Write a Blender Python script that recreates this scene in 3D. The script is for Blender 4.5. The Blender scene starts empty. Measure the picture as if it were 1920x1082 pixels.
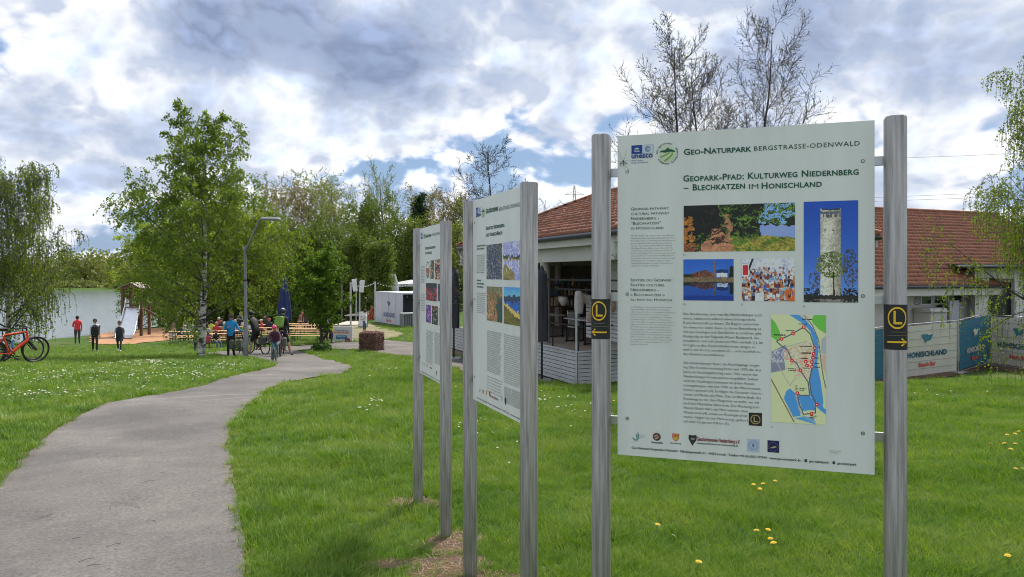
import bpy, bmesh, math, random
import numpy as np
from mathutils import Vector, Matrix
from mathutils.geometry import delaunay_2d_cdt
SC = bpy.context.scene
C = SC.collection
R = math.radians
F = 1400.0; HX = 960.0; HY = 516.0; E = 1.75   # focal length in photo pixels, horizon, eye height

# ------------------------------------------------------------------ camera, light, exposure
cam = bpy.data.cameras.new('camera'); camo = bpy.data.objects.new('camera', cam); C.objects.link(camo)
camo.location = (0, 0, E); camo.rotation_euler = (R(90), 0, 0)
cam.sensor_width = 36; cam.lens = 36 * F / 1920; cam.shift_y = -25 / 1920
cam.clip_end = 6000; cam.clip_start = 0.05
SC.camera = camo
SUN_EL, SUN_AZ = 52, 22      # elevation, degrees to the right of the view direction
sun = bpy.data.lights.new('sun', 'SUN'); suno = bpy.data.objects.new('sun', sun); C.objects.link(suno)
sun.energy = 4.3; sun.angle = R(9); sun.color = (1, .94, .84)
sd = Vector((math.sin(R(SUN_AZ)) * math.cos(R(SUN_EL)), math.cos(R(SUN_AZ)) * math.cos(R(SUN_EL)), math.sin(R(SUN_EL))))
suno.rotation_euler = sd.to_track_quat('Z', 'Y').to_euler()
SC.view_settings.view_transform = 'Standard'; SC.view_settings.look = 'None'
SC.view_settings.exposure = 0.2; SC.view_settings.gamma = 1
SC.view_settings.use_curve_mapping = False
SC.render.engine = 'CYCLES'
SC.cycles.use_denoising = True; SC.cycles.filter_width = 1.0
SC.cycles.max_bounces = 6; SC.cycles.transparent_max_bounces = 6; SC.cycles.diffuse_bounces = 3
SC.cycles.caustics_reflective = False; SC.cycles.caustics_refractive = False

class NT:
    def __init__(s, t): s.t = t
    def n(s, typ, **kw):
        nd = s.t.nodes.new(typ)
        for k, v in kw.items():
            if k.startswith('i_'): nd.inputs[k[2:].replace('_', ' ')].default_value = v
            else: setattr(nd, k, v)
        return nd
    def m(s, op, a, b=None, c=None, clamp=False):
        nd = s.t.nodes.new('ShaderNodeMath'); nd.operation = op; nd.use_clamp = clamp
        for i, v in enumerate((a, b, c)):
            if v is None: continue
            if isinstance(v, (int, float)): nd.inputs[i].default_value = v
            else: s.t.links.new(v, nd.inputs[i])
        return nd.outputs[0]
    def l(s, a, b): s.t.links.new(a, b)
    def ramp(s, fac, stops, interp='LINEAR'):
        nd = s.t.nodes.new('ShaderNodeValToRGB'); nd.color_ramp.interpolation = interp
        el = nd.color_ramp.elements
        while len(el) < len(stops): el.new(.5)
        for e, (p, c) in zip(el, stops): e.position = p; e.color = (*c, 1) if len(c) == 3 else c
        if fac is not None: s.l(fac, nd.inputs[0])
        return nd.outputs[0]
    def mix(s, fac, a, b, mode='MIX'):
        nd = s.t.nodes.new('ShaderNodeMix'); nd.data_type = 'RGBA'; nd.blend_type = mode
        for i, v in ((0, fac), (6, a), (7, b)):
            if isinstance(v, (int, float)): nd.inputs[i].default_value = v
            elif isinstance(v, tuple): nd.inputs[i].default_value = (*v, 1)
            else: s.l(v, nd.inputs[i])
        return nd.outputs[2]

def make_world():
    w = bpy.data.worlds.new('World'); SC.world = w; w.use_nodes = True
    t = NT(w.node_tree); w.node_tree.nodes.clear()
    out = t.n('ShaderNodeOutputWorld'); bg = t.n('ShaderNodeBackground')
    sky = t.n('ShaderNodeTexSky', sky_type='NISHITA'); sky.sun_disc = False
    sky.sun_elevation = R(SUN_EL); sky.sun_rotation = R(SUN_AZ); sky.air_density = 1.2; sky.dust_density = 1.0
    co = t.n('ShaderNodeTexCoord')
    sep0 = t.n('ShaderNodeSeparateXYZ'); t.l(co.outputs['Generated'], sep0.inputs[0])
    # keep the pattern the same below the horizon line (mirror), stretch it flat towards the horizon
    zz = t.m('ABSOLUTE', sep0.outputs[2])
    cb = t.n('ShaderNodeCombineXYZ'); t.l(sep0.outputs[0], cb.inputs[0]); t.l(sep0.outputs[1], cb.inputs[1])
    zs = t.m('MULTIPLY', t.m('POWER', t.m('ADD', zz, .02), .82), 1.3); t.l(zs, cb.inputs[2])
    warp = t.n('ShaderNodeTexNoise', i_Scale=4.0, i_Detail=3.0); t.l(cb.outputs[0], warp.inputs['Vector'])
    wsub = t.n('ShaderNodeVectorMath', operation='SUBTRACT'); t.l(warp.outputs['Color'], wsub.inputs[0]); wsub.inputs[1].default_value = (.5, .5, .5)
    wsc = t.n('ShaderNodeVectorMath', operation='SCALE'); t.l(wsub.outputs[0], wsc.inputs[0]); wsc.inputs['Scale'].default_value = .10
    wad = t.n('ShaderNodeVectorMath', operation='ADD'); t.l(cb.outputs[0], wad.inputs[0]); t.l(wsc.outputs[0], wad.inputs[1])
    def field(v):
        a = t.n('ShaderNodeTexNoise', i_Scale=5.2, i_Detail=7.0, i_Roughness=.52); t.l(v, a.inputs['Vector'])
        c = t.n('ShaderNodeTexVoronoi', feature='F1', normalize=True); c.inputs['Scale'].default_value = 9.5; c.inputs['Detail'].default_value = 3.0; c.inputs['Roughness'].default_value = .55; t.l(v, c.inputs['Vector'])
        return t.m('ADD', t.m('MULTIPLY', t.m('SUBTRACT', a.outputs[0], .5), 1.3), t.m('MULTIPLY', t.m('SUBTRACT', .30, c.outputs['Distance']), 1.3))
    f0 = field(wad.outputs[0])
    off = t.n('ShaderNodeVectorMath', operation='ADD'); t.l(wad.outputs[0], off.inputs[0]); off.inputs[1].default_value = (.010, .0, .030)
    f1 = field(off.outputs[0])
    lit = t.m('SUBTRACT', f0, f1)
    fine = t.n('ShaderNodeTexNoise', i_Scale=26.0, i_Detail=6.0, i_Roughness=.6); t.l(wad.outputs[0], fine.inputs['Vector'])
    # direction angles with a wobble, for the large cloud masses
    ws2 = t.n('ShaderNodeSeparateXYZ'); t.l(wsub.outputs[0], ws2.inputs[0])
    f2 = t.n('ShaderNodeTexNoise', i_Scale=14.0, i_Detail=6.0, i_Roughness=.6); t.l(cb.outputs[0], f2.inputs['Vector'])
    fs = t.n('ShaderNodeSeparateXYZ'); t.l(f2.outputs['Color'], fs.inputs[0])
    az = t.m('ARCTAN2', sep0.outputs[0], sep0.outputs[1]); el = t.m('ARCSINE', zz)
    az = t.m('ADD', az, t.m('ADD', t.m('MULTIPLY', ws2.outputs[0], .13), t.m('MULTIPLY', t.m('SUBTRACT', fs.outputs[0], .5), .10)))
    el = t.m('ADD', el, t.m('ADD', t.m('MULTIPLY', ws2.outputs[1], .05), t.m('MULTIPLY', t.m('SUBTRACT', fs.outputs[1], .5), .07)))
    D = None
    for (px, py, sx, sy, wt) in SKY_BLOBS:
        a = math.atan((px - HX) / F); e = math.atan((HY - py) / F * math.cos(a))
        u = t.m('MULTIPLY', t.m('SUBTRACT', az, a), F / sx * .95); v = t.m('MULTIPLY', t.m('SUBTRACT', el, e), F / sy * .95)
        q = t.m('ADD', t.m('MULTIPLY', u, u), t.m('MULTIPLY', v, v))
        g = t.m('MULTIPLY', t.m('POWER', 2.718, t.m('MULTIPLY', t.m('POWER', q, 1.4), -1.0)), wt)
        D = g if D is None else t.m('ADD', D, g)
    base = t.m('ADD', t.m('ADD', f0, .485), t.m('MULTIPLY', t.m('SUBTRACT', fine.outputs[0], .5), .08))
    dens = t.m('ADD', base, D)
    bl = t.n('ShaderNodeVectorMath', operation='SCALE'); t.l(sky.outputs[0], bl.inputs[0]); bl.inputs['Scale'].default_value = .085
    blue = t.mix(.72, bl.outputs[0], (.22, .37, .64))
    cloud = t.ramp(dens, [(.26, (.50, .62, .86)), (.36, (.80, .83, .90)), (.43, (.88, .895, .93)), (.53, (.70, .745, .835)), (.66, (.48, .545, .68)), (.84, (.34, .40, .55)), (1.0, (.24, .30, .45))])
    shade = t.m('MULTIPLY', t.m('SUBTRACT', -.002, lit), 8.5, clamp=True)
    cloud = t.mix(t.m('MULTIPLY', shade, .62), cloud, (.34, .43, .62))
    hi = t.m('MULTIPLY', t.m('SUBTRACT', lit, .006), 5.0, clamp=True)
    cl2 = t.n('ShaderNodeVectorMath', operation='SCALE'); t.l(cloud, cl2.inputs[0]); t.l(t.m('MULTIPLY_ADD', hi, .5, 1.0), cl2.inputs['Scale'])
    cov = t.ramp(dens, [(.24, (0, 0, 0)), (.35, (1, 1, 1))], 'EASE')
    col = t.mix(cov, blue, cl2.outputs[0])
    mn = t.n('ShaderNodeVectorMath', operation='MINIMUM'); t.l(col, mn.inputs[0]); mn.inputs[1].default_value = (.93, .94, .97)
    t.l(mn.outputs[0], bg.inputs[0]); bg.inputs[1].default_value = 1.0
    t.l(bg.outputs[0], out.inputs[0])
# cloud masses (where the photograph has them): position, half widths, + thick/dark, - thin/blue
SKY_BLOBS = [(560, 55, 270, 75, .50), (740, 150, 200, 60, .34), (130, 30, 260, 60, -.02), (900, 150, 90, 60, -.14),
             (330, 225, 300, 40, .12), (100, 220, 120, 40, .22), (620, 300, 160, 38, -.20), (500, 330, 110, 30, -.13), (170, 330, 90, 28, .25),
             (800, 330, 200, 42, -.19), (1000, 240, 120, 50, -.20), (1300, 60, 330, 90, .10), (1160, 190, 50, 50, -.22), (1780, 110, 130, 80, .22), (1500, 300, 300, 90, -.02),
             (60, 390, 190, 40, -.10), (1080, 330, 90, 40, -.18), (240, 130, 130, 55, .14), (350, 300, 200, 40, .10), (1560, 190, 300, 120, .13), (1720, 15, 200, 50, .12), (50, 30, 130, 60, .14), (920, 210, 140, 45, .14), (1000, 330, 120, 40, .08), (700, 345, 190, 30, -.08), (380, 60, 60, 40, .06)]
make_world()

# ------------------------------------------------------------------ helpers
def smooth(t): t = np.clip(t, 0, 1); return t * t * (3 - 2 * t)
K_MID = [(-50, 1.75), (0, 1.75), (3, 1.76), (6, 1.92), (10, 2.03), (15, 2.18), (20, 2.45), (26, 2.95), (32, 3.35), (38, 3.45), (58, 3.5), (72, 2.75), (90, 2.4), (4000, 2.4)]
K_LEFT = [(-50, 1.75), (0, 1.75), (3, 1.76), (6, 1.92), (10, 2.03), (15, 2.18), (20, 2.42), (26, 2.95), (32, 3.5), (38, 4.05), (45, 4.3), (60, 4.35), (90, 4.4), (250, 4.6), (300, 4.0), (4000, 4.0)]
K_RIGHT = [(-50, 1.75), (0, 1.75), (3, 1.76), (6, 1.95), (10, 2.1), (15, 2.5), (20, 2.96), (26, 3.75), (32, 3.75), (60, 3.6), (90, 2.6), (4000, 2.4)]
def kn(K, y):
    a = np.array(K)
    return sum(np.interp(y + o, a[:, 0], a[:, 1]) for o in (-1.6, -.8, 0, .8, 1.6)) / 5
def hgt(x, y):
    x = np.asarray(x, float); y = np.asarray(y, float)
    m, l, r = kn(K_MID, y), kn(K_LEFT, y), kn(K_RIGHT, y)
    wl = smooth((-10.5 - x) / 6.0); wr = smooth((x + 2.5) / 4.5)
    b = m * (1 - wl) + l * wl; b = b * (1 - wr) + r * wr
    sh = -32 + 1.2 * np.sin(y * .11) + .5 * np.sin(y * .37 + 1)
    lake = smooth((sh + 1.5 - x) / 3.5) * smooth((262 + 6 * np.sin(x * .05) - y) / 8)
    b = b * (1 - lake) + 6.6 * lake
    bump = (.035 * np.sin(x * 1.1 + .7 * y) * np.sin(y * .9 - .4 * x) + .02 * np.sin(2.3 * x + 1.7) * np.sin(2.9 * y)) * smooth((np.hypot(x, y) - 3) / 4)
    return E - b + bump * .8
def G(px, py):
    d = np.concatenate([np.arange(.8, 60, .02), np.arange(60, 500, .25)])
    x = (px - HX) / F * d; z = E - (py - HY) / F * d
    k = np.argmax(hgt(x, d) >= z)
    return Vector((float(x[k]), float(d[k]), float(hgt(x[k], d[k]))))
def P(px, py, d): return Vector(((px - HX) / F * d, d, E - (py - HY) / F * d))
def gz(x, y): return float(hgt(x, y))

def lnk(o, parent=None):
    C.objects.link(o)
    if parent is not None: o.parent = parent
    return o
def tag(o, label=None, cat=None, group=None, kind=None):
    if label: o['label'] = label
    if cat: o['category'] = cat
    if group: o['group'] = group
    if kind: o['kind'] = kind
    return o
def thing(name, loc, label, cat, group=None, rz=0):
    o = bpy.data.objects.new(name, None); o.location = loc; o.rotation_euler = (0, 0, rz); o.empty_display_size = .2
    C.objects.link(o); return tag(o, label, cat, group)
def mesh_np(name, V, Fc, mats, mi=None, smooth_=False):
    me = bpy.data.meshes.new(name); V = np.asarray(V, np.float32); Fc = np.asarray(Fc, np.int32)
    n, k = Fc.shape
    me.vertices.add(len(V)); me.vertices.foreach_set('co', V.ravel())
    me.loops.add(n * k); me.loops.foreach_set('vertex_index', Fc.ravel())
    me.polygons.add(n); me.polygons.foreach_set('loop_start', np.arange(0, n * k, k, dtype=np.int32))
    me.polygons.foreach_set('loop_total', np.full(n, k, np.int32))
    if mi is not None: me.polygons.foreach_set('material_index', np.asarray(mi, np.int32))
    if smooth_: me.polygons.foreach_set('use_smooth', np.ones(n, bool))
    for m in (mats if isinstance(mats, (list, tuple)) else [mats]): me.materials.append(m)
    me.update(calc_edges=True)
    return me
def obj_np(name, V, Fc, mats, parent=None, mi=None, smooth_=False, local=False):
    V = np.asarray(V, float)
    if parent is not None and not local: V = V - np.array(parent.matrix_basis.translation if parent.parent is None else parent.parent.matrix_basis.translation)
    return lnk(bpy.data.objects.new(name, mesh_np(name, V, Fc, mats, mi, smooth_)), parent)

def rotm(rx=0, ry=0, rz=0): return Matrix.Rotation(rz, 3, 'Z') @ Matrix.Rotation(ry, 3, 'Y') @ Matrix.Rotation(rx, 3, 'X')
class MB:
    def __init__(s): s.v = []; s.f = []; s.mi = []; s.sm = []
    def add(s, vs, fs, m=0, sm=False):
        o = len(s.v); s.v += [tuple(v) for v in vs]
        for f in fs: s.f.append([i + o for i in f]); s.mi.append(m); s.sm.append(sm)
        return s
    def box(s, c, sz, m=0, rz=0, rx=0, ry=0, bev=0):
        M = rotm(rx, ry, rz); c = Vector(c); a, b, h = sz[0] / 2, sz[1] / 2, sz[2] / 2
        if bev:
            vs = []; 
            for z, i in ((-h, bev), (-h + bev, 0), (h - bev, 0), (h, bev)):
                for x, y in ((-a, -b), (a, -b), (a, b), (-a, b)): vs.append((x - math.copysign(i, x), y - math.copysign(i, y), z))
            fs = [(3, 2, 1, 0), (12, 13, 14, 15)]
            for k in range(3):
                for j in range(4): fs.append((k * 4 + j, k * 4 + (j + 1) % 4, k * 4 + 4 + (j + 1) % 4, k * 4 + 4 + j))
        else:
            vs = [(x, y, z) for z in (-h, h) for x, y in ((-a, -b), (a, -b), (a, b), (-a, b))]
            fs = [(3, 2, 1, 0), (4, 5, 6, 7), (0, 1, 5, 4), (1, 2, 6, 5), (2, 3, 7, 6), (3, 0, 4, 7)]
        return s.add([M @ Vector(v) + c for v in vs], fs, m)
    def beam(s, p, q, w, h, m=0, up=(0, 0, 1)):
        p, q = Vector(p), Vector(q); d = (q - p).normalized(); u = Vector(up)
        sd_ = d.cross(u)
        if sd_.length < 1e-4: sd_ = Vector((1, 0, 0))
        sd_.normalize(); u = sd_.cross(d)
        vs = [b + sd_ * x * w / 2 + u * z * h / 2 for b in (p, q) for x, z in ((-1, -1), (1, -1), (1, 1), (-1, 1))]
        return s.add(vs, [(0, 1, 2, 3), (7, 6, 5, 4), (0, 4, 5, 1), (1, 5, 6, 2), (2, 6, 7, 3), (3, 7, 4, 0)], m)
    def tube(s, pts, r, n=8, m=0, cap=True, sm=True, el=1.0):
        pts = [Vector(p) for p in pts]; rs = r if isinstance(r, (list, tuple)) else [r] * len(pts)
        vs = []; ref = None
        for i, p in enumerate(pts):
            d = (pts[min(i + 1, len(pts) - 1)] - pts[max(i - 1, 0)]).normalized()
            if ref is None: ref = Vector((1, 0, 0)) if abs(d.x) < .8 else Vector((0, 1, 0))
            a = (ref - d * ref.dot(d)).normalized(); b = d.cross(a); ref = a
            for k in range(n): t = 2 * math.pi * k / n; vs.append(p + a * math.cos(t) * rs[i] + b * math.sin(t) * rs[i] * el)
        fs = [(i * n + k, i * n + (k + 1) % n, (i + 1) * n + (k + 1) % n, (i + 1) * n + k) for i in range(len(pts) - 1) for k in range(n)]
        s.add(vs, fs, m, sm)
        if cap: s.add(vs[:n], [tuple(range(n))[::-1]], m); s.add(vs[-n:], [tuple(range(n))], m)
        return s
    def lathe(s, prof, n=16, c=(0, 0, 0), m=0, sm=True, sx=1, sy=1):
        c = Vector(c); vs = [c + Vector((r * math.cos(2 * math.pi * k / n) * sx, r * math.sin(2 * math.pi * k / n) * sy, z)) for r, z in prof for k in range(n)]
        fs = [(i * n + k, i * n + (k + 1) % n, (i + 1) * n + (k + 1) % n, (i + 1) * n + k) for i in range(len(prof) - 1) for k in range(n)]
        return s.add(vs, fs, m, sm)
    def ball(s, c, r, m=0, n=10, k=7, sz=(1, 1, 1), M=None):
        c = Vector(c); vs = []
        for i in range(k):
            t = math.pi * (i + .02) / (k - 1 + .04)
            for j in range(n):
                a = 2 * math.pi * j / n; v = Vector((math.sin(t) * math.cos(a) * r * sz[0], math.sin(t) * math.sin(a) * r * sz[1], math.cos(t) * r * sz[2]))
                vs.append((M @ v if M else v) + c)
        fs = [(i * n + j, (i + 1) * n + j, (i + 1) * n + (j + 1) % n, i * n + (j + 1) % n) for i in range(k - 1) for j in range(n)]
        return s.add(vs, fs, m, True)
    def torus(s, c, Rr, r, n=28, k=6, m=0, axis='Y'):
        c = Vector(c); vs = []
        for i in range(n):
            a = 2 * math.pi * i / n
            for j in range(k):
                b = 2 * math.pi * j / k; rr = Rr + r * math.cos(b); h = r * math.sin(b)
                x, y = rr * math.cos(a), rr * math.sin(a)
                vs.append(c + (Vector((x, h, y)) if axis == 'Y' else Vector((x, y, h)) if axis == 'Z' else Vector((h, x, y))))
        fs = [(i * k + j, i * k + (j + 1) % k, ((i + 1) % n) * k + (j + 1) % k, ((i + 1) % n) * k + j) for i in range(n) for j in range(k)]
        return s.add(vs, fs, m, True)
    def prism(s, poly, org, ux, uy, dep, m=0):
        """flat polygon (x,y) in the plane org + x*ux + y*uy, pushed back by the vector dep"""
        org, ux, uy, dep = Vector(org), Vector(ux), Vector(uy), Vector(dep); n = len(poly)
        a = [org + ux * x + uy * y for x, y in poly]; b = [v + dep for v in a]
        return s.add(a + b, [tuple(range(n)), tuple(range(n, 2 * n))[::-1]] + [(i, i + n, (i + 1) % n + n, (i + 1) % n) for i in range(n)], m)
    def mesh(s, name, mats):
        me = bpy.data.meshes.new(name); me.from_pydata(s.v, [], s.f)
        for m in (mats if isinstance(mats, (list, tuple)) else [mats]): me.materials.append(m)
        me.polygons.foreach_set('material_index', s.mi); me.polygons.foreach_set('use_smooth', s.sm)
        bm = bmesh.new(); bm.from_mesh(me); bmesh.ops.recalc_face_normals(bm, faces=bm.faces); bm.to_mesh(me); bm.free()
        me.update(); return me
    def build(s, name, mats, parent=None, local=True):
        if not local and parent is not None:
            t = parent.location if parent.parent is None else parent.parent.location
            s.v = [tuple(Vector(v) - t) for v in s.v]
        return lnk(bpy.data.objects.new(name, s.mesh(name, mats)), parent)
def dup(o, loc=None, rz=None, label=None, parent=None):
    c = o.copy(); C.objects.link(c); c.parent = parent
    for ch in o.children: dup(ch, parent=c)
    if loc is not None: c.location = loc
    if rz is not None: c.rotation_euler = (0, 0, rz)
    if label: c['label'] = label
    return c

# ------------------------------------------------------------------ materials
MT = {}
def pm(name, rgb, rough=.6, metal=0.0, rgb2=None, ns=6.0, amt=.25, bump=0.0, bs=40.0, stretch=None, spec=None, coat=0):
    if name in MT: return MT[name]
    m = bpy.data.materials.new(name); m.use_nodes = True; t = NT(m.node_tree); b = m.node_tree.nodes['Principled BSDF']
    b.inputs['Roughness'].default_value = rough; b.inputs['Metallic'].default_value = metal
    if spec is not None: b.inputs['Specular IOR Level'].default_value = spec
    if coat: b.inputs['Coat Weight'].default_value = coat
    co = t.n('ShaderNodeTexCoord'); v = co.outputs['Object']
    if stretch:
        mp = t.n('ShaderNodeMapping'); mp.inputs['Scale'].default_value = stretch; t.l(v, mp.inputs[0]); v = mp.outputs[0]
    nz = t.n('ShaderNodeTexNoise', i_Scale=ns, i_Detail=6.0, i_Roughness=.6); t.l(v, nz.inputs['Vector'])
    if rgb2 is None: rgb2 = tuple(c * (1 - amt) for c in rgb)
    col = t.ramp(nz.outputs[0], [(.32, rgb2), (.66, rgb)])
    t.l(col, b.inputs['Base Color'])
    rr = t.m('ADD', rough, t.m('MULTIPLY', t.m('SUBTRACT', nz.outputs[0], .5), .25), clamp=True); t.l(rr, b.inputs['Roughness'])
    if bump:
        n2 = t.n('ShaderNodeTexNoise', i_Scale=bs, i_Detail=5.0); t.l(v, n2.inputs['Vector'])
        bp = t.n('ShaderNodeBump', i_Strength=bump, i_Distance=.02); t.l(n2.outputs[0], bp.inputs['Height']); t.l(bp.outputs[0], b.inputs['Normal'])
    MT[name] = m; return m
def leafm(name, a, b, c=None, trans=.4, ns=1.2):
    if name in MT: return MT[name]
    m = bpy.data.materials.new(name); m.use_nodes = True; t = NT(m.node_tree); m.node_tree.nodes.clear()
    out = t.n('ShaderNodeOutputMaterial'); geo = t.n('ShaderNodeNewGeometry'); co = t.n('ShaderNodeTexCoord')
    nz = t.n('ShaderNodeTexNoise', i_Scale=ns, i_Detail=3.0); t.l(co.outputs['Object'], nz.inputs['Vector'])
    f = t.m('ADD', t.m('MULTIPLY', geo.outputs['Random Per Island'], .55), t.m('MULTIPLY', nz.outputs[0], .55))
    col = t.ramp(f, [(.2, a), (.55, b), (.9, c or b)])
    d = t.n('ShaderNodeBsdfPrincipled', i_Roughness=.55); d.inputs['Specular IOR Level'].default_value = .3
    tr = t.n('ShaderNodeBsdfTranslucent'); t.l(col, d.inputs['Base Color'])
    c2 = t.mix(1.0, col, (1.25, 1.3, .6), 'MULTIPLY'); t.l(c2, tr.inputs[0])
    mx = t.n('ShaderNodeMixShader', i_Fac=trans); t.l(d.outputs[0], mx.inputs[1]); t.l(tr.outputs[0], mx.inputs[2]); t.l(mx.outputs[0], out.inputs[0])
    MT[name] = m; return m
def flat(rgb, rough=.7):
    return pm('paint_%d_%d_%d' % tuple(int(255 * min(c, 3)) for c in rgb), rgb, rough, amt=.12, ns=9)
STEEL = pm('galvanised_steel', (.44, .43, .405), .44, .7, rgb2=(.19, .18, .165), ns=5, stretch=(14, 14, .6), bump=.2, bs=30)
STEELB = pm('bracket_steel', (.55, .55, .56), .35, .9, ns=12)
PANEL = pm('panel_board', (.775, .79, .765), .42, rgb2=(.705, .72, .69), ns=2.2, bump=.02, bs=300, stretch=(5, 5, .8))
INK = flat((.035, .06, .05)); GREENINK = flat((.012, .10, .06)); WHITEP = pm('white_paint', (.74, .75, .77), .5, ns=3, amt=.14)
DARKM = pm('dark_metal', (.03, .032, .036), .45, .4); BLACKP = flat((.02, .02, .022)); GREYM = pm('grey_metal', (.3, .31, .32), .45, .6, ns=6)
WOOD = pm('bench_wood', (.70, .44, .23), .5, rgb2=(.55, .31, .14), ns=4, stretch=(1, 9, 9), bump=.1)
WOODD = pm('dark_weathered_wood', (.17, .10, .065), .8, rgb2=(.09, .055, .038), ns=5, stretch=(6, 6, 1), bump=.3)
BOARDW = pm('grey_weathered_boards', (.60, .605, .62), .75, rgb2=(.45, .455, .47), ns=4, stretch=(1, 1, 8), bump=.2)
TILE = pm('roof_tile_clay', (.32, .115, .058), .75, rgb2=(.15, .066, .042), ns=2.6, bump=.25, bs=22)
PLASTER = pm('wall_plaster', (.58, .57, .53), .85, rgb2=(.50, .49, .45), ns=1.3, bump=.25, bs=60)
ASPH_C = 1
# ------------------------------------------------------------------ the setting: ground, paths, sand, lake
def inpoly(x, y, poly):
    x = np.asarray(x); y = np.asarray(y); c = np.zeros(x.shape, bool); n = len(poly)
    for i in range(n):
        x1, y1 = poly[i]; x2, y2 = poly[(i + 1) % n]
        c ^= ((y1 > y) != (y2 > y)) & (x < (x2 - x1) * (y - y1) / ((y2 - y1) or 1e-9) + x1)
    return c
def ground_mat():
    m = bpy.data.materials.new('lawn_soil'); m.use_nodes = True; t = NT(m.node_tree); b = m.node_tree.nodes['Principled BSDF']
    co = t.n('ShaderNodeTexCoord'); v = co.outputs['Object']
    n1 = t.n('ShaderNodeTexNoise', i_Scale=.35, i_Detail=5.0); n2 = t.n('ShaderNodeTexNoise', i_Scale=9.0, i_Detail=8.0, i_Roughness=.7); n3 = t.n('ShaderNodeTexNoise', i_Scale=60.0, i_Detail=4.0)
    for n in (n1, n2, n3): t.l(v, n.inputs['Vector'])
    a = t.ramp(n2.outputs[0], [(.3, (.030, .066, .012)), (.55, (.066, .128, .022)), (.75, (.11, .175, .04))])
    c = t.ramp(n3.outputs[0], [(.3, (.045, .085, .018)), (.7, (.12, .19, .04))])
    col = t.mix(.45, a, c)
    patch = t.ramp(n1.outputs[0], [(.50, (0, 0, 0)), (.72, (.55, .55, .55))])
    col = t.mix(patch, col, (.15, .15, .05))
    t.l(col, b.inputs['Base Color']); b.inputs['Roughness'].default_value = .9; b.inputs['Specular IOR Level'].default_value = .15
    bp = t.n('ShaderNodeBump', i_Strength=.8, i_Distance=.04); t.l(n3.outputs[0], bp.inputs['Height']); t.l(bp.outputs[0], b.inputs['Normal'])
    return m
def asphalt_mat(name, c1, c2, seams=()):
    m = bpy.data.materials.new(name); m.use_nodes = True; t = NT(m.node_tree); b = m.node_tree.nodes['Principled BSDF']
    co = t.n('ShaderNodeTexCoord'); v = co.outputs['Object']
    big = t.n('ShaderNodeTexNoise', i_Scale=.7, i_Detail=6.0, i_Roughness=.6); fin = t.n('ShaderNodeTexNoise', i_Scale=38.0, i_Detail=8.0, i_Roughness=.85)
    vo = t.n('ShaderNodeTexVoronoi', i_Scale=130.0)
    st = t.n('ShaderNodeTexNoise', i_Scale=2.2, i_Detail=3.0)
    for n in (big, fin, vo, st): t.l(v, n.inputs['Vector'])
    a = t.ramp(big.outputs[0], [(.3, c1), (.7, c2)])
    sp = t.ramp(fin.outputs[0], [(.34, (.45, .45, .45)), (.5, (1, 1, 1)), (.68, (1.65, 1.62, 1.56))])
    col = t.mix(1.0, a, sp, 'MULTIPLY')
    vs = t.ramp(vo.outputs['Distance'], [(.0, (.55, .55, .55)), (.5, (1.1, 1.1, 1.1))]); col = t.mix(.6, col, vs, 'MULTIPLY')
    wv = t.n('ShaderNodeVectorMath', operation='ADD'); ws_ = t.n('ShaderNodeVectorMath', operation='SCALE'); t.l(st.outputs['Color'], ws_.inputs[0]); ws_.inputs['Scale'].default_value = 1.1; t.l(v, wv.inputs[0]); t.l(ws_.outputs[0], wv.inputs[1])
    wv2 = t.n('ShaderNodeVectorMath', operation='ADD'); w2_ = t.n('ShaderNodeVectorMath', operation='SCALE'); t.l(st.outputs['Color'], w2_.inputs[0]); w2_.inputs['Scale'].default_value = .12; t.l(v, wv2.inputs[0]); t.l(w2_.outputs[0], wv2.inputs[1])
    cr = t.n('ShaderNodeTexVoronoi', feature='DISTANCE_TO_EDGE', i_Scale=.55); t.l(wv.outputs[0], cr.inputs['Vector'])
    ck = t.ramp(cr.outputs['Distance'], [(.0, (.55, .55, .55)), (.007, (0, 0, 0))]); gt = t.ramp(big.outputs[0], [(.48, (0, 0, 0)), (.60, (1, 1, 1))])
    pt_ = t.n('ShaderNodeTexNoise', i_Scale=.9, i_Detail=2.0); t.l(wv.outputs[0], pt_.inputs['Vector']); pr_ = t.ramp(pt_.outputs[0], [(.38, (.80, .80, .80)), (.62, (1.12, 1.10, 1.06))]); col = t.mix(1.0, col, pr_, 'MULTIPLY')
    stn = t.ramp(st.outputs[0], [(.68, (0, 0, 0)), (.76, (.5, .5, .5))]); col = t.mix(stn, col, (.34, .30, .24))
    for p_, q_, w_ in seams:     # sealed joints between two world points
        d_ = (Vector(q_) - Vector(p_)).normalized(); sp_ = t.n('ShaderNodeSeparateXYZ'); t.l(wv2.outputs[0], sp_.inputs[0])
        ds = t.m('ABSOLUTE', t.m('ADD', t.m('MULTIPLY', t.m('SUBTRACT', sp_.outputs[0], p_[0]), -d_.y), t.m('MULTIPLY', t.m('SUBTRACT', sp_.outputs[1], p_[1]), d_.x)))
        col = t.mix(t.ramp(ds, [(w_ * .6, (.8, .8, .8)), (w_, (0, 0, 0))]), col, (.215, .20, .19))
    t.l(col, b.inputs['Base Color']); b.inputs['Roughness'].default_value = .88
    bp = t.n('ShaderNodeBump', i_Strength=.7, i_Distance=.01); t.l(fin.outputs[0], bp.inputs['Height']); t.l(bp.outputs[0], b.inputs['Normal'])
    return m
GM = ground_mat()
s1_ = [tuple(G(*q_)[:2]) for q_ in ((250, 752), (515, 739), (240, 761), (500, 746))]
ASPH = asphalt_mat('worn_asphalt', (.115, .106, .102), (.175, .162, .154), [(s1_[0], s1_[1], .06), (s1_[2], s1_[3], .035)])
ROADM = asphalt_mat('old_asphalt', (.11, .10, .095), (.18, .155, .14))
SANDM = pm('orange_sand', (.50, .27, .14), .95, rgb2=(.34, .17, .085), ns=1.4, bump=.5, bs=14)
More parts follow.
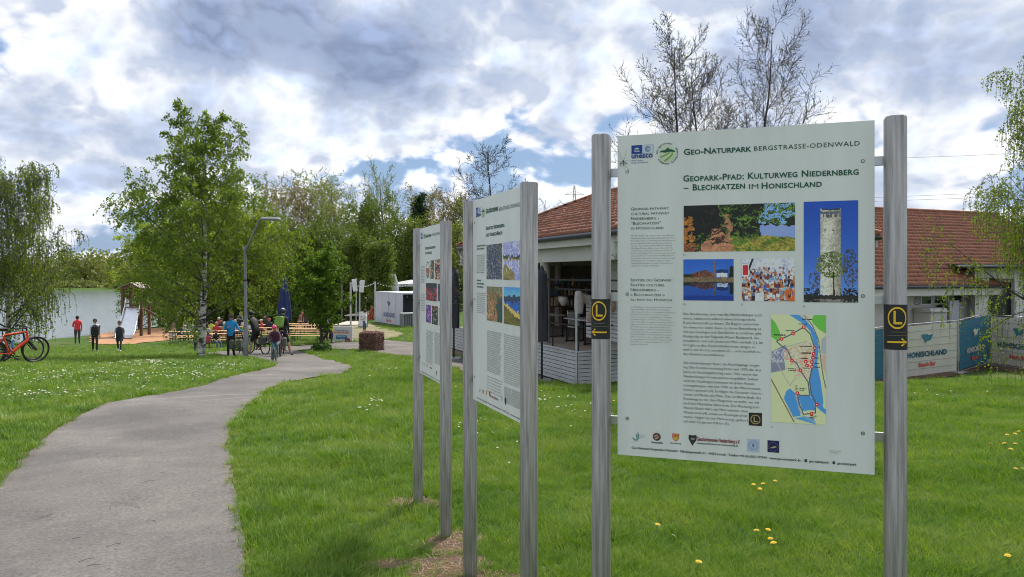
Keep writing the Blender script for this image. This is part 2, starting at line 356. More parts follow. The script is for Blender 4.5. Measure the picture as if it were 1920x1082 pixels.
SOILM = pm('dry_soil', (.125, .070, .042), .95, rgb2=(.055, .035, .02), ns=9, bump=.8, bs=40)
def graded(stops):
    out = []
    for (a, b, s) in stops: out += list(np.arange(a, b, s))
    return np.array(out + [stops[-1][1]])
xs = graded([(-3000, -400, 200), (-400, -100, 20), (-100, -40, 4), (-40, -12, .6), (-12, 16, .25), (16, 40, 1), (40, 200, 20), (200, 3000, 200)])
ys = graded([(-60, -4, 6), (-4, 24, .25), (24, 80, .6), (80, 300, 5), (300, 4000, 300)])
X, Y = np.meshgrid(xs, ys); Z = hgt(X, Y)
idx = np.arange(X.size).reshape(X.shape)
Fq = np.stack([idx[:-1, :-1], idx[:-1, 1:], idx[1:, 1:], idx[1:, :-1]], -1).reshape(-1, 4)
tag(obj_np('ground', np.stack([X, Y, Z], -1).reshape(-1, 3), Fq, GM, smooth_=True), kind='structure')

def sheet(name, poly, mat, dz, step=.3, kind='structure', parent=None, jag=0.0, seed=1):
    """closed outline (world x, y) laid over the terrain"""
    rng = random.Random(seed); pts = []
    for i in range(len(poly)):
        a, b = Vector(poly[i]), Vector(poly[(i + 1) % len(poly)]); n = max(1, int((b - a).length / step))
        for k in range(n):
            q = a.lerp(b, k / n)
            j = jag * min(1, q.length / 12)
            pts.append(Vector((q.x + rng.uniform(-j, j), q.y + rng.uniform(-j, j))))
    nb = len(pts); pl = [(p.x, p.y) for p in pts]
    A = np.array(pl); x0, y0 = A.min(0); x1, y1 = A.max(0)
    gx, gy = np.meshgrid(np.arange(x0, x1, step), np.arange(y0, y1, step)); gx = gx.ravel() + .013; gy = gy.ravel() + .017
    k = inpoly(gx, gy, pl); pts += [Vector((float(a), float(b))) for a, b in zip(gx[k], gy[k])]
    r = delaunay_2d_cdt(pts, [(i, (i + 1) % nb) for i in range(nb)], [], 1, 1e-4)
    V = np.array([(v.x, v.y) for v in r[0]]); z = hgt(V[:, 0], V[:, 1]) + dz
    return tag(obj_np(name, np.column_stack([V, z]), np.array([f for f in r[2] if len(f) == 3]), mat, smooth_=True), kind=kind), pl
def curve2(pts, n=6):
    """smooth an open polyline (Catmull-Rom)"""
    p = [Vector(q) for q in pts]; o = []
    for i in range(len(p) - 1):
        a, b, c, d = p[max(i - 1, 0)], p[i], p[i + 1], p[min(i + 2, len(p) - 1)]
        for k in range(n):
            t = k / n; o.append(.5 * ((2 * b) + (c - a) * t + (2 * a - 5 * b + 4 * c - d) * t * t + (3 * b - a - 3 * c + d) * t ** 3))
    return o + [p[-1]]
gp = lambda L: [tuple(G(*q)[:2]) for q in L]
Lft = [(-1500, 2600), (-900, 1700), (-420, 1240), (-160, 1030), (0, 908), (60, 850), (120, 800), (185, 764), (255, 748), (330, 736), (400, 718), (450, 704), (490, 695), (517, 687), (507, 679), (480, 673), (430, 668), (385, 665)]
Rgt = [(385, 662), (440, 659), (520, 655.5), (552, 656.5), (600, 671), (640, 682), (661, 690), (645, 699), (590, 708), (540, 718), (500, 734), (462, 765), (438, 795), (426, 828), (430, 870), (442, 930), (452, 1000), (458, 1082), (455, 1300), (430, 1700), (300, 2600)]
path_poly = [tuple(v) for v in curve2([Vector(q) for q in gp(Lft)])] + [tuple(v) for v in curve2([Vector(q) for q in gp(Rgt)])]
_, PATHP = sheet('path', path_poly, ASPH, .022, .3, jag=.045)
road = [(470, 657), (552, 659), (600, 655), (690, 658), (780, 674), (880, 703), (960, 727), (1000, 724), (960, 706), (880, 678), (800, 655), (778, 643), (720, 638), (640, 643), (560, 650), (480, 653)]
_, ROADP = sheet('road', gp(road), ROADM, .028, .4, jag=.08, seed=2)
sandp = [(168, 641), (190, 646), (250, 646), (330, 636), (400, 634), (470, 626), (470, 617), (370, 614), (300, 615), (235, 622), (185, 622)]
_, SANDP = sheet('sand', gp(sandp), SANDM, .03, .5, jag=.2, seed=3)
dirt2 = [(520, 606), (560, 612), (620, 640), (700, 640), (760, 628), (700, 612), (640, 600), (600, 596), (560, 598)]
_, DIRTP = sheet('dirt_path', gp(dirt2), pm('pale_dirt', (.30, .23, .14), .95, rgb2=(.10, .14, .04), ns=1.2, bump=.5), .024, .5, jag=.25, seed=4)
soilr = [(1640, 722), (1700, 716), (1790, 706), (1850, 692), (1920, 704), (2050, 716), (2050, 688), (1925, 682), (1858, 674), (1790, 688), (1700, 700), (1640, 706)]
_, SOILR = sheet('soil_strip', gp(soilr), SOILM, .02, .4, jag=.12, seed=5)
for i, (px, py, rx, ry) in enumerate([(775, 946, .25, .19), (848, 1022, .21, .29), (842, 1062, .29, .18), (728, 1062, .15, .11), (795, 1078, .11, .12), (880, 1100, .34, .24)]):
    c = G(px, py); rg = random.Random(i)
    sheet('soil_patch', [(c.x + rx * math.cos(a) * rg.uniform(.75, 1.15), c.y + ry * math.sin(a) * rg.uniform(.75, 1.15)) for a in np.linspace(0, 2 * math.pi, 17)[:-1]], SOILM, .012 + .001 * i, .1)
def water_mat():
    m = bpy.data.materials.new('lake_water'); m.use_nodes = True; t = NT(m.node_tree); b = m.node_tree.nodes['Principled BSDF']
    b.inputs['Base Color'].default_value = (.17, .21, .235, 1); b.inputs['Roughness'].default_value = .12; b.inputs['IOR'].default_value = 1.33
    b.inputs['Specular IOR Level'].default_value = .8
    co = t.n('ShaderNodeTexCoord'); mp = t.n('ShaderNodeMapping'); mp.inputs['Scale'].default_value = (.6, 1.6, 1); t.l(co.outputs['Object'], mp.inputs[0])
    n = t.n('ShaderNodeTexNoise', i_Scale=1.4, i_Detail=6.0, i_Roughness=.65); t.l(mp.outputs[0], n.inputs['Vector'])
    bp = t.n('ShaderNodeBump', i_Strength=.45, i_Distance=.12); t.l(n.outputs[0], bp.inputs['Height']); t.l(bp.outputs[0], b.inputs['Normal'])
    return m
WL = E - 5.25
tag(obj_np('lake', [(-900, -60, WL), (-28, -60, WL), (-28, 100, WL), (-28, 275, WL), (-900, 275, WL)], [(0, 1, 2, 3, 4)], water_mat()), kind='structure')

# ------------------------------------------------------------------ grass, daisies, dandelions
def inst_cloud(name, pts, scl, rz, tufts, mat_label=None, tilt=None):
    """one object: a point mesh with copies of small tuft meshes placed by geometry nodes"""
    me = bpy.data.meshes.new(name); me.vertices.add(len(pts)); me.vertices.foreach_set('co', np.asarray(pts, np.float32).ravel())
    a = me.attributes.new('scl', 'FLOAT', 'POINT'); a.data.foreach_set('value', np.asarray(scl, np.float32))
    rot = np.zeros((len(pts), 3), np.float32); rot[:, 2] = rz
    if tilt is not None: rot[:, 0] = tilt[:, 0]; rot[:, 1] = tilt[:, 1]
    a = me.attributes.new('rot', 'FLOAT_VECTOR', 'POINT'); a.data.foreach_set('vector', rot.ravel())
    col = bpy.data.collections.new(name + '_pieces')
    for tm in tufts: col.objects.link(bpy.data.objects.new(name + '_piece', tm))
    o = lnk(bpy.data.objects.new(name, me)); md = o.modifiers.new('scatter', 'NODES')
    g = bpy.data.node_groups.new(name + '_scatter', 'GeometryNodeTree'); md.node_group = g
    g.interface.new_socket('Geometry', in_out='INPUT', socket_type='NodeSocketGeometry'); g.interface.new_socket('Geometry', in_out='OUTPUT', socket_type='NodeSocketGeometry')
    gi = g.nodes.new('NodeGroupInput'); go = g.nodes.new('NodeGroupOutput'); ip = g.nodes.new('GeometryNodeInstanceOnPoints')
    ci = g.nodes.new('GeometryNodeCollectionInfo'); ci.inputs['Collection'].default_value = col; ci.inputs['Separate Children'].default_value = True; ci.inputs['Reset Children'].default_value = True
    ns = g.nodes.new('GeometryNodeInputNamedAttribute'); ns.data_type = 'FLOAT'; ns.inputs['Name'].default_value = 'scl'
    nr = g.nodes.new('GeometryNodeInputNamedAttribute'); nr.data_type = 'FLOAT_VECTOR'; nr.inputs['Name'].default_value = 'rot'
    ip.inputs['Pick Instance'].default_value = True
    rv = g.nodes.new('FunctionNodeRandomValue'); rv.data_type = 'INT'; rv.inputs[4].default_value = 0; rv.inputs[5].default_value = len(tufts) - 1
    L = g.links.new
    L(gi.outputs[0], ip.inputs['Points']); L(ci.outputs[0], ip.inputs['Instance']); L(ns.outputs[0], ip.inputs['Scale']); L(nr.outputs[0], ip.inputs['Rotation'])
    L(rv.outputs[2], ip.inputs['Instance Index']); L(ip.outputs[0], go.inputs[0])
    return tag(o, kind='stuff')
def grass_mat(name, stops, trans=.35):
    m = bpy.data.materials.new(name); m.use_nodes = True; t = NT(m.node_tree); m.node_tree.nodes.clear()
    out = t.n('ShaderNodeOutputMaterial'); oi = t.n('ShaderNodeObjectInfo'); geo = t.n('ShaderNodeNewGeometry')
    nz = t.n('ShaderNodeTexNoise', i_Scale=.9, i_Detail=9.0, i_Roughness=.68); t.l(geo.outputs['Position'], nz.inputs['Vector'])
    f = t.m('ADD', t.m('MULTIPLY', oi.outputs['Random'], .25), t.m('ADD', t.m('MULTIPLY', geo.outputs['Random Per Island'], .25), t.m('MULTIPLY', nz.outputs[0], .8)))
    col = t.ramp(f, stops)
    d = t.n('ShaderNodeBsdfPrincipled', i_Roughness=.5); d.inputs['Specular IOR Level'].default_value = .35; t.l(col, d.inputs['Base Color'])
    tr = t.n('ShaderNodeBsdfTranslucent'); t.l(t.mix(1.0, col, (1.2, 1.3, .6), 'MULTIPLY'), tr.inputs[0])
    mx = t.n('ShaderNodeMixShader', i_Fac=trans); t.l(d.outputs[0], mx.inputs[1]); t.l(tr.outputs[0], mx.inputs[2]); t.l(mx.outputs[0], out.inputs[0])
    return m
GRM = grass_mat('grass_blade', [(.32, (.018, .055, .007)), (.49, (.078, .168, .014)), (.67, (.160, .285, .024)), (.92, (.31, .36, .08))])
STRAW = grass_mat('dry_straw', [(.3, (.13, .08, .04)), (.7, (.34, .24, .13))], .15)
def tuft(seed, n, rad, h, w, mat, flatn=0.0):
    rg = np.random.default_rng(seed); V = []; Fc = []
    for i in range(n):
        a = rg.uniform(0, 6.28); r = rad * math.sqrt(rg.uniform(0, 1)); p = np.array([r * math.cos(a), r * math.sin(a), 0.])
        a2 = a + rg.normal(0, .9); ln = rg.uniform(.15, .75) + flatn; d = np.array([math.cos(a2) * ln, math.sin(a2) * ln, 1 - .8 * min(flatn, 1)])
        L = h * rg.uniform(.5, 1.15); wv = np.array([-math.sin(a2 + .5), math.cos(a2 + .5), 0]) * w * rg.uniform(.7, 1.3) / 2
        b = p - np.array([0, 0, .01]); m1 = p + d * L * .5; tp = p + d * L + np.array([math.cos(a2), math.sin(a2), -.55]) * L * .28
        o = len(V); V += [b - wv, b + wv, m1 + wv * .8, m1 - wv * .8, tp]
        Fc += [(o, o + 1, o + 2), (o, o + 2, o + 3), (o + 3, o + 2, o + 4)]
    return mesh_np('tuft', V, Fc, mat)
rg = np.random.default_rng(5)
def scatter_ring(d0, d1, dens, a0=-.80, a1=.78):
    n = int(.5 * (a1 - a0) * (d1 * d1 - d0 * d0) * dens); a = rg.uniform(a0, a1, n); d = np.sqrt(rg.uniform(d0 * d0, d1 * d1, n))
    return np.sin(a) * d, np.cos(a) * d
def free(x, y, soil=True):
    k = ~(inpoly(x, y, PATHP) | inpoly(x, y, ROADP) | inpoly(x, y, SANDP) | inpoly(x, y, DIRTP) | inpoly(x, y, SOILR)) & (x > -31)
    return k
SP = [(G(775, 946), .20, .15), (G(848, 1022), .17, .25), (G(842, 1062), .25, .14), (G(728, 1062), .13, .09), (G(795, 1078), .1, .10), (G(880, 1100), .30, .2)]
gx_, gy_, gs_ = [], [], []
for (d0, d1, dens, s) in ((.6, 5.2, 1000, .82), (5.2, 9, 560, .95), (9, 16, 210, 1.15), (16, 30, 62, 1.5), (30, 52, 14, 1.9)):
    x, y = scatter_ring(d0, d1, dens); k = free(x, y)
    for c, a, b in SP: k &= (((x - c.x) / a) ** 2 + ((y - c.y) / b) ** 2 > 1 + .5 * np.sin(x * 23) * np.sin(y * 31)) | (rg.uniform(0, 1, len(x)) < .16)
    k &= ~(((x > 2) & (y > 18) & (x < 19)) & (y > 20 + .0 * x) & ~(y < 27))
    x, y = x[k], y[k]
    f = .5 + .5 * np.sin(x * 1.9 + 1.3 * np.sin(y * 1.1)) * np.sin(y * 1.6 + 1.7 * np.sin(x * .8))
    f2 = .5 + .5 * np.sin(x * 5.3 + 2 * np.sin(y * 3.1)) * np.sin(y * 4.7 + 2 * np.sin(x * 2.9))
    gx_.append(x); gy_.append(y); f3 = np.clip(np.sin(x * .9 + 4 * np.sin(y * .5)) * np.sin(y * 1.3 + 3 * np.sin(x * .7)) - .45, 0, 1) * 1.6
    gs_.append(s * (.58 + .34 * f + .30 * f2 * f2 + .75 * f3 * f2) * rg.uniform(.7, 1.3, len(x)))
x, y, s = map(np.concatenate, (gx_, gy_, gs_))
inst_cloud('grass', np.column_stack([x, y, hgt(x, y)]), s, rg.uniform(0, 6.28, len(x)), [tuft(i, 15, .065, .085, .0055, GRM) for i in range(6)])
# straw on the bare patches round the posts
x, y = [], []
for c, a, b in SP:
    n = int(a * b * 1500); t = rg.uniform(0, 6.28, n); r = np.sqrt(rg.uniform(0, 1.3, n)); x += list(c.x + a * r * np.cos(t)); y += list(c.y + b * r * np.sin(t))
x, y = np.array(x), np.array(y)
inst_cloud('dry_grass', np.column_stack([x, y, hgt(x, y) + .012]), rg.uniform(.5, 1.1, len(x)), rg.uniform(0, 6.28, len(x)), [tuft(20 + i, 7, .06, .07, .006, STRAW, 1.1) for i in range(3)])
# dry stalks and crumbs along the path edges
ex, ey = [], []
for i in range(len(PATHP)):
    p_, q_ = Vector(PATHP[i]), Vector(PATHP[(i + 1) % len(PATHP)])
    if p_.y < 2.5 or p_.y > 24: continue
    for k in range(int((q_ - p_).length * (60 if p_.y < 12 else 30))):
        v = p_.lerp(q_, rg.uniform()) + Vector((rg.normal(0, .07), rg.normal(0, .07))); ex.append(v.x); ey.append(v.y)
ex, ey = np.array(ex), np.array(ey)
inst_cloud('edge_debris', np.column_stack([ex, ey, hgt(ex, ey) + .022]), rg.uniform(.25, .6, len(ex)), rg.uniform(0, 6.28, len(ex)), [tuft(40 + i, 6, .05, .05, .007, STRAW, 1.2) for i in range(3)])
# small twigs lying on the asphalt
tw = MB(); rt = random.Random(8)
for k in range(16):
    g_ = G(rt.uniform(60, 450), rt.uniform(740, 1075))
    if not bool(inpoly([g_.x], [g_.y], PATHP)[0]): continue
    a_ = rt.uniform(0, 6.28); L_ = rt.uniform(.03, .11); m_ = Vector((math.cos(a_) * L_, math.sin(a_) * L_, 0)); tw.tube([g_ + Vector((0, 0, .027)), g_ + m_ * .5 + Vector((.006, .006, .032)), g_ + m_ + Vector((0, 0, .028))], 0.0015, 4)
tag(tw.build('twigs', pm('dry_twig', (.06, .04, .025), .9)), kind='stuff')
# daisies
def daisy(seed):
    b = MB(); r = random.Random(seed); h = .075; b.tube([(0, 0, 0), (.003, 0, h)], .0012, 3, 2)
    tl = rotm(r.uniform(-.4, .4), r.uniform(-.4, .4))
    for k in range(10):
        a = k * .628; vs = [Vector((.004 * math.cos(a), .004 * math.sin(a), 0)), Vector((.014 * math.cos(a - .25), .014 * math.sin(a - .25), .001)), Vector((.0155 * math.cos(a), .0155 * math.sin(a), 0)), Vector((.014 * math.cos(a + .25), .014 * math.sin(a + .25), .001))]
        b.add([tl @ v + Vector((0, 0, h)) for v in vs], [(0, 1, 2, 3)], 0)
    b.add([tl @ Vector((.005 * math.cos(k * 1.05), .005 * math.sin(k * 1.05), .002)) + Vector((0, 0, h)) for k in range(6)], [tuple(range(6))], 1)
    return b.mesh('daisy', [flat((.82, .82, .80)), flat((.75, .5, .03)), flat((.08, .16, .03))])
vn2 = lambda x, y: np.clip(.5 + .5 * np.sin(x * 2.7 + 2 * np.sin(y * 1.3)) * np.sin(y * 2.1 + 2 * np.sin(x * 1.9)), 0, 1) ** 1.5
dx, dy, dsc = [], [], []
for (px, py, sx, sy, n) in [(130, 708, 150, 12, 900), (300, 705, 150, 14, 1100), (60, 745, 90, 10, 260), (200, 735, 80, 8, 260), (270, 685, 60, 6, 500), (420, 690, 60, 8, 350), (560, 668, 40, 4, 60),
                            (1050, 765, 60, 18, 110), (1090, 775, 50, 22, 60), (880, 805, 30, 16, 60), (930, 818, 14, 4, 16), (700, 757, 26, 5, 40), (690, 772, 22, 6, 30), (950, 870, 60, 25, 12), (1000, 745, 60, 14, 50), (720, 700, 60, 12, 80), (1760, 740, 150, 20, 40), (1350, 1000, 300, 60, 6), (1500, 930, 150, 30, 6), (900, 730, 60, 12, 60)]:
    for k in range(int(n * .48)):
        q = G(px + rg.normal(0, sx) * .6, py + rg.normal(0, sy) * .6)
        if 3 < q.y < 45: dx.append(q.x); dy.append(q.y); dsc.append(.65 + .022 * q.y + rg.uniform(0, .2))
dx, dy, dsc = map(np.array, (dx, dy, dsc)); k = free(dx, dy) & (vn2(dx, dy) > .30 * rg.uniform(0, 1.6, len(dx))); dx, dy, dsc = dx[k], dy[k], dsc[k]
tag(inst_cloud('daisies', np.column_stack([dx, dy, hgt(dx, dy)]), dsc, rg.uniform(0, 6.28, len(dx)), [daisy(i) for i in range(4)]), 'white daisies scattered in drifts over the lawn')
# dandelions, each one a thing
DLAB = {}
DAND = [(1413, 912, 'in the cluster under the lower edge of the large board'), (1434, 911, ''), (1452, 905, ''), (1424, 920, ''), (1229, 992, 'alone, right of the left post of the large board'),
        (1420, 1004, ''), (1436, 1001, ''), (1448, 1020, ''), (1454, 1027, ''), (1307, 1064, 'low in the grass'), (1888, 824, ''), (1900, 822, ''), (1913, 818, ''), (1858, 843, ''), (1888, 842, ''), (1905, 843, ''), (1893, 853, ''), (1903, 881, ''), (1916, 881, ''), (1893, 1052, ''), (1150, 756, ''), (1184, 760, '')]
YEL = flat((.86, .58, .015)); STEMG = flat((.13, .22, .05))
dproto = None
def dand_mesh():
    h = MB(); r = random.Random(3)
    for ring, (rr, zz, n) in enumerate(((.021, .001, 16), (.016, .005, 13), (.010, .009, 9))):
        for k in range(n):
            a = 6.283 * k / n + ring * .3; w = .16 if ring < 2 else .25; q = rr * r.uniform(.85, 1.1)
            h.add([(0, 0, zz * .6), (q * math.cos(a - w), q * math.sin(a - w), zz), (q * 1.06 * math.cos(a), q * 1.06 * math.sin(a), zz + .001), (q * math.cos(a + w), q * math.sin(a + w), zz)], [(0, 1, 2, 3)], 0)
    return h
where = ['just under the bottom edge of the large board, leftmost of four', 'second from the left of the four under the large board', 'rightmost of the four just under the large board', 'lowest of the four just under the large board',
         'alone in the grass right of the left steel post', 'leftmost of the cluster below the middle of the large board', 'second of the cluster below the middle of the large board', 'third of the cluster below the middle of the large board', 'lowest and smallest of the cluster below the large board',
         'alone near the bottom edge of the photo', 'left flower of the top row right of the thick post', 'middle flower of the top row right of the thick post', 'right flower of the top row at the photo edge', 'leftmost flower of the group right of the thick post',
         'centre of the second row right of the thick post', 'right of the second row near the photo edge', 'lowest of the upper group right of the thick post', 'left of the pair below the group at the photo edge', 'right of the pair at the photo edge', 'alone low at the right photo edge', 'far off beside the left steel post of the large board', 'far off behind the lower left corner of the large board']
for i, ((px, py, _), wh) in enumerate(zip(DAND, where)):
    g0 = G(px, py + (14 if py > 860 else 6)); sc = .95 if py > 860 else 1.15
    if dproto is None:
        dproto = thing('dandelion', g0, 'x', 'dandelion', 'yellow dandelions in the lawn')
        hd = dand_mesh(); hd.v = [(a, b, c + .088) for a, b, c in hd.v]; hd.build('flower_head', YEL, dproto)
        MB().tube([(0, 0, 0), (.004, .002, .05), (0, 0, .09)], [.002, .0018, .002], 5).build('stem', STEMG, dproto)
        o = dproto
    else: o = dup(dproto, g0)
    o.scale = (sc, sc, sc); o.rotation_euler = (random.Random(i).uniform(-.25, .1), random.Random(i + 9).uniform(-.2, .2), i)
    o['label'] = 'yellow dandelion, ' + wh
# ------------------------------------------------------------------ lettering
def text_raw(body, sc=False, bold=0.0, shear=0.0, space=1.0, align='LEFT', cspace=1.0, res=2):
    cu = bpy.data.curves.new('t', 'FONT'); cu.body = body; cu.align_x = align; cu.space_line = space; cu.resolution_u = res
    cu.offset = bold; cu.shear = shear; cu.space_character = cspace; cu.small_caps_scale = .80
    if sc:
        for i in range(len(body)): cu.body_format[i].use_small_caps = True
    o = bpy.data.objects.new('t', cu); C.objects.link(o); bpy.context.view_layer.update()
    me = bpy.data.meshes.new_from_object(o.evaluated_get(bpy.context.evaluated_depsgraph_get()))
    V = np.zeros(len(me.vertices) * 3); me.vertices.foreach_get('co', V); V = V.reshape(-1, 3)[:, :2]
    me.calc_loop_triangles(); T = np.zeros(len(me.loop_triangles) * 3, np.int32); me.loop_triangles.foreach_get('vertices', T); T = T.reshape(-1, 3)
    bpy.data.objects.remove(o); bpy.data.meshes.remove(me); bpy.data.curves.remove(cu)
    return V, T
CAP = .70
INKB = flat((.07, .095, .08))
class Plane:
    """a flat face standing upright: origin A (x, y), direction u (x, y), width, top and bottom world z"""
    def __init__(s, A, B, W, top, bot):
        s.A = Vector(A); s.u = (Vector(B) - s.A).normalized(); s.W = W; s.n = Vector((s.u.y, -s.u.x)); s.top = top; s.bot = bot
        if s.n.dot(-s.A) < 0: s.n = -s.n
    def uv(s, px, py):
        k = (px - HX) / F; t = (k * s.A.y - s.A.x) / (s.u.x - k * s.u.y); d = s.A.y + s.u.y * t
        return t, E - (py - HY) / F * d
    def w(s, t, z, off=0.0): return Vector((s.A.x + s.u.x * t + s.n.x * off, s.A.y + s.u.y * t + s.n.y * off, z))
    def W3(s, V, off): return np.column_stack([s.A.x + s.u.x * V[:, 0] + s.n.x * off, s.A.y + s.u.y * V[:, 0] + s.n.y * off, V[:, 1]])
    def text(s, name, body, px0, py0, px1, mat, parent, py1=None, cap=None, off=.0016, lines=None, **kw):
        """left/baseline of the first line at (px0, py0); widest line ends at px1; last baseline at py1"""
        nl = body.count('\n') + 1; u0, z0 = s.uv(px0, py0); u1, _ = s.uv(px1, py0)
        sy = None
        if cap: sy = abs(s.uv(px0, py0 - cap)[1] - z0) / CAP
        if nl > 1:
            gap = (z0 - s.uv(px0, py1)[1]) / (nl - 1)
            if sy is None: sy = gap / 1.25
            kw['space'] = gap / sy
        V, T = text_raw(body, **kw); w = V[:, 0].max() - V[:, 0].min(); sx = (u1 - u0) / w
        if sy is None: sy = sx
        Q = np.column_stack([(V[:, 0] - V[:, 0].min()) * sx + u0, V[:, 1] * sy + z0])
        return obj_np(name, s.W3(Q, off), T, mat, parent)
    def quad(s, name, px0, py0, px1, py1, fn, mat, parent, nx=60, ny=40, off=.0012, thick=0):
        """a printed picture: a fine grid of coloured cells between two photo corners"""
        u0, z0 = s.uv(px0, py0); u1, z1 = s.uv(px1, py1)
        return s.grid(name, u0, u1, z0, z1, fn, parent, nx, ny, off)
    def grid(s, name, u0, u1, z0, z1, fn, parent, nx, ny, off=.0012):
        U, Vv = np.meshgrid(np.linspace(0, 1, nx + 1), np.linspace(0, 1, ny + 1))
        pts = np.column_stack([(u0 + (u1 - u0) * U).ravel(), (z0 + (z1 - z0) * Vv).ravel()])
        i = np.arange((nx + 1) * (ny + 1)).reshape(ny + 1, nx + 1); Fq = np.stack([i[1:, :-1], i[1:, 1:], i[:-1, 1:], i[:-1, :-1]], -1).reshape(-1, 4)
        o = obj_np(name, s.W3(pts, off), Fq, PRINT, parent); uc, vc = np.meshgrid((np.arange(nx) + .5) / nx, (np.arange(ny) + .5) / ny)
        ar = nx / ny; dt = vn(uc * nx * .45, vc * ny * .45, 31, 2) - .5; dt2 = vn(uc * 7 * ar, vc * 7, 32, 5) - .5; raw = fn(uc, vc)
        if 'map' not in name: raw = raw * (1 + (.5 * dt + .45 * dt2) * np.where(raw[..., 2] > 1.25 * raw[..., 0], .12, 1.0))[..., None]
        col = np.clip(raw, 0, 1); ca = o.data.color_attributes.new('print', 'FLOAT_COLOR', 'CORNER')
        q = np.ones((nx * ny, 4, 4), np.float32); q[:, :, :3] = np.clip(col.reshape(-1, 1, 3) ** 2.2 * 1.6, 0, .85); ca.data.foreach_set('color', q.ravel()); return o
def mk_print():
    m = bpy.data.materials.new('printed_picture'); m.use_nodes = True; t = NT(m.node_tree); b = m.node_tree.nodes['Principled BSDF']
    a = t.n('ShaderNodeAttribute', attribute_name='print'); t.l(a.outputs['Color'], b.inputs['Base Color']); b.inputs['Roughness'].default_value = .45; return m
PRINT = mk_print()
# ------------------------------------------------------------------ small painted pictures (display values 0..1, v runs downwards)
def vn(x, y, seed=0, oc=4):
    r = np.random.default_rng(seed); T = r.uniform(0, 1, (64, 64)); o = 0; a = 1; tot = 0
    for k in range(oc):
        xi = np.floor(x).astype(int); yi = np.floor(y).astype(int); fx = x - xi; fy = y - yi; fx = fx * fx * (3 - 2 * fx); fy = fy * fy * (3 - 2 * fy)
        g = lambda i, j: T[(yi + j) % 64, (xi + i) % 64]
        o = o + a * ((g(0, 0) * (1 - fx) + g(1, 0) * fx) * (1 - fy) + (g(0, 1) * (1 - fx) + g(1, 1) * fx) * fy); tot += a; a *= .55; x = x * 2.1 + 5; y = y * 2.1 + 9
    return o / tot
def c3(*c): return np.array(c, float)
def over(img, mask, col):
    m = np.clip(mask, 0, 1)[..., None]; return img * (1 - m) + (col if isinstance(col, np.ndarray) and col.ndim == 3 else np.asarray(col)) * m
def S(n, t, w=.10): return np.clip((n - t) / w + .5, 0, 1)
def blank(u, c): return np.ones(u.shape + (3,)) * np.asarray(c, float)
def warp(u, v, a, f=7, s=40): return u + a * (vn(u * f * 2, v * f, s, 5) - .5), v + a * (vn(u * f * 2, v * f, s + 1, 5) - .5) * 1.6
def im_forest(u, v):
    u, v = warp(u, v, .13)
    n = vn(u * 46, v * 24, 1, 5); i = blank(u, (.05, .07, .03)); i = over(i, S(n, .5), c3(.16, .24, .07)); i = over(i, S(n, .62), c3(.36, .46, .15))
    i = over(i, (u > .70) & (v < .42) & (n < .50), c3(.45, .60, .85))
    i = over(i, (u > .72) & (v > .45) & (v < .92 - .0 * u), c3(.48, .55, .82)); i = over(i, (u > .94) & (v > .30) & (v < .45), c3(.10, .16, .06))
    i = over(i, (u < .34) & (v < .62), blank(u, (.04, .045, .03)) + .10 * (n > .6)[..., None] * c3(1, .7, .3)); i = over(i, (u < .09) & (v > .25) & (n > .42), c3(.60, .38, .16))
    gr = (v > .68 + .10 * (u - .4)) & (u > .36) & (v > .55 + .25 * (u - .4)); i = over(i, gr, c3(.55, .50, .22) * 1.0); i = over(i, gr * S(n, .5), c3(.30, .40, .12))
    pa = (v > .48) & (np.abs(u - (.26 + .05 * v)) < .02 + .30 * np.clip(v - .5, 0, 1) ** 1.1); i = over(i, pa, c3(.66, .45, .33)); i = over(i, pa & (vn(u * 9, v * 34, 4) > .52) & (v < .85), c3(.22, .13, .10))
    i = over(i, (np.abs(u - .405) < .020 + .02 * np.clip(v - .6, 0, 1)) & (v > .25) & (v < .80), c3(.58, .40, .30))
    i = over(i, (u < .13) & (v > .80) & (np.sin(v * 75) > 0), c3(.45, .26, .17)); return i
def im_village(u, v):
    u, v = warp(u, v, .03, 10)
    n = vn(u * 46, v * 40, 2); vv = np.where(v > .5, 1 - v, v); r = blank(u, (.15, .33, .68)) + (.25 * vv)[..., None] * c3(.6, .6, .3)
    i = r; hill = vv > .32 + .05 * np.abs(u - .5) + .03 * n; i = over(i, hill & ((u < .18) | (u > .9)), c3(.12, .16, .08))
    h = (u > .17) & (u < .62) & (vv > .26 + .10 * np.abs(u - .42) / .3 + .05 * (n - .5)); i = over(i, h, blank(u, (.40, .23, .17)) + (n[..., None] - .5) * .5)
    sp = (np.abs(u - .62) < .012 + .12 * np.clip(vv - .04, 0, .16) * .35) & (vv > .04); i = over(i, sp, c3(.42, .36, .30))
    i = over(i, (u > .66) & (u < .9) & (vv > .25) & (vv < .33), c3(.12, .2, .38)); i = over(i, (u > .67) & (u < .88) & (vv >= .33) & (vv < .43), c3(.85, .88, .92))
    i = over(i, (u > .92) & (vv > .15 + .6 * np.abs(u - .96)), c3(.07, .10, .05)); i = over(i, (vv > .44) & (v < .56), c3(.45, .38, .28)); i = over(i, (v > .56) & (v < .58), c3(.2, .18, .15))
    i = np.where((v > .55)[..., None], i * .72 + c3(.0, .02, .08), i); return over(i, (v > .6) & (vv < .12), c3(.08, .20, .50))
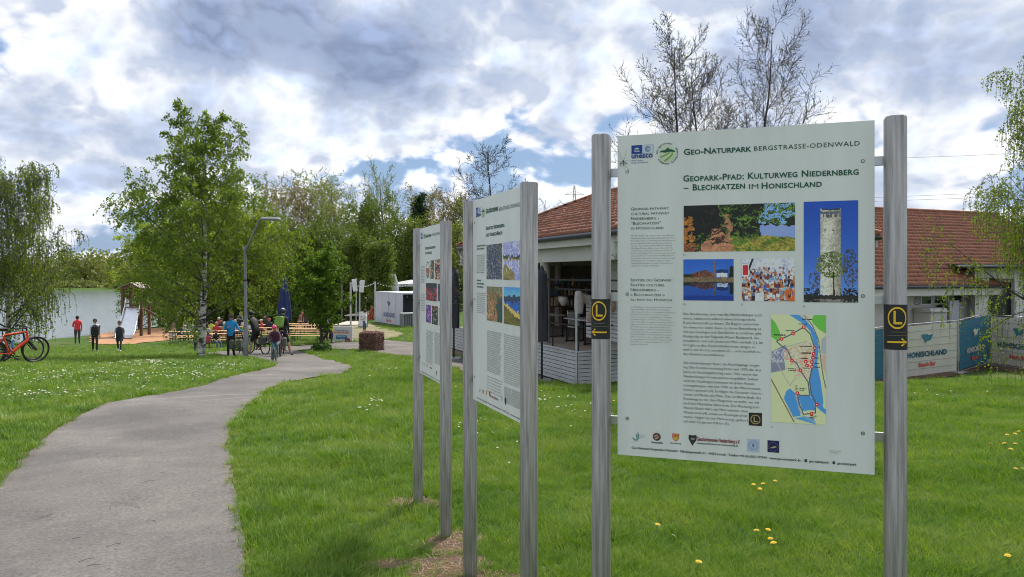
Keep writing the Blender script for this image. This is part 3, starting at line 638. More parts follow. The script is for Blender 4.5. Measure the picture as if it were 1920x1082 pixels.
def im_crowd(u, v):
    r = np.random.default_rng(8); i = blank(u, (.72, .72, .84)); i = over(i, (v < .35) & (np.abs(u - .15 - .3 * (.2 - v)) < .02), c3(.12, .10, .10))
    for k in range(620):
        x, y = r.uniform(0, 1), .22 + .78 * r.uniform(0, 1) ** .8
        if y < .30 and x < .22: continue
        c = [(.82, .86, .93), (.55, .68, .85), (.16, .15, .2), (.72, .40, .22), (.85, .80, .78), (.25, .35, .6), (.5, .2, .15), (.78, .62, .5)][r.integers(8)]
        s = .014 + .018 * y; i = over(i, (np.abs(u - x) < s) & (np.abs(v - y) < s * 1.5), c3(*c) * r.uniform(.7, 1.05))
        i = over(i, (u - x) ** 2 + ((v - y + s * 1.9) * 1) ** 2 < (s * .55) ** 2, c3(.55, .38, .30))
    i = over(i, (v > .72) & (u > .83) & (vn(u * 20, v * 9, 3) > .35), c3(.75, .35, .14)); i = over(i, (v > .82 - .3 * (u - .3)) & (u > .25) & (u < .42), c3(.80, .86, .95))
    i = over(i, (u < .135) & (v > .13) & (v < .42), c3(.90, .85, .85)); return over(i, (u > .015) & (u < .12) & (v > .155) & (v < .39), c3(.75, .12, .16))
def im_tower(u, v):
    u, v = warp(u, v, .012, 12)
    i = blank(u, (.10, .27, .62)) + (.45 * v ** 1.5)[..., None] * c3(.6, .55, .45); n = vn(u * 40, v * 84, 5)
    i = over(i, (np.abs(u - .50) < .19) & (v > .075) & (v < .97), (blank(u, (.80, .77, .70)) * (1 - .35 * np.abs((u - .43) / .25))[..., None]))
    i = over(i, (np.abs(u - .50) < .195) & (v > .10) & (v < .125 + .04 * (vn(u * 30, v * 2, 6) > .5)), c3(.35, .36, .38)); i = over(i, (np.abs(u - .50) < .17) & (v > .075) & (v < .09), c3(.2, .22, .28))
    for x in (.40, .55): i = over(i, (u - x) ** 2 * 4 + (v - .285) ** 2 * 16 < .0012, c3(.1, .1, .12))
    tr = ((u - .53) / .34) ** 2 + ((v - .63) / .15) ** 2 < .75 + .5 * (n - .5); i = over(i, tr * S(n, .44), c3(.24, .30, .14)); i = over(i, tr * S(n, .58), c3(.42, .46, .25))
    t2 = (((u - .86) / .16) ** 2 + ((v - .66) / .22) ** 2 < .8) | (((u - .2) / .12) ** 2 + ((v - .78) / .1) ** 2 < .8); i = over(i, t2 * S(n, .52), c3(.25, .24, .22))
    i = over(i, (np.abs(u - .56) < .012) & (v > .7), c3(.1, .09, .08)); i = over(i, v > .93, c3(.16, .15, .15)); i = over(i, (v > .97), c3(.42, .40, .38)); return over(i, (v > .86) & (n > .45) & ((u < .3) | (u > .68)), c3(.12, .13, .10))
def line(u, v, pts, w, ar=1.0):
    d = np.full(u.shape, 9.)
    for (x1, y1), (x2, y2) in zip(pts[:-1], pts[1:]):
        ax, ay = (x2 - x1), (y2 - y1) * ar; t = np.clip(((u - x1) * ax + (v - y1) * ar * ay) / (ax * ax + ay * ay + 1e-12), 0, 1)
        d = np.minimum(d, np.hypot(u - x1 - t * ax, (v - y1) * ar - t * ay))
    return d < w
MAPC = lambda L: [((x - 122) / 483, (y - 45) / 985) for x, y in L]
def im_map(u, v):
    I = lambda L: inpoly(u, v, MAPC(L)); i = blank(u, (.74, .80, .58)); n = vn(u * 40, v * 80, 7)
    i = over(i, I([(122, 80), (160, 120), (200, 200), (210, 270), (165, 280), (122, 250)]), c3(.38, .66, .26)); i = over(i, I([(500, 45), (605, 45), (605, 210), (540, 170), (480, 100)]), c3(.38, .66, .26))
    i = over(i, I([(122, 385), (250, 320), (300, 430), (240, 450), (250, 550), (122, 580)]), blank(u, (.47, .47, .55)) + .22 * ((n > .55) & (v > .30) & (v < .45))[..., None])
    i = over(i, I([(240, 370), (300, 340), (480, 280), (505, 480), (470, 620), (330, 610), (320, 520), (240, 460)]), blank(u, (.92, .70, .60)) * (.86 + .22 * (n > .5))[..., None])
    i = over(i, I([(380, 45), (500, 50), (470, 90), (420, 80)]), c3(.80, .70, .62)); i = over(i, I([(565, 260), (605, 230), (605, 400), (560, 380)]), c3(.62, .62, .64)); i = over(i, I([(565, 400), (605, 400), (605, 580), (575, 500)]), c3(.88, .62, .55))
    i = over(i, I([(280, 45), (370, 45), (440, 100), (520, 200), (545, 330), (530, 480), (560, 640), (582, 800), (580, 870), (605, 890), (605, 935), (560, 905), (500, 850), (470, 760), (460, 640), (480, 530), (505, 470), (510, 330), (470, 190), (400, 120)]), c3(.28, .52, .82))
    i = over(i, I([(290, 715), (340, 760), (370, 850), (385, 960), (320, 975), (235, 810), (255, 745)]), c3(.28, .52, .82)); i = over(i, I([(360, 775), (465, 770), (500, 830), (515, 910), (400, 910)]), c3(.28, .52, .82)); i = over(i, I([(420, 960), (500, 975), (520, 1030), (470, 1020), (330, 985)]), c3(.32, .55, .82))
    i = over(i, (((u - .76) / .12) ** 2 + ((v - .885) / .014) ** 2 < 1), c3(.74, .80, .58))
    ar = 985 / 483
    for L in ([(380, 45), (470, 110), (540, 260), (565, 450), (600, 700)], [(122, 400), (290, 690)], [(290, 690), (340, 620)], [(122, 480), (240, 480)], [(122, 385), (440, 280)], [(340, 770), (370, 900), (400, 950), (520, 1020)]): i = over(i, line(u, v, MAPC(L), .008, ar), c3(.62, .62, .60))
    i = over(i, line(u, v, MAPC([(415, 45), (490, 140), (545, 280), (560, 450), (580, 590), (603, 690)]), .006, ar), c3(.22, .30, .25)); i = over(i, line(u, v, MAPC([(122, 640), (325, 1015)]), .010, ar), c3(.42, .30, .20))
    i = over(i, line(u, v, MAPC([(412, 155), (318, 215), (215, 268), (170, 290), (200, 320), (270, 370), (308, 460), (350, 480), (382, 548), (450, 650), (465, 770), (385, 775), (353, 755), (375, 860), (410, 945), (515, 925), (512, 870), (527, 852), (480, 760), (462, 640), (485, 512), (497, 395), (508, 343), (470, 220), (412, 155)]), .011, ar), c3(.30, .33, .38))
    for x, y in ((412, 155), (318, 215), (215, 268), (508, 343), (498, 393), (493, 428), (430, 467), (483, 470), (441, 502), (485, 512), (308, 460), (382, 547), (355, 756), (527, 850), (481, 935)):
        a, b = MAPC([(x, y)])[0]; d = np.hypot(u - a, (v - b) * ar); i = over(i, d < .036, c3(.80, .12, .14)); i = over(i, d < .013, c3(.95, .8, .8))
    for x, y, w in ((440, 84, 90), (405, 128, 75), (295, 190, 80), (200, 232, 105), (430, 330, 110), (430, 390, 90), (412, 438, 75), (432, 527, 60), (528, 430, 40), (524, 477, 45), (528, 514, 50), (300, 537, 80), (303, 552, 80), (385, 712, 100), (375, 728, 85), (350, 692, 35), (498, 956, 70), (485, 972, 45)):
        a, b = MAPC([(x, y)])[0]; i = over(i, (np.abs(u - a) < w / 966) & (np.abs(v - b) < .0045) & (vn(u * 90, v * 9, 9, 2) > .35), c3(.10, .10, .12))
    return i
def im_air(base, a, b, water, seed):
    def f(u, v):
        u, v = warp(u, v, .14, 5, seed)
        n = vn(u * 26, v * 40, seed, 5); i = blank(u, base); i = over(i, S(n, .5), c3(*a)); i = over(i, S(n, .62), c3(*b)); i = i * (.75 + .5 * vn(u * 9, v * 9, seed + 3))[..., None]
        return water(i, u, v, n)
    return f
im_b2 = [im_air((.16, .20, .26), (.30, .33, .36), (.55, .50, .48), lambda i, u, v, n: over(i, (np.abs(u - .45 - .2 * (v - .5)) < .22) & (v > .12) & (n < .56), c3(.12, .20, .33)), 11),
         im_air((.50, .50, .74), (.62, .62, .82), (.72, .72, .88), lambda i, u, v, n: over(over(over(over(i, (v > .36) & (v < .44 + .03 * n), c3(.16, .20, .13)), (v > .44) & (v < .5), c3(.55, .50, .36)), (v > .55 + .45 * u) & (u < .62), c3(.48, .42, .24)), (v > .45) & (v < .75) & (np.sin(u * 40) > .82), c3(.85, .85, .92)), 12),
         im_air((.34, .36, .22), (.62, .36, .24), (.74, .50, .38), lambda i, u, v, n: over(over(i, v < .18, c3(.42, .40, .28)), (u > .62 + .25 * np.abs(v - .6)) & (v > .3), c3(.16, .25, .24)), 13),
         im_air((.10, .30, .62), (.12, .34, .64), (.14, .36, .66), lambda i, u, v, n: over(over(over(over(i, v < .22, blank(u, (.25, .52, .85)) + (v * .6)[..., None]), (v > .22) & (v < .40), c3(.12, .20, .30)), (v > .58 + .3 * (u - .5)) & (u < .9) & (v > .45), c3(.80, .62, .30)), (v > .66 + .35 * (u - .4)), c3(.36, .34, .14)), 14)]
def im_grp(bg, cols, seed, k=160, frac=1.0):
    def f(u, v):
        r = np.random.default_rng(seed); i = blank(u, bg) * (.7 + .6 * vn(u * 8, v * 8, seed))[..., None]
        for _ in range(k):
            x, y = r.uniform(0, 1), r.uniform(1 - frac, 1); s = r.uniform(.02, .06); i = over(i, (np.abs(u - x) < s) & (np.abs(v - y) < s), c3(*cols[r.integers(len(cols))]) * r.uniform(.6, 1.1))
        return i
    return f
def im_oval(u, v):
    d = ((u - .5) / .46) ** 2 + ((v - .5) / .48) ** 2; i = blank(u, (.70, .74, .69)); n = vn(u * 9, v * 14, 3); i = over(i, d < 1, c3(.10, .10, .12)); i = over(i, d < .72, c3(.82, .80, .74)); i = over(i, (d < .72) & (v > .40) & (n > .3), c3(.60, .32, .14)); return i

# ------------------------------------------------------------------ the three information boards
def ellipse_post(mb, h, m=0, r=(.034, .042), n=28, sq=3.0):
    V = []
    for z, k in ((0, 1), (h - .006, 1), (h, .90)):
        for i in range(n):
            a = 2 * math.pi * i / n; c, s_ = math.cos(a), math.sin(a)
            V.append((math.copysign(abs(c) ** (2 / sq), c) * r[0] * k, math.copysign(abs(s_) ** (2 / sq), s_) * r[1] * k, z))
    fs = [(i * n + j, i * n + (j + 1) % n, (i + 1) * n + (j + 1) % n, (i + 1) * n + j) for i in range(2) for j in range(n)] + [tuple(range(2 * n, 3 * n))]
    mb.add(V[:], fs[:-1], m, True); mb.add(V[2 * n:], [tuple(range(n))], m)
def se_pt(a, r=(.034, .042), sq=3.0, off=0.0):
    c, s_ = math.cos(a), math.sin(a); return Vector(((abs(c) ** (2 / sq)) * math.copysign(1, c) * (r[0] + off), (abs(s_) ** (2 / sq)) * math.copysign(1, s_) * (r[1] + off), 0))
def arc_map():
    """arc length round the front of the post -> point"""
    A = np.linspace(-math.pi, 0, 200); pts = [se_pt(a) for a in A]; L = [0]
    for a, b in zip(pts[:-1], pts[1:]): L.append(L[-1] + (b - a).length)
    return A, np.array(L)
ARC_A, ARC_L = arc_map()
def wrap(x, z, off): a = float(np.interp(x + ARC_L[-1] / 2, ARC_L, ARC_A)); p = se_pt(a, off=off); return (p.x, p.y, z)
def trail_marker(parent, zc, right):
    """black band with yellow ring, L and arrow, wrapped round the post"""
    b = MB(); W = ARC_L[-1] / 2; H = .148; n = 30
    def patch(poly_fn, m, off, z0, z1, x0, x1, nx=26, nz=40):
        V = []; Fc = []
        xs_ = np.linspace(x0, x1, nx + 1); zs_ = np.linspace(z0, z1, nz + 1)
        for z in zs_:
            for x in xs_: V.append(wrap(x, z + zc, off))
        for j in range(nz):
            for i in range(nx):
                if poly_fn((xs_[i] + xs_[i + 1]) / 2, (zs_[j] + zs_[j + 1]) / 2): q = j * (nx + 1) + i; Fc.append((q, q + 1, q + nx + 2, q + nx + 1))
        b.add(V, Fc, m, True)
    patch(lambda x, z: True, 0, .0012, -H / 2, H / 2, -W * .93, W * .93, 24, 1)
    cz = .030
    ring = [(.0275 * math.cos(t) , .036 * math.sin(t)) for t in np.linspace(0, 2 * math.pi, 49)]
    V = []; 
    for (x, z) in ring:
        for k in (1.0, .845): V.append(wrap(x * k, z * k + cz + zc, .0022))
    b.add(V, [(2 * i, 2 * i + 1, 2 * i + 3, 2 * i + 2) for i in range(48)], 1, True)
    patch(lambda x, z: (x < -.0045) or z < -.0135 + cz, 1, .0022, cz - .0205, cz + .0235, -.0105, .0135, 8, 12)
    az = -.049; sgn = 1 if right else -1
    patch(lambda x, z: True, 1, .0022, az - .0028, az + .0028, -.029, .029, 12, 1)
    for s_ in (1, -1):
        q = [(sgn * .029, 0), (sgn * .014, s_ * .0135), (sgn * .010, s_ * .0105), (sgn * .0215, 0)]
        b.add([wrap(x, az + z + zc, .0026) for x, z in q], [(0, 1, 2, 3)], 1)
    for k in range(9): x = -.018 + k * .0045; patch(lambda x_, z_: True, 2, .0022, -.0168, -.0150, x, x + .0034, 1, 1)
    patch(lambda x, z: True, 2, .0022, -.0278, -.0268, -W * .9, W * .9, 16, 1)
    return b.build('trail_marker', [BLACKP, flat((.92, .56, .03)), flat((.25, .2, .12))], parent)

def board(A, B, W, top, bot, label, group, gz_l, gz_r, reach=.062):
    pl = Plane(A, B, W, E + top, E + bot); c = pl.w(W / 2, 0); g = gz(c.x, c.y)
    root = thing('information_board', (c.x, c.y, g), label, 'information board', group)
    ang = math.atan2(pl.u.y, pl.u.x); posts = []
    for t in (-reach, W + reach):
        q = pl.w(t, 0); base = gz(q.x, q.y) - .25; b = MB(); ellipse_post(b, E + top + .006 - base)
        o = b.build('post', STEEL, root); o.location = (q.x - c.x, q.y - c.y, base - g); o.rotation_euler = (0, 0, ang); posts.append((o, base))
    b = MB(); a0, a1 = pl.w(0, 0), pl.w(W, 0); th = .008
    org = pl.w(0, pl.bot); b.prism([(0, 0), (W, 0), (W, pl.top - pl.bot), (0, pl.top - pl.bot)], org, (pl.u.x, pl.u.y, 0), (0, 0, 1), (-pl.n.x * th, -pl.n.y * th, 0))
    b.build('panel', PANEL, root, local=False)
    for k, zz in enumerate((top - .135, top - .602, top - 1.065)):
        for t0, t1 in ((-reach + .015, .045), (W - .045, W + reach - .015)):
            b = MB(); b.beam(pl.w(t0, E + zz, -.020), pl.w(t1, E + zz, -.020), .016, .030); b.build('bracket', STEELB, root, local=False)
        for t in (.036, W - .036):
            b = MB(); c0 = pl.w(t, E + zz + (.012 if k else .0), .0)
            for rr, h0, m in ((.0062, .0012, 0), (.0045, .003, 1)):
                ring = [c0 + Vector((pl.u.x * rr * math.cos(a), pl.u.y * rr * math.cos(a), rr * math.sin(a))) + Vector((pl.n.x, pl.n.y, 0)) * h0 for a in np.linspace(0, 6.283, 13)[:-1]]
                b.add(ring, [tuple(range(12))], m)
            b.build('screw', [flat((.10, .11, .10)), STEELB], root, local=False)
    return pl, root, posts
GRP = 'information boards beside the path'
BLUEI = flat((.01, .06, .30)); LGREEN = flat((.23, .42, .05))
def logos(pl, root, L, small=False):
    """blue emblem box and round park badge; L = (blue box px corners, wordmark baseline, badge centre px, radius in metres)"""
    (x0, y0, x1, y1), (wx0, wy, wx1), (cx, cy, rad) = L
    u0, z0 = pl.uv(x0, y0); u1, z1 = pl.uv(x1, y1)
    b = MB(); U = (pl.u.x, pl.u.y, 0); q = lambda poly, m, off: b.prism(poly, pl.w(0, 0, off), U, (0, 0, 1), (-pl.n.x * .0004, -pl.n.y * .0004, 0), m)
    um = (u0 + u1) / 2; w = um - u0; h = z0 - z1
    q([(u0, z1), (u1, z1), (u1, z0), (u0, z0)], 0, .0010); e = h * .02
    q([(um, z1 + e), (u1 - e, z1 + e), (u1 - e, z0 - e), (um, z0 - e)], 1, .0016)
    # temple
    tx, tz = u0 + w / 2, z1 + h * .22
    q([(tx - w * .26, tz), (tx + w * .26, tz), (tx + w * .26, tz + h * .06), (tx - w * .26, tz + h * .06)], 1, .0016)
    for k in range(5): x = tx + (k - 2) * w * .095; q([(x - w * .02, tz + h * .09), (x + w * .02, tz + h * .09), (x + w * .02, tz + h * .30), (x - w * .02, tz + h * .30)], 1, .0016)
    q([(tx - w * .25, tz + h * .34), (tx + w * .25, tz + h * .34), (tx, tz + h * .52)], 1, .0016)
    cxu, czu = um + w * .5, (z0 + z1) / 2
    rr = h * .32
    for r0, r1, a0, a1 in ((1, .86, 0, 6.283), (.72, .60, .4, 5.2), (.45, .30, 1, 6)):
        A = np.linspace(a0, a1, 25)
        for i in range(24): q([(cxu + rr * r * math.cos(a), czu + rr * r * math.sin(a)) for r, a in ((r0, A[i]), (r0, A[i + 1]), (r1, A[i + 1]), (r1, A[i]))], 0, .0020)
    b.build('emblem', [BLUEI, flat((.62, .70, .80))], root, local=False)
    pl.text('emblem_text', 'unesco', wx0, wy, wx1, BLUEI, root, bold=.03)
    uc, zc = pl.uv(cx, cy); b = MB(); q = lambda poly, m, off: b.prism(poly, pl.w(0, 0, off), U, (0, 0, 1), (-pl.n.x * .0004, -pl.n.y * .0004, 0), m)
    q([(uc + rad * .74 * math.cos(a), zc + rad * .74 * math.sin(a)) for a in np.linspace(0, 6.283, 33)[:-1]], 0, .0010)
    r = rad * .70
    def clip(poly): return [((x * min(1, 1 / max(1e-6, math.hypot(x, z))) if math.hypot(x, z) > 1 else x) * r + uc, (z / math.hypot(x, z) if math.hypot(x, z) > 1 else z) * r + zc) for x, z in poly]
    q([(uc + r * 1.02 * x, zc + r * z) for x, z in ((-.98, .22), (-.7, .42), (-.35, .44), (-.1, .56), (.05, .74), (.18, .72), (.22, .56), (.55, .50), (.95, .30), (.98, .16), (.3, .22), (-.2, .12), (-.6, .18))], 1, .0016)
    for m_, P_ in ((2, [(-.9, -.35), (-.3, -.12), (.1, .06), (.25, .18), (.38, .16), (.28, 0), (-.1, -.22), (-.8, -.52)]), (2, [(-.45, -.88), (.2, -.45), (.55, -.12), (.56, .12), (.72, .12), (.74, -.18), (.4, -.55), (-.2, -.97)])): q(clip(P_), m_, .0018)
    s_ = 'GEO-NATURPARK · BERGSTRASSE-ODENWALD · '
    if not small:
        V, T = text_raw('H', bold=.02)
        VV = []; TT = []
        for i, ch in enumerate(s_):
            if ch == ' ': continue
            V, T = text_raw(ch, bold=.03, res=1)
            if len(V) == 0: continue
            a = math.pi * .98 - 2 * math.pi * i / len(s_); s2 = rad * .19; V = (V - [V[:, 0].mean(), 0]) * s2 + [0, rad * .84]
            ph = a - math.pi / 2; X_ = V[:, 0] * math.cos(ph) - V[:, 1] * math.sin(ph) + uc; Z_ = V[:, 0] * math.sin(ph) + V[:, 1] * math.cos(ph) + zc
            TT.append(T + sum(map(len, VV))); VV.append(np.column_stack([X_, Z_]))
        obj_np('badge_text', pl.W3(np.vstack(VV), .0016), np.vstack(TT), GREENINK, root)
    b.build('park_badge', [flat((.62, .72, .52)), GREENINK, LGREEN], root, local=False)

GH = 'large pale information board in front on two steel posts, five pictures and a map'
p1, r1, po1 = board((.3946, 2.79), (1.2167, 2.505), .870, .520, -.670, GH, GRP, 0, 0)
trail_marker(po1[0][0], E - (597 - HY) / F * 2.815 - po1[0][1], False)
trail_marker(po1[1][0], E - (612 - HY) / F * 2.484 - po1[1][1], True)
T = lambda *a, **k: p1.text(a[0], a[1], a[2], a[3], a[4], k.pop('mat', GREENINK), r1, **k)
logos(p1, r1, ((1184, 273, 1225, 287), (1184, 297, 1224), (1251, 288, .041)))
T('emblem_text', 'Global Geopark\nBergstraße-Odenwald', 1184, 302.5, 1215, py1=306.5, cap=2.2, mat=BLUEI)
T('header_text', 'Geo-Naturpark', 1282, 290.5, 1409, sc=True, bold=.02, cap=11)
T('header_text', 'BERGSTRASSE-ODENWALD', 1414, 283, 1612, cap=8.5, cspace=1.12)
T('title_text', 'Geopark-Pfad: Kulturweg Niedernberg', 1281, 340.5, 1610, sc=True, bold=.018, cap=11.5, cspace=1.05)
T('title_text', 'IM', 1404.5, 354.3, 1422, cap=9)
for w_, x0_, x1_, y_ in (('–', 1282, 1291, 357.5), ('Blechkatzen', 1299, 1397, 357.0), ('Honischland', 1428, 1541, 354)): T('title_text', w_, x0_, y_, x1_, sc=True, bold=.018, cap=11.5, cspace=1.05)
T('subtitle_text', 'Geopark-pathway:\ncultural pathway\nNiedernberg -\n“Blechkatzen”\nin Honischland', 1183, 394.5, 1255, py1=430.5, cap=5.4, sc=True, bold=.0)
T('small_text', 'The "Blechkatzen" (tin cats) as we also call people from\nNiedernberg offer a diversified cultural landscape. The\nfirst walk around one of the many lakes. About their ori-\ngin we could tell a lot about geological and historical\naspects. Unique is the next path that is just along the\nriver Main (1). In the village you can discover the "Ge-\nschichtsbrunnen" (historical fountain), the church (2)\nand the roman history. There is a trans-regional carnival\nparade (3). There are restaurants and bathing places at\nthe river there. At the flood ditch we dive into the early\nMedieval Age. On our way back we pass the water-\ntower (4) and the small rose garden. Please follow the\nmarks "L" for a length of 9.8 km (5).', 1183, 443.5, 1266.5, py1=499.5, cap=2.5, shear=.25, res=1, mat=INKB, bold=-.008)
T('subtitle_text', 'Sentier du Geopark:\nSentier culturel\nNiedernberg -\n« Blechkatzen »\nau pays du Honisch', 1182, 527.5, 1261, py1=564, cap=5.4, sc=True, bold=.0)
T('small_text', 'Les « Blechkatzen » (chats en tôle), comme on appelle\naussi les habitants de Niedernberg, ont un paysage\nculturel très varié à offrir. Pour commencer, vous ferez le\ntour de l’un des nombreux lacs, dont la formation\ndonne lieu à quelques récits géologiques et historiques.\nLe prochain sentier de randonnée, qui longe directe-\nment le fleuve Main, est unique en son genre (1). Dans le\nvillage, vous pouvez découvrir la « Geschichtsbrunnen »\n(la fontaine historique), l’église Saint Cyriaque (2) et\nl’histoire romaine. Un défilé de carnaval interrégional\ny est organisé (3). Viennent ensuite la gastronomie et\nles lieux de baignade sur le fleuve Main. Au fossé inon-\ndable, nous plongeons dans le début du Moyen Âge.\nLe chemin du retour passe devant le château d’eau (4)\net la petite roseraie. Suivez le balisage « L » sur une\nlongueur de 9,8 km (5).', 1182, 576.5, 1265.5, py1=646, cap=2.5, shear=.25, res=1, mat=INKB, bold=-.008)
B1 = ['Die Blechkatzen, wie man die Niedernberger auch', 'nennt, haben eine äußerst abwechslungsreiche', 'Kulturlandschaft zu bieten. Zu Beginn umrunden', 'Sie einen von vielen Seen, zu deren Entstehung es', 'viel aus Geologie und Geschichte zu erzählen gibt.', 'Einzigartig ist der folgende Natur-Boulevard, der', 'romantisch und still direkt am Main verläuft (1). Im', 'Ort gibt es den Geschichtsbrunnen, einiges an', 'und in der Kirche zu sehen (2) – und natürlich zu', 'den Römern zu entdecken.']
B2 = ['Die Niedernberger feiern die Faschingstage ausgie-', 'big: Der Kreiskarnevalszug findet seit 1970 alle drei', 'Jahre am Faschingsdienstag statt. 1965 wurde das', 'Niedernberger Prinzenwecken eingeführt. Seither', 'wird das Faschingsprinzenpaar an jedem Rosen-', 'montagmorgen, wie hier 1980 an der Mainterrasse,', 'fröhlich geweckt (3). Es folgen die Stationen Gastro-', 'nomie und Baden am Main. Das nördliche Ende des', 'Rundwegs ist mit dem Flutgraben erreicht, wo wir', 'ins frühe Mittelalter abtauchen. Der Rückweg zum', 'HonischBeach führt am Wahrzeichen, dem', 'Wasserturm (4), sowie am Rosengärtchen', 'vorbei. Folgen Sie der Markierung „gelbes L“', 'auf einer Länge von 9,8 km (5).']
T('body_text', '\n'.join(B1), 1281, 590.5, 1430.5, py1=665.5, cap=4.6, mat=INKB, bold=-.004)
T('body_text', '\n'.join(B2), 1281, 682.0, 1429.5, py1=791.5, cap=4.6, mat=INKB, bold=-.004)
Q = lambda n, a, b, c, d, fn, nx, ny: p1.quad(n, a, b, c, d, fn, None, r1, nx, ny)
def quadL(n, a, b, c, d, fn, nx, ny, lab): Q(n, a, b, c, d, fn, nx, ny)['label'] = lab
quadL('printed_picture', 1282, 386, 1490.5, 470, im_forest, 170, 72, 'printed picture of a shady riverside path')
quadL('printed_picture', 1281.5, 486.5, 1375.5, 564, im_village, 90, 78, 'printed picture of a village mirrored in water')
quadL('printed_picture', 1391, 485, 1490, 565, im_crowd, 110, 90, 'printed picture of a crowd in costume')
quadL('printed_picture', 1507, 378.5, 1609, 567.5, im_tower, 90, 166, 'printed picture of a round water tower')
quadL('printed_map', 1446, 589.5, 1548.5, 797, im_map, 130, 250, 'printed map with a blue river and numbered red dots')
for px, py, s in ((1281, 479, '(1)'), (1281, 571.5, '(2)'), (1389, 572, '(3)'), (1505, 575.5, '(4)'), (1445.5, 801, '(5)')): T('caption_text', s, px, py, px + 4.2, mat=INK, res=1)
b = MB(); U = (p1.u.x, p1.u.y, 0)
def pq(b, pl, poly, m, off): b.prism(poly, pl.w(0, 0, off), (pl.u.x, pl.u.y, 0), (0, 0, 1), (-pl.n.x * .0004, -pl.n.y * .0004, 0), m)
def pxpoly(pl, L): return [pl.uv(*q) for q in L]
pq(b, p1, pxpoly(p1, [(1404, 797.5), (1428.5, 799), (1428.7, 774.3), (1404, 773.5)]), 0, .001)
cu, cz = p1.uv(1416.5, 786.5); rr = .0165
for i in range(36):
    a0, a1 = i * math.pi / 18, (i + 1) * math.pi / 18
    pq(b, p1, [(cu + rr * k * math.cos(a), cz + rr * k * math.sin(a)) for k, a in ((1, a0), (1, a1), (.86, a1), (.86, a0))], 1, .0016)
pq(b, p1, [(cu - .006, cz - .009), (cu + .008, cz - .009), (cu + .008, cz - .006), (cu - .003, cz - .006), (cu - .003, cz + .009), (cu - .006, cz + .009)], 1, .0016)
b.build('trail_sign_print', [flat((.03, .022, .018)), flat((.62, .48, .20))], r1, local=False)
# footer emblems
b = MB()
for L in ([(1187, 829), (1194, 823), (1203, 820), (1195, 824)], [(1192, 811), (1195, 818), (1196, 827), (1193, 820)], [(1196, 808), (1198, 816), (1197, 824), (1195, 816)], [(1184, 819), (1191, 823), (1195, 828), (1188, 824)]): pq(b, p1, pxpoly(p1, L), 0, .001)
b.build('footer_emblem', flat((.12, .32, .34)), r1, local=False)
T('footer_text', 'Naturpark\nBergstraße', 1199, 816, 1210, py1=819.5, cap=2, mat=flat((.2, .33, .35)), res=1)
b = MB(); cu, cz = p1.uv(1231.5, 819)
pq(b, p1, [(cu + .0145 * math.cos(a), cz + .0145 * math.sin(a)) for a in np.linspace(0, 6.283, 25)[:-1]], 0, .001)
for k, (ox, oz) in enumerate(((-.003, .004), (.002, 0), (0, -.005))): pq(b, p1, [(cu + ox + .008 * math.cos(a), cz + oz + .0025 * math.sin(a) + .004 * math.cos(a)) for a in np.linspace(0, 6.283, 13)[:-1]], 1 + k % 2, .0016)
for k in range(9): a = .3 + k * .32; pq(b, p1, [(cu + .020 * math.cos(a) + .0012 * math.cos(t), cz + .020 * math.sin(a) + .0012 * math.sin(t)) for t in (0, 2, 4)], 3, .001)
b.build('footer_emblem', [flat((.10, .045, .035)), flat((.60, .45, .38)), flat((.42, .20, .12)), flat((.7, .35, .05))], r1, local=False)
T('footer_text', 'Geoparks', 1221, 830.5, 1243, mat=flat((.03, .03, .12)), bold=.03, res=1)
b = MB(); cu, cz = p1.uv(1267, 820)
sh = [(-.0125, .013), (-.006, .0145), (0, .013), (.006, .0145), (.0125, .013), (.012, -.003), (.007, -.010), (0, -.015), (-.007, -.010), (-.012, -.003)]
pq(b, p1, [(cu + x, cz + y) for x, y in sh], 0, .001); pq(b, p1, [(cu + x * .80, cz + y * .80) for x, y in sh], 1, .0015)
for k in (-1, 0, 1): pq(b, p1, [(cu + k * .005 - .0012, cz + .001), (cu + k * .005 + .0012, cz + .001), (cu + k * .005 + .002, cz + .009), (cu + k * .005 - .002, cz + .009)], 0, .0019)
b.build('footer_emblem', [flat((.55, .06, .04)), flat((.75, .48, .06))], r1, local=False)
T('footer_text', 'Niedernberg', 1257, 831.5, 1277, mat=INK, bold=.02, res=1)
b = MB(); pq(b, p1, pxpoly(p1, [(1291, 817), (1293, 815), (1299, 816.5), (1305, 815.5), (1306.5, 818), (1305.5, 826), (1301, 831.5), (1298.5, 836), (1295, 830), (1291.5, 824)]), 0, .001)
pq(b, p1, pxpoly(p1, [(1295, 821), (1303, 821.5), (1302, 825), (1296, 824.5)]), 1, .0015); b.build('footer_emblem', [flat((.04, .035, .04)), flat((.30, .26, .26))], r1, local=False)
T('footer_text', 'Geschichtsverein Niedernberg e.V.', 1306.5, 826, 1388, mat=flat((.22, .02, .02)), cap=7, bold=.02, cspace=.92)
T('footer_text', 'www.geschichtsverein-niedernberg.de', 1307, 832, 1384, mat=INK, cap=3.4, bold=.02, res=1)
b = MB(); pq(b, p1, pxpoly(p1, [(1401, 846.5), (1424, 848.3), (1424, 823.8), (1401, 822.3)]), 0, .001); cu, cz = p1.uv(1412.5, 835)
for rr, w_ in ((.0165, .90), (.0125, .93)):
    for i in range(30):
        a0, a1 = i * math.pi / 15, (i + .7) * math.pi / 15; pq(b, p1, [(cu + rr * k * math.cos(a), cz + rr * k * math.sin(a)) for k, a in ((1, a0), (1, a1), (w_, a1), (w_, a0))], 1, .0016)
pq(b, p1, [(cu + .004 * math.cos(a), cz + .007 * math.sin(a)) for a in np.linspace(0, 6.283, 13)[:-1]], 1, .0016)
b.build('footer_emblem', [flat((.52, .60, .74)), flat((.15, .24, .48))], r1, local=False)
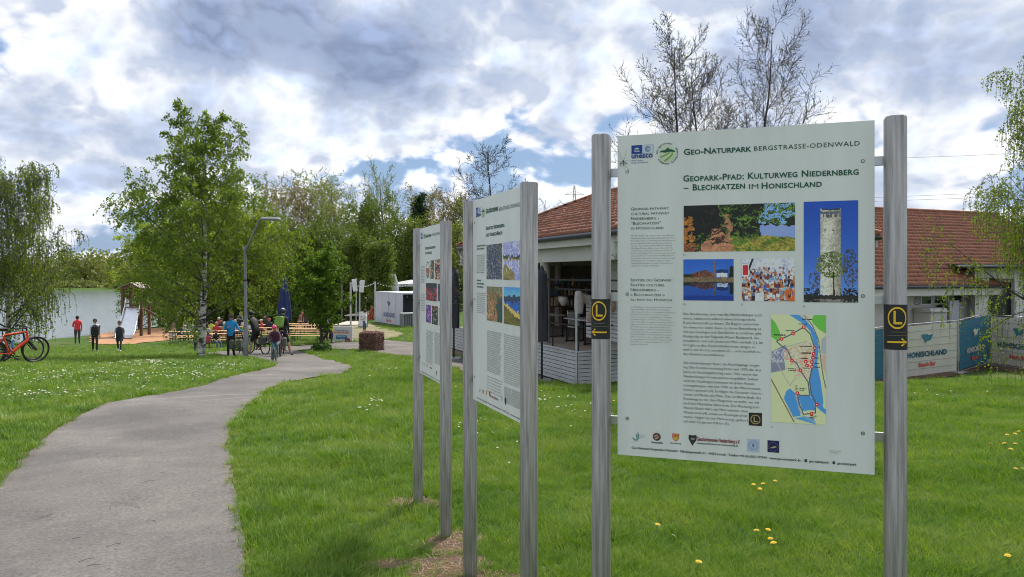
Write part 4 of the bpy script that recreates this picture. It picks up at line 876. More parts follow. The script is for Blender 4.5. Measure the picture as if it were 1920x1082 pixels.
b = MB(); pq(b, p1, pxpoly(p1, [(1439, 847.5), (1461, 849.2), (1461, 826.8), (1439, 825.3)]), 0, .001); cu, cz = p1.uv(1450, 837.5)
for k in range(12): a = k * math.pi / 6; pq(b, p1, [(cu + .0155 * math.cos(a) + .0014 * math.cos(t), cz + .0155 * math.sin(a) + .0014 * math.sin(t)) for t in (0, 1.57, 3.14, 4.7)], 1, .0016)
pq(b, p1, [(cu - .011, cz - .003), (cu - .003, cz - .001), (cu + .004, cz + .003), (cu + .012, cz), (cu + .004, cz - .004), (cu - .004, cz - .006)], 1, .0016)
b.build('footer_emblem', [flat((.012, .014, .10)), flat((.45, .42, .18))], r1, local=False)
T('footer_text', 'Geo-Naturpark Bergstraße-Odenwald · Nibelungenstraße 41 · 64653 Lorsch · Telefon +49 (0) 6251 707990 · www.geo-naturpark.de ·  ■  geo.naturpark ·  ■  geonaturpark', 1184, 841, 1606, mat=INK, cap=4.4, bold=.02, res=1)
T('footer_text', 'Informationen zum\nGeo-Naturpark', 1556, 845.5, 1577, py1=849, cap=1.8, mat=INK, res=1)

# second board
p2, r2, _ = board((-.234, 4.49), (.061, 3.70), .845, .446, -.744, 'middle information board, seen at an angle, lake hotel and beach pictures two by two', GRP, 0, 0)
T2 = lambda *a, **k: p2.text(a[0], a[1], a[2], a[3], a[4], k.pop('mat', GREENINK), r2, **k)
logos(p2, r2, ((893, 390, 901.5, 400), (893, 407, 901.5), (906, 399, .041)), True)
T2('header_text', 'Geo-Naturpark', 911, 400.5, 934.5, sc=True, bold=.028, cap=9); T2('header_text', 'BERGSTRASSE-ODENWALD', 936, 396, 976, cap=7, cspace=1.1)
T2('title_text', 'Seehotel Niedernberg\nund HonischBeach', 911.5, 431.5, 946, py1=444, cap=7, sc=True, bold=.02)
lor = 'Umgeben von Wasser und Natur liegt das Seehotel am\nHonischer Strand. Das Ufer lädt zum Baden und zum\nSpazieren ein. Die Seen entstanden beim Abbau von\nKies und Sand, der hier seit langer Zeit gewonnen\nwird. Heute sind sie Heimat vieler Vögel und Fische,\nBadende und Segler teilen sich das Wasser mit den\nAnglern. Der Rundweg führt am Ufer entlang und\nweiter durch die Felder bis zum Main. Am Strand\nlocken im Sommer Sand, Sonne und kühle Getränke.\nIm Winter wird es still am See, und die Zugvögel\nkommen. Bänke laden unterwegs zum Rasten ein,\nvon ihnen geht der Blick weit über das Wasser.'
s8 = '\n'.join(lor.split('\n')[:11])
T2('subtitle_text', 'Seehotel Niedernberg\nand HonischBeach', 894, 463, 910.5, py1=468.5, cap=3.4, bold=.03, res=1); T2('small_text', s8, 894, 480, 910.5, py1=512, cap=2.2, shear=.2, res=1, mat=INK)
T2('subtitle_text', 'Seehotel\nNiedernberg et\nHonischBeach', 894.5, 527, 908, py1=539, cap=3.4, bold=.03, res=1); T2('small_text', s8, 894.5, 550, 911, py1=586, cap=2.2, shear=.2, res=1, mat=INK)
for k, (a, b_, c, d) in enumerate([(912.6, 459.5, 941.5, 524), (944, 454.8, 978.2, 525.3), (913, 537, 942, 605.5), (945, 538, 978.6, 612.5)]):
    o = p2.quad('printed_picture', a, b_, c, d, im_b2[k], None, r2, 34, 60); o['label'] = ['printed aerial picture of dark water between trees', 'printed picture of moored boats on violet water', 'printed aerial picture of red village roofs', 'printed picture of a sandy beach on a blue lake'][k]
T2('body_text', lor + '\n' + s8, 913.5, 621, 941, py1=690 + 5, cap=2.6, res=1, mat=INK); T2('body_text', lor + '\n' + lor, 945, 628, 979, py1=716, cap=2.6, res=1, mat=INK)
T2('small_text', '\n'.join(lor.split('\n')[:6]), 914, 706, 942, py1=733, cap=2.6, res=1, mat=INK); T2('small_text', s8, 946, 726, 979.5, py1=762 - 8, cap=2.6, res=1, mat=INK)
T2('footer_text', 'Geo-Naturpark Bergstraße-Odenwald · Nibelungenstraße 41 · 64653 Lorsch · www.geo-naturpark.de', 894, 746, 979, mat=INK, cap=2.6, bold=.02, res=1)
T2('footer_text', 'Geschichtsverein Niedernberg e.V.', 918, 743.5, 935, mat=flat((.22, .02, .02)), cap=5, bold=.02, res=1)
def blobs(pl, root, L):
    for (cx, cy, w, h, col) in L:
        b = MB(); u_, z_ = pl.uv(cx, cy); pq(b, pl, [(u_ - w, z_ + h), (u_ + w, z_ + h), (u_ + w * .8, z_ - h * .5), (u_, z_ - h), (u_ - w * .8, z_ - h * .5)], 0, .001); b.build('footer_emblem', flat(col), root, local=False)
blobs(p2, r2, [(906, 735, .010, .012, (.25, .12, .08)), (912.5, 737, .010, .013, (.6, .3, .05)), (918.5, 739, .010, .014, (.04, .035, .04)), (941, 748, .012, .016, (.5, .58, .72)), (948, 753, .013, .019, (.012, .014, .08)), (900, 733, .008, .010, (.2, .4, .42))])
# third board
p3, r3, _ = board((-.765, 6.19), (-.502, 5.45), .800, .384, -.806, 'farthest information board, smallest in view, with carnival pictures in three rows', GRP, 0, 0)
T3 = lambda *a, **k: p3.text(a[0], a[1], a[2], a[3], a[4], k.pop('mat', GREENINK), r3, **k)
logos(p3, r3, ((789, 437, 793, 443), (789, 448, 793), (795.5, 443, .036)), True)
T3('header_text', 'Geo-Naturpark', 797.5, 446, 808.5, sc=True, bold=.028, cap=6); T3('header_text', 'BERGSTRASSE-ODENWALD', 809.5, 443, 826, cap=5, cspace=1.1)
T3('title_text', 'Niedernberger Blechkatzen\nund Honischland', 797.5, 468, 816.5, py1=477, cap=5, sc=True, bold=.02)
T3('small_text', lor, 789.5, 500, 797, py1=530, cap=1.8, res=1, mat=INK); T3('small_text', s8, 790, 552, 797.5, py1=582, cap=1.8, res=1, mat=INK)
T3('body_text', lor + '\n' + s8, 799.5, 620, 812.5, py1=679, cap=2, res=1, mat=INK); T3('body_text', lor + '\n' + s8, 815, 624, 827, py1=680, cap=2, res=1, mat=INK)
fl = (.78, .58, .48)
for (a, b_, c, d, fn, lb) in [(798.8, 490, 805.6, 522, im_oval, 'printed picture of a round medal'), (807.3, 488.5, 814, 523, im_grp((.14, .16, .10), [(.6, .6, .5), (.2, .25, .15), fl], 3), 'printed picture of people outdoors'), (816, 487, 829, 524, im_grp((.15, .12, .11), [(.8, .25, .15), fl, (.1, .1, .1), (.8, .75, .7)], 4), 'printed picture of people in costume'),
                              (799, 530.5, 819, 565.5, im_grp((.12, .13, .2), [(.85, .12, .15), (.4, .45, .55), (.12, .12, .15), (.7, .15, .2)], 5, 200, .7), 'printed picture of a red carnival group'), (821, 532, 829.5, 565.5, im_grp((.16, .20, .32), [(.3, .35, .5), (.1, .12, .2)], 6), 'printed picture in dark blue'),
                              (799, 571, 808, 606, im_grp((.25, .20, .45), [(.5, .3, .7), (.8, .5, .8), (.15, .12, .3)], 7), 'printed picture in violet stage light'), (810, 573, 821, 610, im_grp((.10, .10, .12), [(.5, .5, .5), (.2, .2, .22), fl], 8, 70), 'printed picture of a dark stage')]:
    p3.quad('printed_picture', a, b_, c, d, fn, None, r3, 26, 40)['label'] = lb
b = MB(); pq(b, p3, pxpoly(p3, [(823, 577), (828, 577.5), (828, 612), (823, 610)]), 0, .001); b.build('printed_map', flat((.42, .55, .20)), r3, local=False)
blobs(p3, r3, [(793, 682, .009, .012, (.2, .35, .3)), (797, 684, .009, .013, (.25, .12, .08)), (801, 686, .010, .014, (.04, .035, .04)), (819, 700, .012, .018, (.02, .02, .05)), (808, 690, .045, .005, (.22, .02, .02))])
T3('footer_text', 'Geo-Naturpark Bergstraße-Odenwald · 64653 Lorsch · www.geo-naturpark.de', 790, 697, 827, mat=INK, cap=2.2, bold=.02, res=1)

# crane fly resting on the large board
q = p1.w(*p1.uv(1169, 304), .004); fly = thing('crane_fly', q, 'thin long-legged crane fly resting on the upper left corner of the large board', 'insect')
b = MB(); Z3 = Vector((0, 0, 1)); U3 = Vector((p1.u.x, p1.u.y, 0)); N3 = Vector((p1.n.x, p1.n.y, 0))
b.tube([Z3 * .007, Z3 * .002, -Z3 * .016], [.0012, .0017, .0007], 6); b.build('body', flat((.06, .04, .03)), fly)
def fl_pt(px, py): return p1.w(*p1.uv(px, py), .003) - q
for a, c in (((1163, 290), (1159, 281)), ((1173, 294), (1175, 281)), ((1160, 303), (1156, 302)), ((1176, 301), (1184, 300)), ((1164, 311), (1158, 318)), ((1174, 313), (1180, 319))):
    b = MB(); b.tube([(0, 0, 0), fl_pt(*a) + N3 * .006, fl_pt(*c)], .00035, 4); b.build('leg', flat((.05, .035, .03)), fly)
for s_ in (-1, 1):
    b = MB(); b.add([Z3 * .003, Z3 * -.002 + U3 * s_ * .010, Z3 * -.006 + U3 * s_ * .016 + N3 * .001, Z3 * -.008 + U3 * s_ * .010], [(0, 1, 2, 3)]); b.build('wing', pm('insect_wing', (.35, .33, .30), .3), fly)
# ------------------------------------------------------------------ the pavilion restaurant with its terrace
AV = Vector((-.376, .9266, 0)); BV = Vector((.9266, .376, 0)); UP = Vector((0, 0, 1))
def tiles(name, p0, du, L, dv, H, parent, hipl=0.0, hipr=0.0, tw=.24, th=.31):
    """clay pantiles: corrugated courses over the slope p0 + u*du + v*dv; hips cut the ends by hip*v"""
    nrm = du.cross(dv).normalized(); nrm = nrm if nrm.z > 0 else -nrm
    rows = int(H / th); V = []; Fc = []; th = H / rows; rr = random.Random(7)
    for j in range(rows):
        v0, v1 = j * th, (j + 1) * th + .04; a0, a1 = hipl * v0, L - hipr * v0
        if a1 - a0 < .2: break
        n = max(2, int((a1 - a0) / (tw / 4))); o = len(V); jig = [rr.uniform(-.008, .008) for _ in range(n // 4 + 3)]
        for i in range(n + 1):
            u = a0 + (a1 - a0) * i / n; w = .030 * math.sin(2 * math.pi * u / tw) + jig[i // 4]
            q = p0 + du * u + dv * v0; V.append(q + nrm * (.07 + w)); V.append(p0 + du * (u if True else 0) + dv * v1 + nrm * (.012 + w)); V.append(q + nrm * (-.01 + 0 * w))
        for i in range(n): k = o + i * 3; Fc += [(k, k + 3, k + 4, k + 1), (k + 2, k + 5, k + 3, k)]
    o = obj_np(name, [tuple(v) for v in V], Fc, TILE, parent); tag(o, kind='stuff'); return o
FLZ = E - 2.13
pav = thing('pavilion', (4.5, 25, FLZ - .8), 'beach restaurant pavilion with red tiled hipped roof, open front and plank-edged terrace', 'restaurant')
E1 = Vector((-2.215, 30.4, E + 1.15)); FL, DW, PT = 13.0, 8.6, .44
c1 = E1 - AV * FL
def slope(du, L, org, inn, nm):
    s_ = math.sqrt(1 + PT * PT); dv = (inn + UP * PT) / s_; half = DW / 2 * s_
    return tiles(nm, org, du, L, dv, half, pav, 1 / s_, 1 / s_)
slope(-AV, FL, E1, BV, 'roof_tiles'); slope(AV, FL, c1 + BV * DW, -BV, 'roof_tiles'); slope(BV, DW, c1, AV, 'roof_tiles'); slope(BV, DW, E1, -AV, 'roof_tiles')
b = MB(); hz = PT * DW / 2; r0 = E1 + BV * DW / 2 - AV * DW / 2 + UP * hz; r1_ = c1 + BV * DW / 2 + AV * DW / 2 + UP * hz
for a_, b_ in ((r0, r1_), (E1, r0), (c1, r1_), (E1 + BV * DW, r0), (c1 + BV * DW, r1_)):
    n = int((b_ - a_).length / .38)
    for k in range(n): b.tube([a_.lerp(b_, k / n) + UP * .05, a_.lerp(b_, (k + 1.12) / n) + UP * .065], [.10, .085], 7)
tag(b.build('ridge_tiles', TILE, pav, local=False), kind='stuff')
b = MB()
ec = [E1, c1, c1 + BV * DW, E1 + BV * DW]
for i in range(4): b.tube([ec[i] - UP * .07, ec[(i + 1) % 4] - UP * .07], .075, 8)
b.build('gutter', pm('zinc_gutter', (.10, .11, .13), .4, .7), pav, local=False)
WHB = pm('white_fascia', (.62, .60, .56), .7, ns=2, amt=.10)
b = MB()
for i, (a_, b_) in enumerate(zip(ec, ec[1:] + ec[:1])):
    inn = (Vector((0, 0, 0)) + sum(ec, Vector()) / 4 - (a_ + b_) / 2); inn.z = 0; inn.normalize(); 
    b.beam(a_ + inn * .12 - UP * .24, b_ + inn * .12 - UP * .24, .05, .20, 0)
    b.beam(a_ + inn * .45 - UP * .52, b_ + inn * .45 - UP * .52, .28, .46, 1)
b.build('fascia', [WHB, PLASTER], pav, local=False)
b = MB(); b.prism([(.5, .5), (FL - .5, .5), (FL - .5, DW - .5), (.5, DW - .5)], E1 - UP * .30, -AV, BV, -UP * .04); b.build('soffit', PLASTER, pav, local=False)
def pt(t, s, z): return E1 - AV * t + BV * s + UP * (z - E1.z)     # t along the front from the far end, s inwards
TOPZ = E + .42
for t, s in ((.5, .45), (4.1, .45), (7.55, .45), (12.7, .5), (.5, 4.3), (12.7, 8.0)):
    b = MB(); q = pt(t, s, 0); b.tube([(q.x, q.y, FLZ), (q.x, q.y, TOPZ + .1)], .15, 14); b.build('column', pm('column_plaster', (.50, .47, .43), .85, ns=3), pav, local=False)
b = MB()
b.box(pt(6.5, 7.6, (FLZ + TOPZ) / 2), (.2, 12.0, TOPZ - FLZ + .4), rz=math.atan2(AV.y, AV.x) - math.pi / 2)
b.box(pt(11.3, 1.4, (FLZ + TOPZ) / 2), (.2, 3.0, TOPZ - FLZ + .4), rz=math.atan2(AV.y, AV.x) - math.pi / 2)
b.box(pt(9.8, 4.4, (FLZ + TOPZ) / 2), (6.0, .2, TOPZ - FLZ + .4), rz=math.atan2(AV.y, AV.x) - math.pi / 2)
b.build('wall', PLASTER, pav, local=False)
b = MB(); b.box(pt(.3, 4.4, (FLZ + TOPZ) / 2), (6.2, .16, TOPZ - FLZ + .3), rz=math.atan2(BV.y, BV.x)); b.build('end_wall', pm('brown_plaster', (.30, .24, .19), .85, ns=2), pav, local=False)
b = MB()
for k in range(5): b.box(pt(1.8 + k * 1.35, 7.45, FLZ + 1.45), (.06, 1.1, 1.5), rz=math.atan2(AV.y, AV.x) - math.pi / 2)
b.build('window', pm('dark_glass', (.02, .03, .03), .12, spec=.8), pav, local=False)
# terrace deck and plank edging
C0 = Vector((1.743, 20.0, 0)); C2 = C0 + Vector((.857, .515, 0)) * 6.0; C1 = C0 + AV * 11.6
b = MB(); TP = [C0 + AV * .05, C1, C1 + BV * 9, C2 + BV * 3, C2]
b.prism([(q.x, q.y) for q in TP], (0, 0, FLZ), (1, 0, 0), (0, 1, 0), (0, 0, -1.6)); b.build('terrace_floor', pm('terrace_paving', (.30, .24, .19), .85, ns=3), pav, local=False)
PH = .108
for a_, b_, out in ((C0, C1, Vector((-.9266, -.376, 0))), (C0, C2, Vector((.515, -.857, 0)))):
    L = (b_ - a_).length; nseg = max(1, int(L / 4)); hn = 0
    for sgi in range(nseg):
        p_, q_ = a_.lerp(b_, sgi / nseg), a_.lerp(b_, (sgi + 1) / nseg)
        for k in range(8 if sgi < 2 else 9):
            z = FLZ + .05 - PH / 2 - k * PH; gap = .016
            b = MB(); d = (q_ - p_).normalized(); rr = random.Random(k * 7 + sgi); b.beam(p_ + d * .006 + UP * z + out * (.03 + rr.uniform(0, .004)), q_ - d * .006 + UP * z + out * (.03 + rr.uniform(0, .004)), .022, PH - gap)
            b.build('plank', BOARDW, pav, local=False)
b = MB()
for a_, b_, out in ((C0, C1, Vector((-.9266, -.376, 0))), (C0, C2, Vector((.515, -.857, 0)))): b.beam(a_ + UP * (FLZ + .07) + out * .02, b_ + UP * (FLZ + .07) + out * .02, .10, .03)
b.build('edge_board', BOARDW, pav, local=False)
b = MB(); b.beam(C0 + UP * (FLZ - .4) + BV * .0, C1 + UP * (FLZ - .4), .02, .9); b.beam(C0 + UP * (FLZ - .4), C2 + UP * (FLZ - .4), .02, .9); b.build('gap_shade_sheet', BLACKP, pav, local=False)  # black sheets added behind the planks, painting the shade in the gaps
b = MB()
for k in range(8): q = C0.lerp(C1, k / 7 * .98 + .01) + BV * .1; b.beam(q + UP * FLZ, q + UP * (FLZ + .74), .04, .04)
for k in range(1, 5): q = C0.lerp(C2, k / 4) + Vector((-.05, .1, 0)); b.beam(q + UP * FLZ, q + UP * (FLZ + .74), .04, .04)
b.beam(C0 + BV * .1 + UP * (FLZ + .75), C1 + BV * .1 + UP * (FLZ + .75), .05, .04); b.beam(C0 + UP * (FLZ + .75), C2 + UP * (FLZ + .75), .05, .04)
b.build('railing', DARKM, pav, local=False)
b = MB(); b.beam(C0 + Vector((-.03, -.09, E - 2.98)), C0 + Vector((-.03, -.09, E - .62)), .05, .05, up=(0, 1, 0)); b.build('corner_post', pm('pale_post', (.55, .55, .55), .6), pav, local=False)
# counter wall with slats at the right, curtain rail
b = MB(); 
for k in range(10): b.beam(pt(9.4, .95, FLZ + .35 + k * .11), pt(12.6, .95, FLZ + .35 + k * .11), .03, .09)
tag(b.build('slatted_front', BOARDW, pav, local=False), kind='stuff')
b = MB(); b.beam(pt(5, .5, E - .14), pt(12.4, .5, E - .14), .05, .05); b.beam(pt(8, .62, E - .42), pt(12.4, .62, E - .42), .04, .04); b.build('hanging_rail', DARKM, pav, local=False)
WICK = pm('wicker', (.46, .34, .26), .9, rgb2=(.28, .20, .15), ns=40, bump=.6, bs=80); WICKW = pm('pale_wicker', (.62, .58, .53), .9, rgb2=(.4, .37, .33), ns=40, bump=.5, bs=80)
LAMPS = [(9.55, .62, -.45, .95, .27, 1, 'pale tall wicker pendant lamp hanging beside the terrace column'), (10.35, .62, -.95, .55, .28, 0, 'brown wicker pendant lamp hanging lowest, under the pale one'),
         (11.4, .62, -.40, .85, .30, 0, 'brown bell-shaped wicker pendant lamp near the thick steel post'), (10.9, .75, -.75, .50, .2, 1, 'small pale cylinder lamp hanging left of the bell-shaped one'), (11.9, .7, -.98, .62, .28, 0, 'brown wicker pendant lamp half hidden behind the steel post')]
LAMPS = [(t, s, z, h * .7, r_ * .5, kk, lb) for t, s, z, h, r_, kk, lb in LAMPS]
for t, s, z, h, r_, kk, lb in LAMPS:
    q = pt(t, s, E + z - h); lp = thing('pendant_lamp', q, lb, 'lamp', 'wicker lamps hanging in the open pavilion')
    pr = [(r_ * .75, 0), (r_ * 1.0, h * .22), (r_ * .96, h * .5), (r_ * .55, h * .85), (r_ * .25, h)] if not kk else [(r_ * .85, 0), (r_, h * .3), (r_ * .95, h * .7), (r_ * .8, h * .95), (r_ * .3, h)]
    b = MB(); b.lathe(pr, 16); b.build('lamp_shade', WICKW if kk else WICK, lp)
    MB().tube([(0, 0, h), (0, 0, max(h + .05, E - .12 - q.z))], .008, 5).build('cord', DARKM, lp)
GRT = pm('table_top_grey', (.42, .43, .44), .6)
def bistro(x, y, z, lb, l=1.5, w=.7, h=.75):
    t = thing('terrace_table', (x, y, z), lb, 'table', 'tables on the terrace', math.atan2(AV.y, AV.x))
    MB().box((0, 0, h), (l, w, .04), bev=.008).build('tabletop', GRT, t)
    for sx in (-1, 1):
        b = MB(); x_ = sx * (l / 2 - .12)
        b.beam((x_, -w / 2 + .05, 0), (x_, -w / 2 + .05, h - .02), .04, .04); b.beam((x_, w / 2 - .05, 0), (x_, w / 2 - .05, h - .02), .04, .04); b.beam((x_, -w / 2, .04), (x_, w / 2, .04), .04, .04, up=(1, 0, 0)); b.build('leg', DARKM, t)
    return t
for (t_, s_, lb) in ((8.2, 1.5, 'grey terrace table with dark frame behind the railing, nearest the round column'), (11.0, 2.3, 'low grey terrace table right of the pale corner post'), (5.2, 1.6, 'grey terrace table farther back, left of the round column'), (8.3, 3.2, 'grey terrace table deeper inside under the lamps')):
    q = pt(t_, s_, FLZ); bistro(q.x, q.y, FLZ, lb)
def chair(x, y, z, rz, m, lb):
    t = thing('terrace_chair', (x, y, z), lb, 'chair', 'chairs on the terrace', rz)
    MB().box((0, 0, .45), (.44, .44, .04), bev=.01).build('seat', m, t); MB().box((0, .21, .72), (.42, .03, .42), rx=-.15, bev=.008).build('backrest', m, t)
    for sx in (-1, 1):
        for sy in (-1, 1): MB().tube([(sx * .19, sy * .19, .44), (sx * .21, sy * .22, 0)], .013, 6).build('leg', DARKM, t)
CW = flat((.55, .54, .52)); 
for (t_, s_, rz, m, lb) in ((7.3, 1.7, .4, CW, 'white terrace chair left of the nearest grey table'), (8.0, 2.4, 2.2, CW, 'white terrace chair behind the nearest grey table'), (9.2, 2.3, 4.0, GREYM, 'grey terrace chair right of the nearest grey table'), (6.3, 2.2, 1.0, CW, 'white terrace chair at the table left of the column'), (4.2, 1.8, 5.0, CW, 'white terrace chair at the far end of the terrace'), (10.2, 2.9, 3.0, GREYM, 'grey terrace chair at the low table right of the post')):
    q = pt(t_, s_, FLZ); chair(q.x, q.y, FLZ, rz, m, lb)
q = pt(9.0, 2.9, FLZ); pl_ = thing('planter', q, 'teal round pot with dark plant standing on the terrace', 'planter')
MB().lathe([(0, 0), (.2, 0), (.27, .5), (.25, .5), (.22, .42), (0, .42)], 14).build('pot', flat((.05, .22, .24)), pl_)
def leaf_ball(n, rad, size, seed, c=(0, 0, 0), sq=1.0):
    r = np.random.default_rng(seed); d = r.normal(size=(n, 3)); d /= np.linalg.norm(d, axis=1)[:, None]; p = d * (rad * r.uniform(.2, 1, n) ** .5)[:, None]; p[:, 2] *= sq; p += np.array(c); return leaves(p, size, r)
def leaves(p, size, r, asp=.7, droop=0.0):
    """diamond leaves at the points p; returns verts, faces"""
    n = len(p); s_ = size * r.uniform(.6, 1.3, n)[:, None]
    a = r.normal(size=(n, 3)); a[:, 2] -= droop; a /= np.linalg.norm(a, axis=1)[:, None]; b_ = np.cross(a, r.normal(size=(n, 3))); b_ /= np.linalg.norm(b_, axis=1)[:, None] + 1e-9
    V = np.stack([p - a * s_ * .5, p + b_ * s_ * asp * .5, p + a * s_ * .5, p - b_ * s_ * asp * .5], 1).reshape(-1, 3)
    return V, np.arange(4 * n).reshape(-1, 4)
V, Fc = leaf_ball(260, .35, .12, 3, (0, 0, .7), 1.0); obj_np('foliage', V, Fc, leafm('dark_leaf', (.02, .05, .015), (.05, .10, .03)), pl_, local=True)
cl = random.Random(9)
for k_ in range(9):
    q = pt(6.2 + k_ * .55, .95 + .5 * (k_ % 3), E - .25 - .10 * (k_ % 2)); bk_ = thing('hanging_basket', q, ['pale', 'brown', 'grey'][k_ % 3] + ' small basket hanging from the pavilion rail, ' + ['leftmost', 'second from left', 'third from left', 'fourth from left', 'middle', 'fourth from right', 'third from right', 'second from right', 'rightmost'][k_], 'basket', 'small baskets hanging in the pavilion')
    MB().lathe([(0, -.62), (.07, -.60), (.12 + .03 * (k_ % 2), -.45), (.13, -.34), (.11, -.34), (.08, -.5)], 10).build('basket', [WICKW, WICK, BOARDW][k_ % 3], bk_); MB().tube([(0, 0, 0.1), (0, 0, -.36)], .006, 4).build('cord', DARKM, bk_)
ctr_ = thing('serving_counter', pt(6.5, 4.6, FLZ), 'long pale serving counter with stacked crates inside the pavilion', 'counter', rz=math.atan2(AV.y, AV.x))
MB().box((0, 0, .5), (5.5, .6, 1.0), bev=.02).build('base', pm('pale_counter', (.50, .47, .42), .7), ctr_); MB().box((0, 0, 1.03), (5.7, .7, .06)).build('counter_top', GRT, ctr_)
for k_ in range(6): MB().box((-2.3 + k_ * .9, cl.uniform(-.1, .1), 1.06 + .15), (.5, .4, .3), bev=.02).build('crate', [CW, WICK, flat((.05, .22, .24)), flat((.5, .12, .06))][k_ % 4], ctr_)
# small things hanging in the opening: glasses and bottles shelf
b = MB(); rr = random.Random(2)
shelf = thing('bar_shelf', pt(2.2, 3.6, FLZ), 'bar back shelf crowded with bottles and pale crockery inside the pavilion', 'shelf', rz=math.atan2(BV.y, BV.x))
for z in (.9, 1.3, 1.7): b.box((0, 0, z), (5.4, .35, .04))
for x_ in (-2.7, 0, 2.7): b.box((x_, 0, .9), (.05, .3, 1.75))
b.build('rack', WOODD, shelf)
b = MB()
for z in (.92, 1.32, 1.72):
    for k in range(34): x_ = -2.6 + k * .155 + rr.uniform(-.04, .04); h = rr.uniform(.16, .36); b.tube([(x_, rr.uniform(-.08, .08), z), (x_, 0, z + h)], [rr.uniform(.05, .08), .035], 6, rr.randrange(5))
tag(b.build('bottles', [flat((.6, .6, .58)), flat((.1, .2, .1)), flat((.4, .2, .08)), flat((.1, .15, .3)), flat((.65, .5, .3))], shelf), kind='stuff')

# closed parasols
NAVY = pm('navy_canvas', (.025, .045, .16), .85, rgb2=(.012, .022, .09), ns=5, stretch=(3, 3, .4)); ANTH = pm('anthracite_canvas', (.045, .048, .062), .85, rgb2=(.03, .03, .04), ns=6, stretch=(3, 3, .4))
def parasol(g, h, z0, r0, r1, m, lb, grp=None, polez=0, square=False):
    t = thing('closed_parasol', g, lb, 'parasol', grp); b = MB(); n = 36; prof = []
    V = []; K = 12
    for k in range(K + 1):
        f = k / K; z = h - .12 - (h - .12 - z0) * f; r = r0 + (r1 - r0) * (f ** .8)
        for j in range(n):
            a = 2 * math.pi * j / n; rr_ = r * (1 + (.24 if not square else .06) * math.cos(a * 8 + f * .7) * (.3 + .7 * f) + .08 * math.sin(3 * a + 4 * f)); 
            V.append((rr_ * math.cos(a), rr_ * math.sin(a), z - (.10 * math.cos(a * 4 + 1) + .12 * math.sin(2 * a)) * (f ** 6) * (0 if square else 1)))
    b.add(V, [(i * n + j, i * n + (j + 1) % n, (i + 1) * n + (j + 1) % n, (i + 1) * n + j) for i in range(K) for j in range(n)] + [tuple(range(n))], 0, True); b.build('canopy', m, t)
    MB().tube([(0, 0, 0), (0, 0, h)], .03, 10).build('pole', DARKM, t); MB().tube([(0, 0, h - .13), (0, 0, h - .06), (0, 0, h)], [.06, .06, .01], 10).build('finial', DARKM, t)
    MB().box((0, 0, .04), (.5, .5, .08), bev=.02).build('base', GREYM, t); return t
g = P(1016, 707, 20.9); g.z = gz(g.x, g.y); parasol(g, E - .0 - g.z + (HY - 498) / F * 20.9, E - (640 - HY) / F * 20.9 - g.z, .14, .17, ANTH, 'closed anthracite parasol on a black pole right of the middle board', 'closed parasols', square=True)
g = P(851, 668, 26.5); g.z = gz(g.x, g.y); parasol(g, E + (HY - 500) / F * 26.5 - g.z, E - (615 - HY) / F * 26.5 - g.z, .15, .2, ANTH, 'closed anthracite parasol seen between the farthest and the middle board', 'closed parasols', square=True)
g = G(533, 634); k = g.y / F; parasol(g, (634 - 514) * k, (634 - 600) * k, .10, .46, NAVY, 'large closed navy blue parasol standing among the beer tables')
g = P(736, 590, 64); g.z = gz(g.x, g.y); parasol(g, E + (HY - 511) / F * 64 - g.z, E - (550 - HY) / F * 64 - g.z, .22, .6, pm('white_canvas', (.6, .62, .66), .8), 'closed white parasol rising behind the white kiosk', square=True)

# ------------------------------------------------------------------ right wing
wing = thing('clubhouse', (19, 34, E - 3.75), 'low clubhouse wing with long red tiled roof, pale walls and three small windows', 'building')
W0 = Vector((15.86, 30.0, E - .43)) - BV * 9; WLn = 23.0
s_ = math.sqrt(1 + .62 ** 2)
for org, inn, nm in ((W0, AV, 'roof_tiles'), (W0 + AV * 12, -AV, 'roof_tiles')): tiles(nm, org, BV, WLn, (inn + UP * .62) / s_, 6 * s_, wing)
b = MB(); a_, b_ = W0 + AV * 6 + UP * 3.72, W0 + AV * 6 + UP * 3.72 + BV * WLn
for k in range(60): b.tube([a_.lerp(b_, k / 60) + UP * .04, a_.lerp(b_, (k + 1.1) / 60) + UP * .055], [.11, .095], 7)
tag(b.build('ridge_tiles', TILE, wing, local=False), kind='stuff')
MB().tube([W0 - UP * .05, W0 + BV * WLn - UP * .05], .07, 8).build('gutter', MT['zinc_gutter'], wing, local=False)
def wp(s, w, z): return W0 + BV * s + AV * w + UP * (z - W0.z)
rzb = math.atan2(BV.y, BV.x); GZ = E - 3.9
b = MB(); b.box(wp(WLn / 2, .5, E - .66), (WLn - .1, .8, .36), rz=rzb); b.build('fascia', WHB, wing, local=False)
b = MB()
b.box(wp(WLn / 2, 6, (GZ + E - .8) / 2), (WLn - .4, 10, E - .8 - GZ), rz=rzb)
for e_ in (.25, WLn - .25):
    b.prism([(1, 0), (11, 0), (6, 3.1)], wp(e_, 0, E - .55), AV, UP, BV * .1)
b.build('wall', PLASTER, wing, local=False)
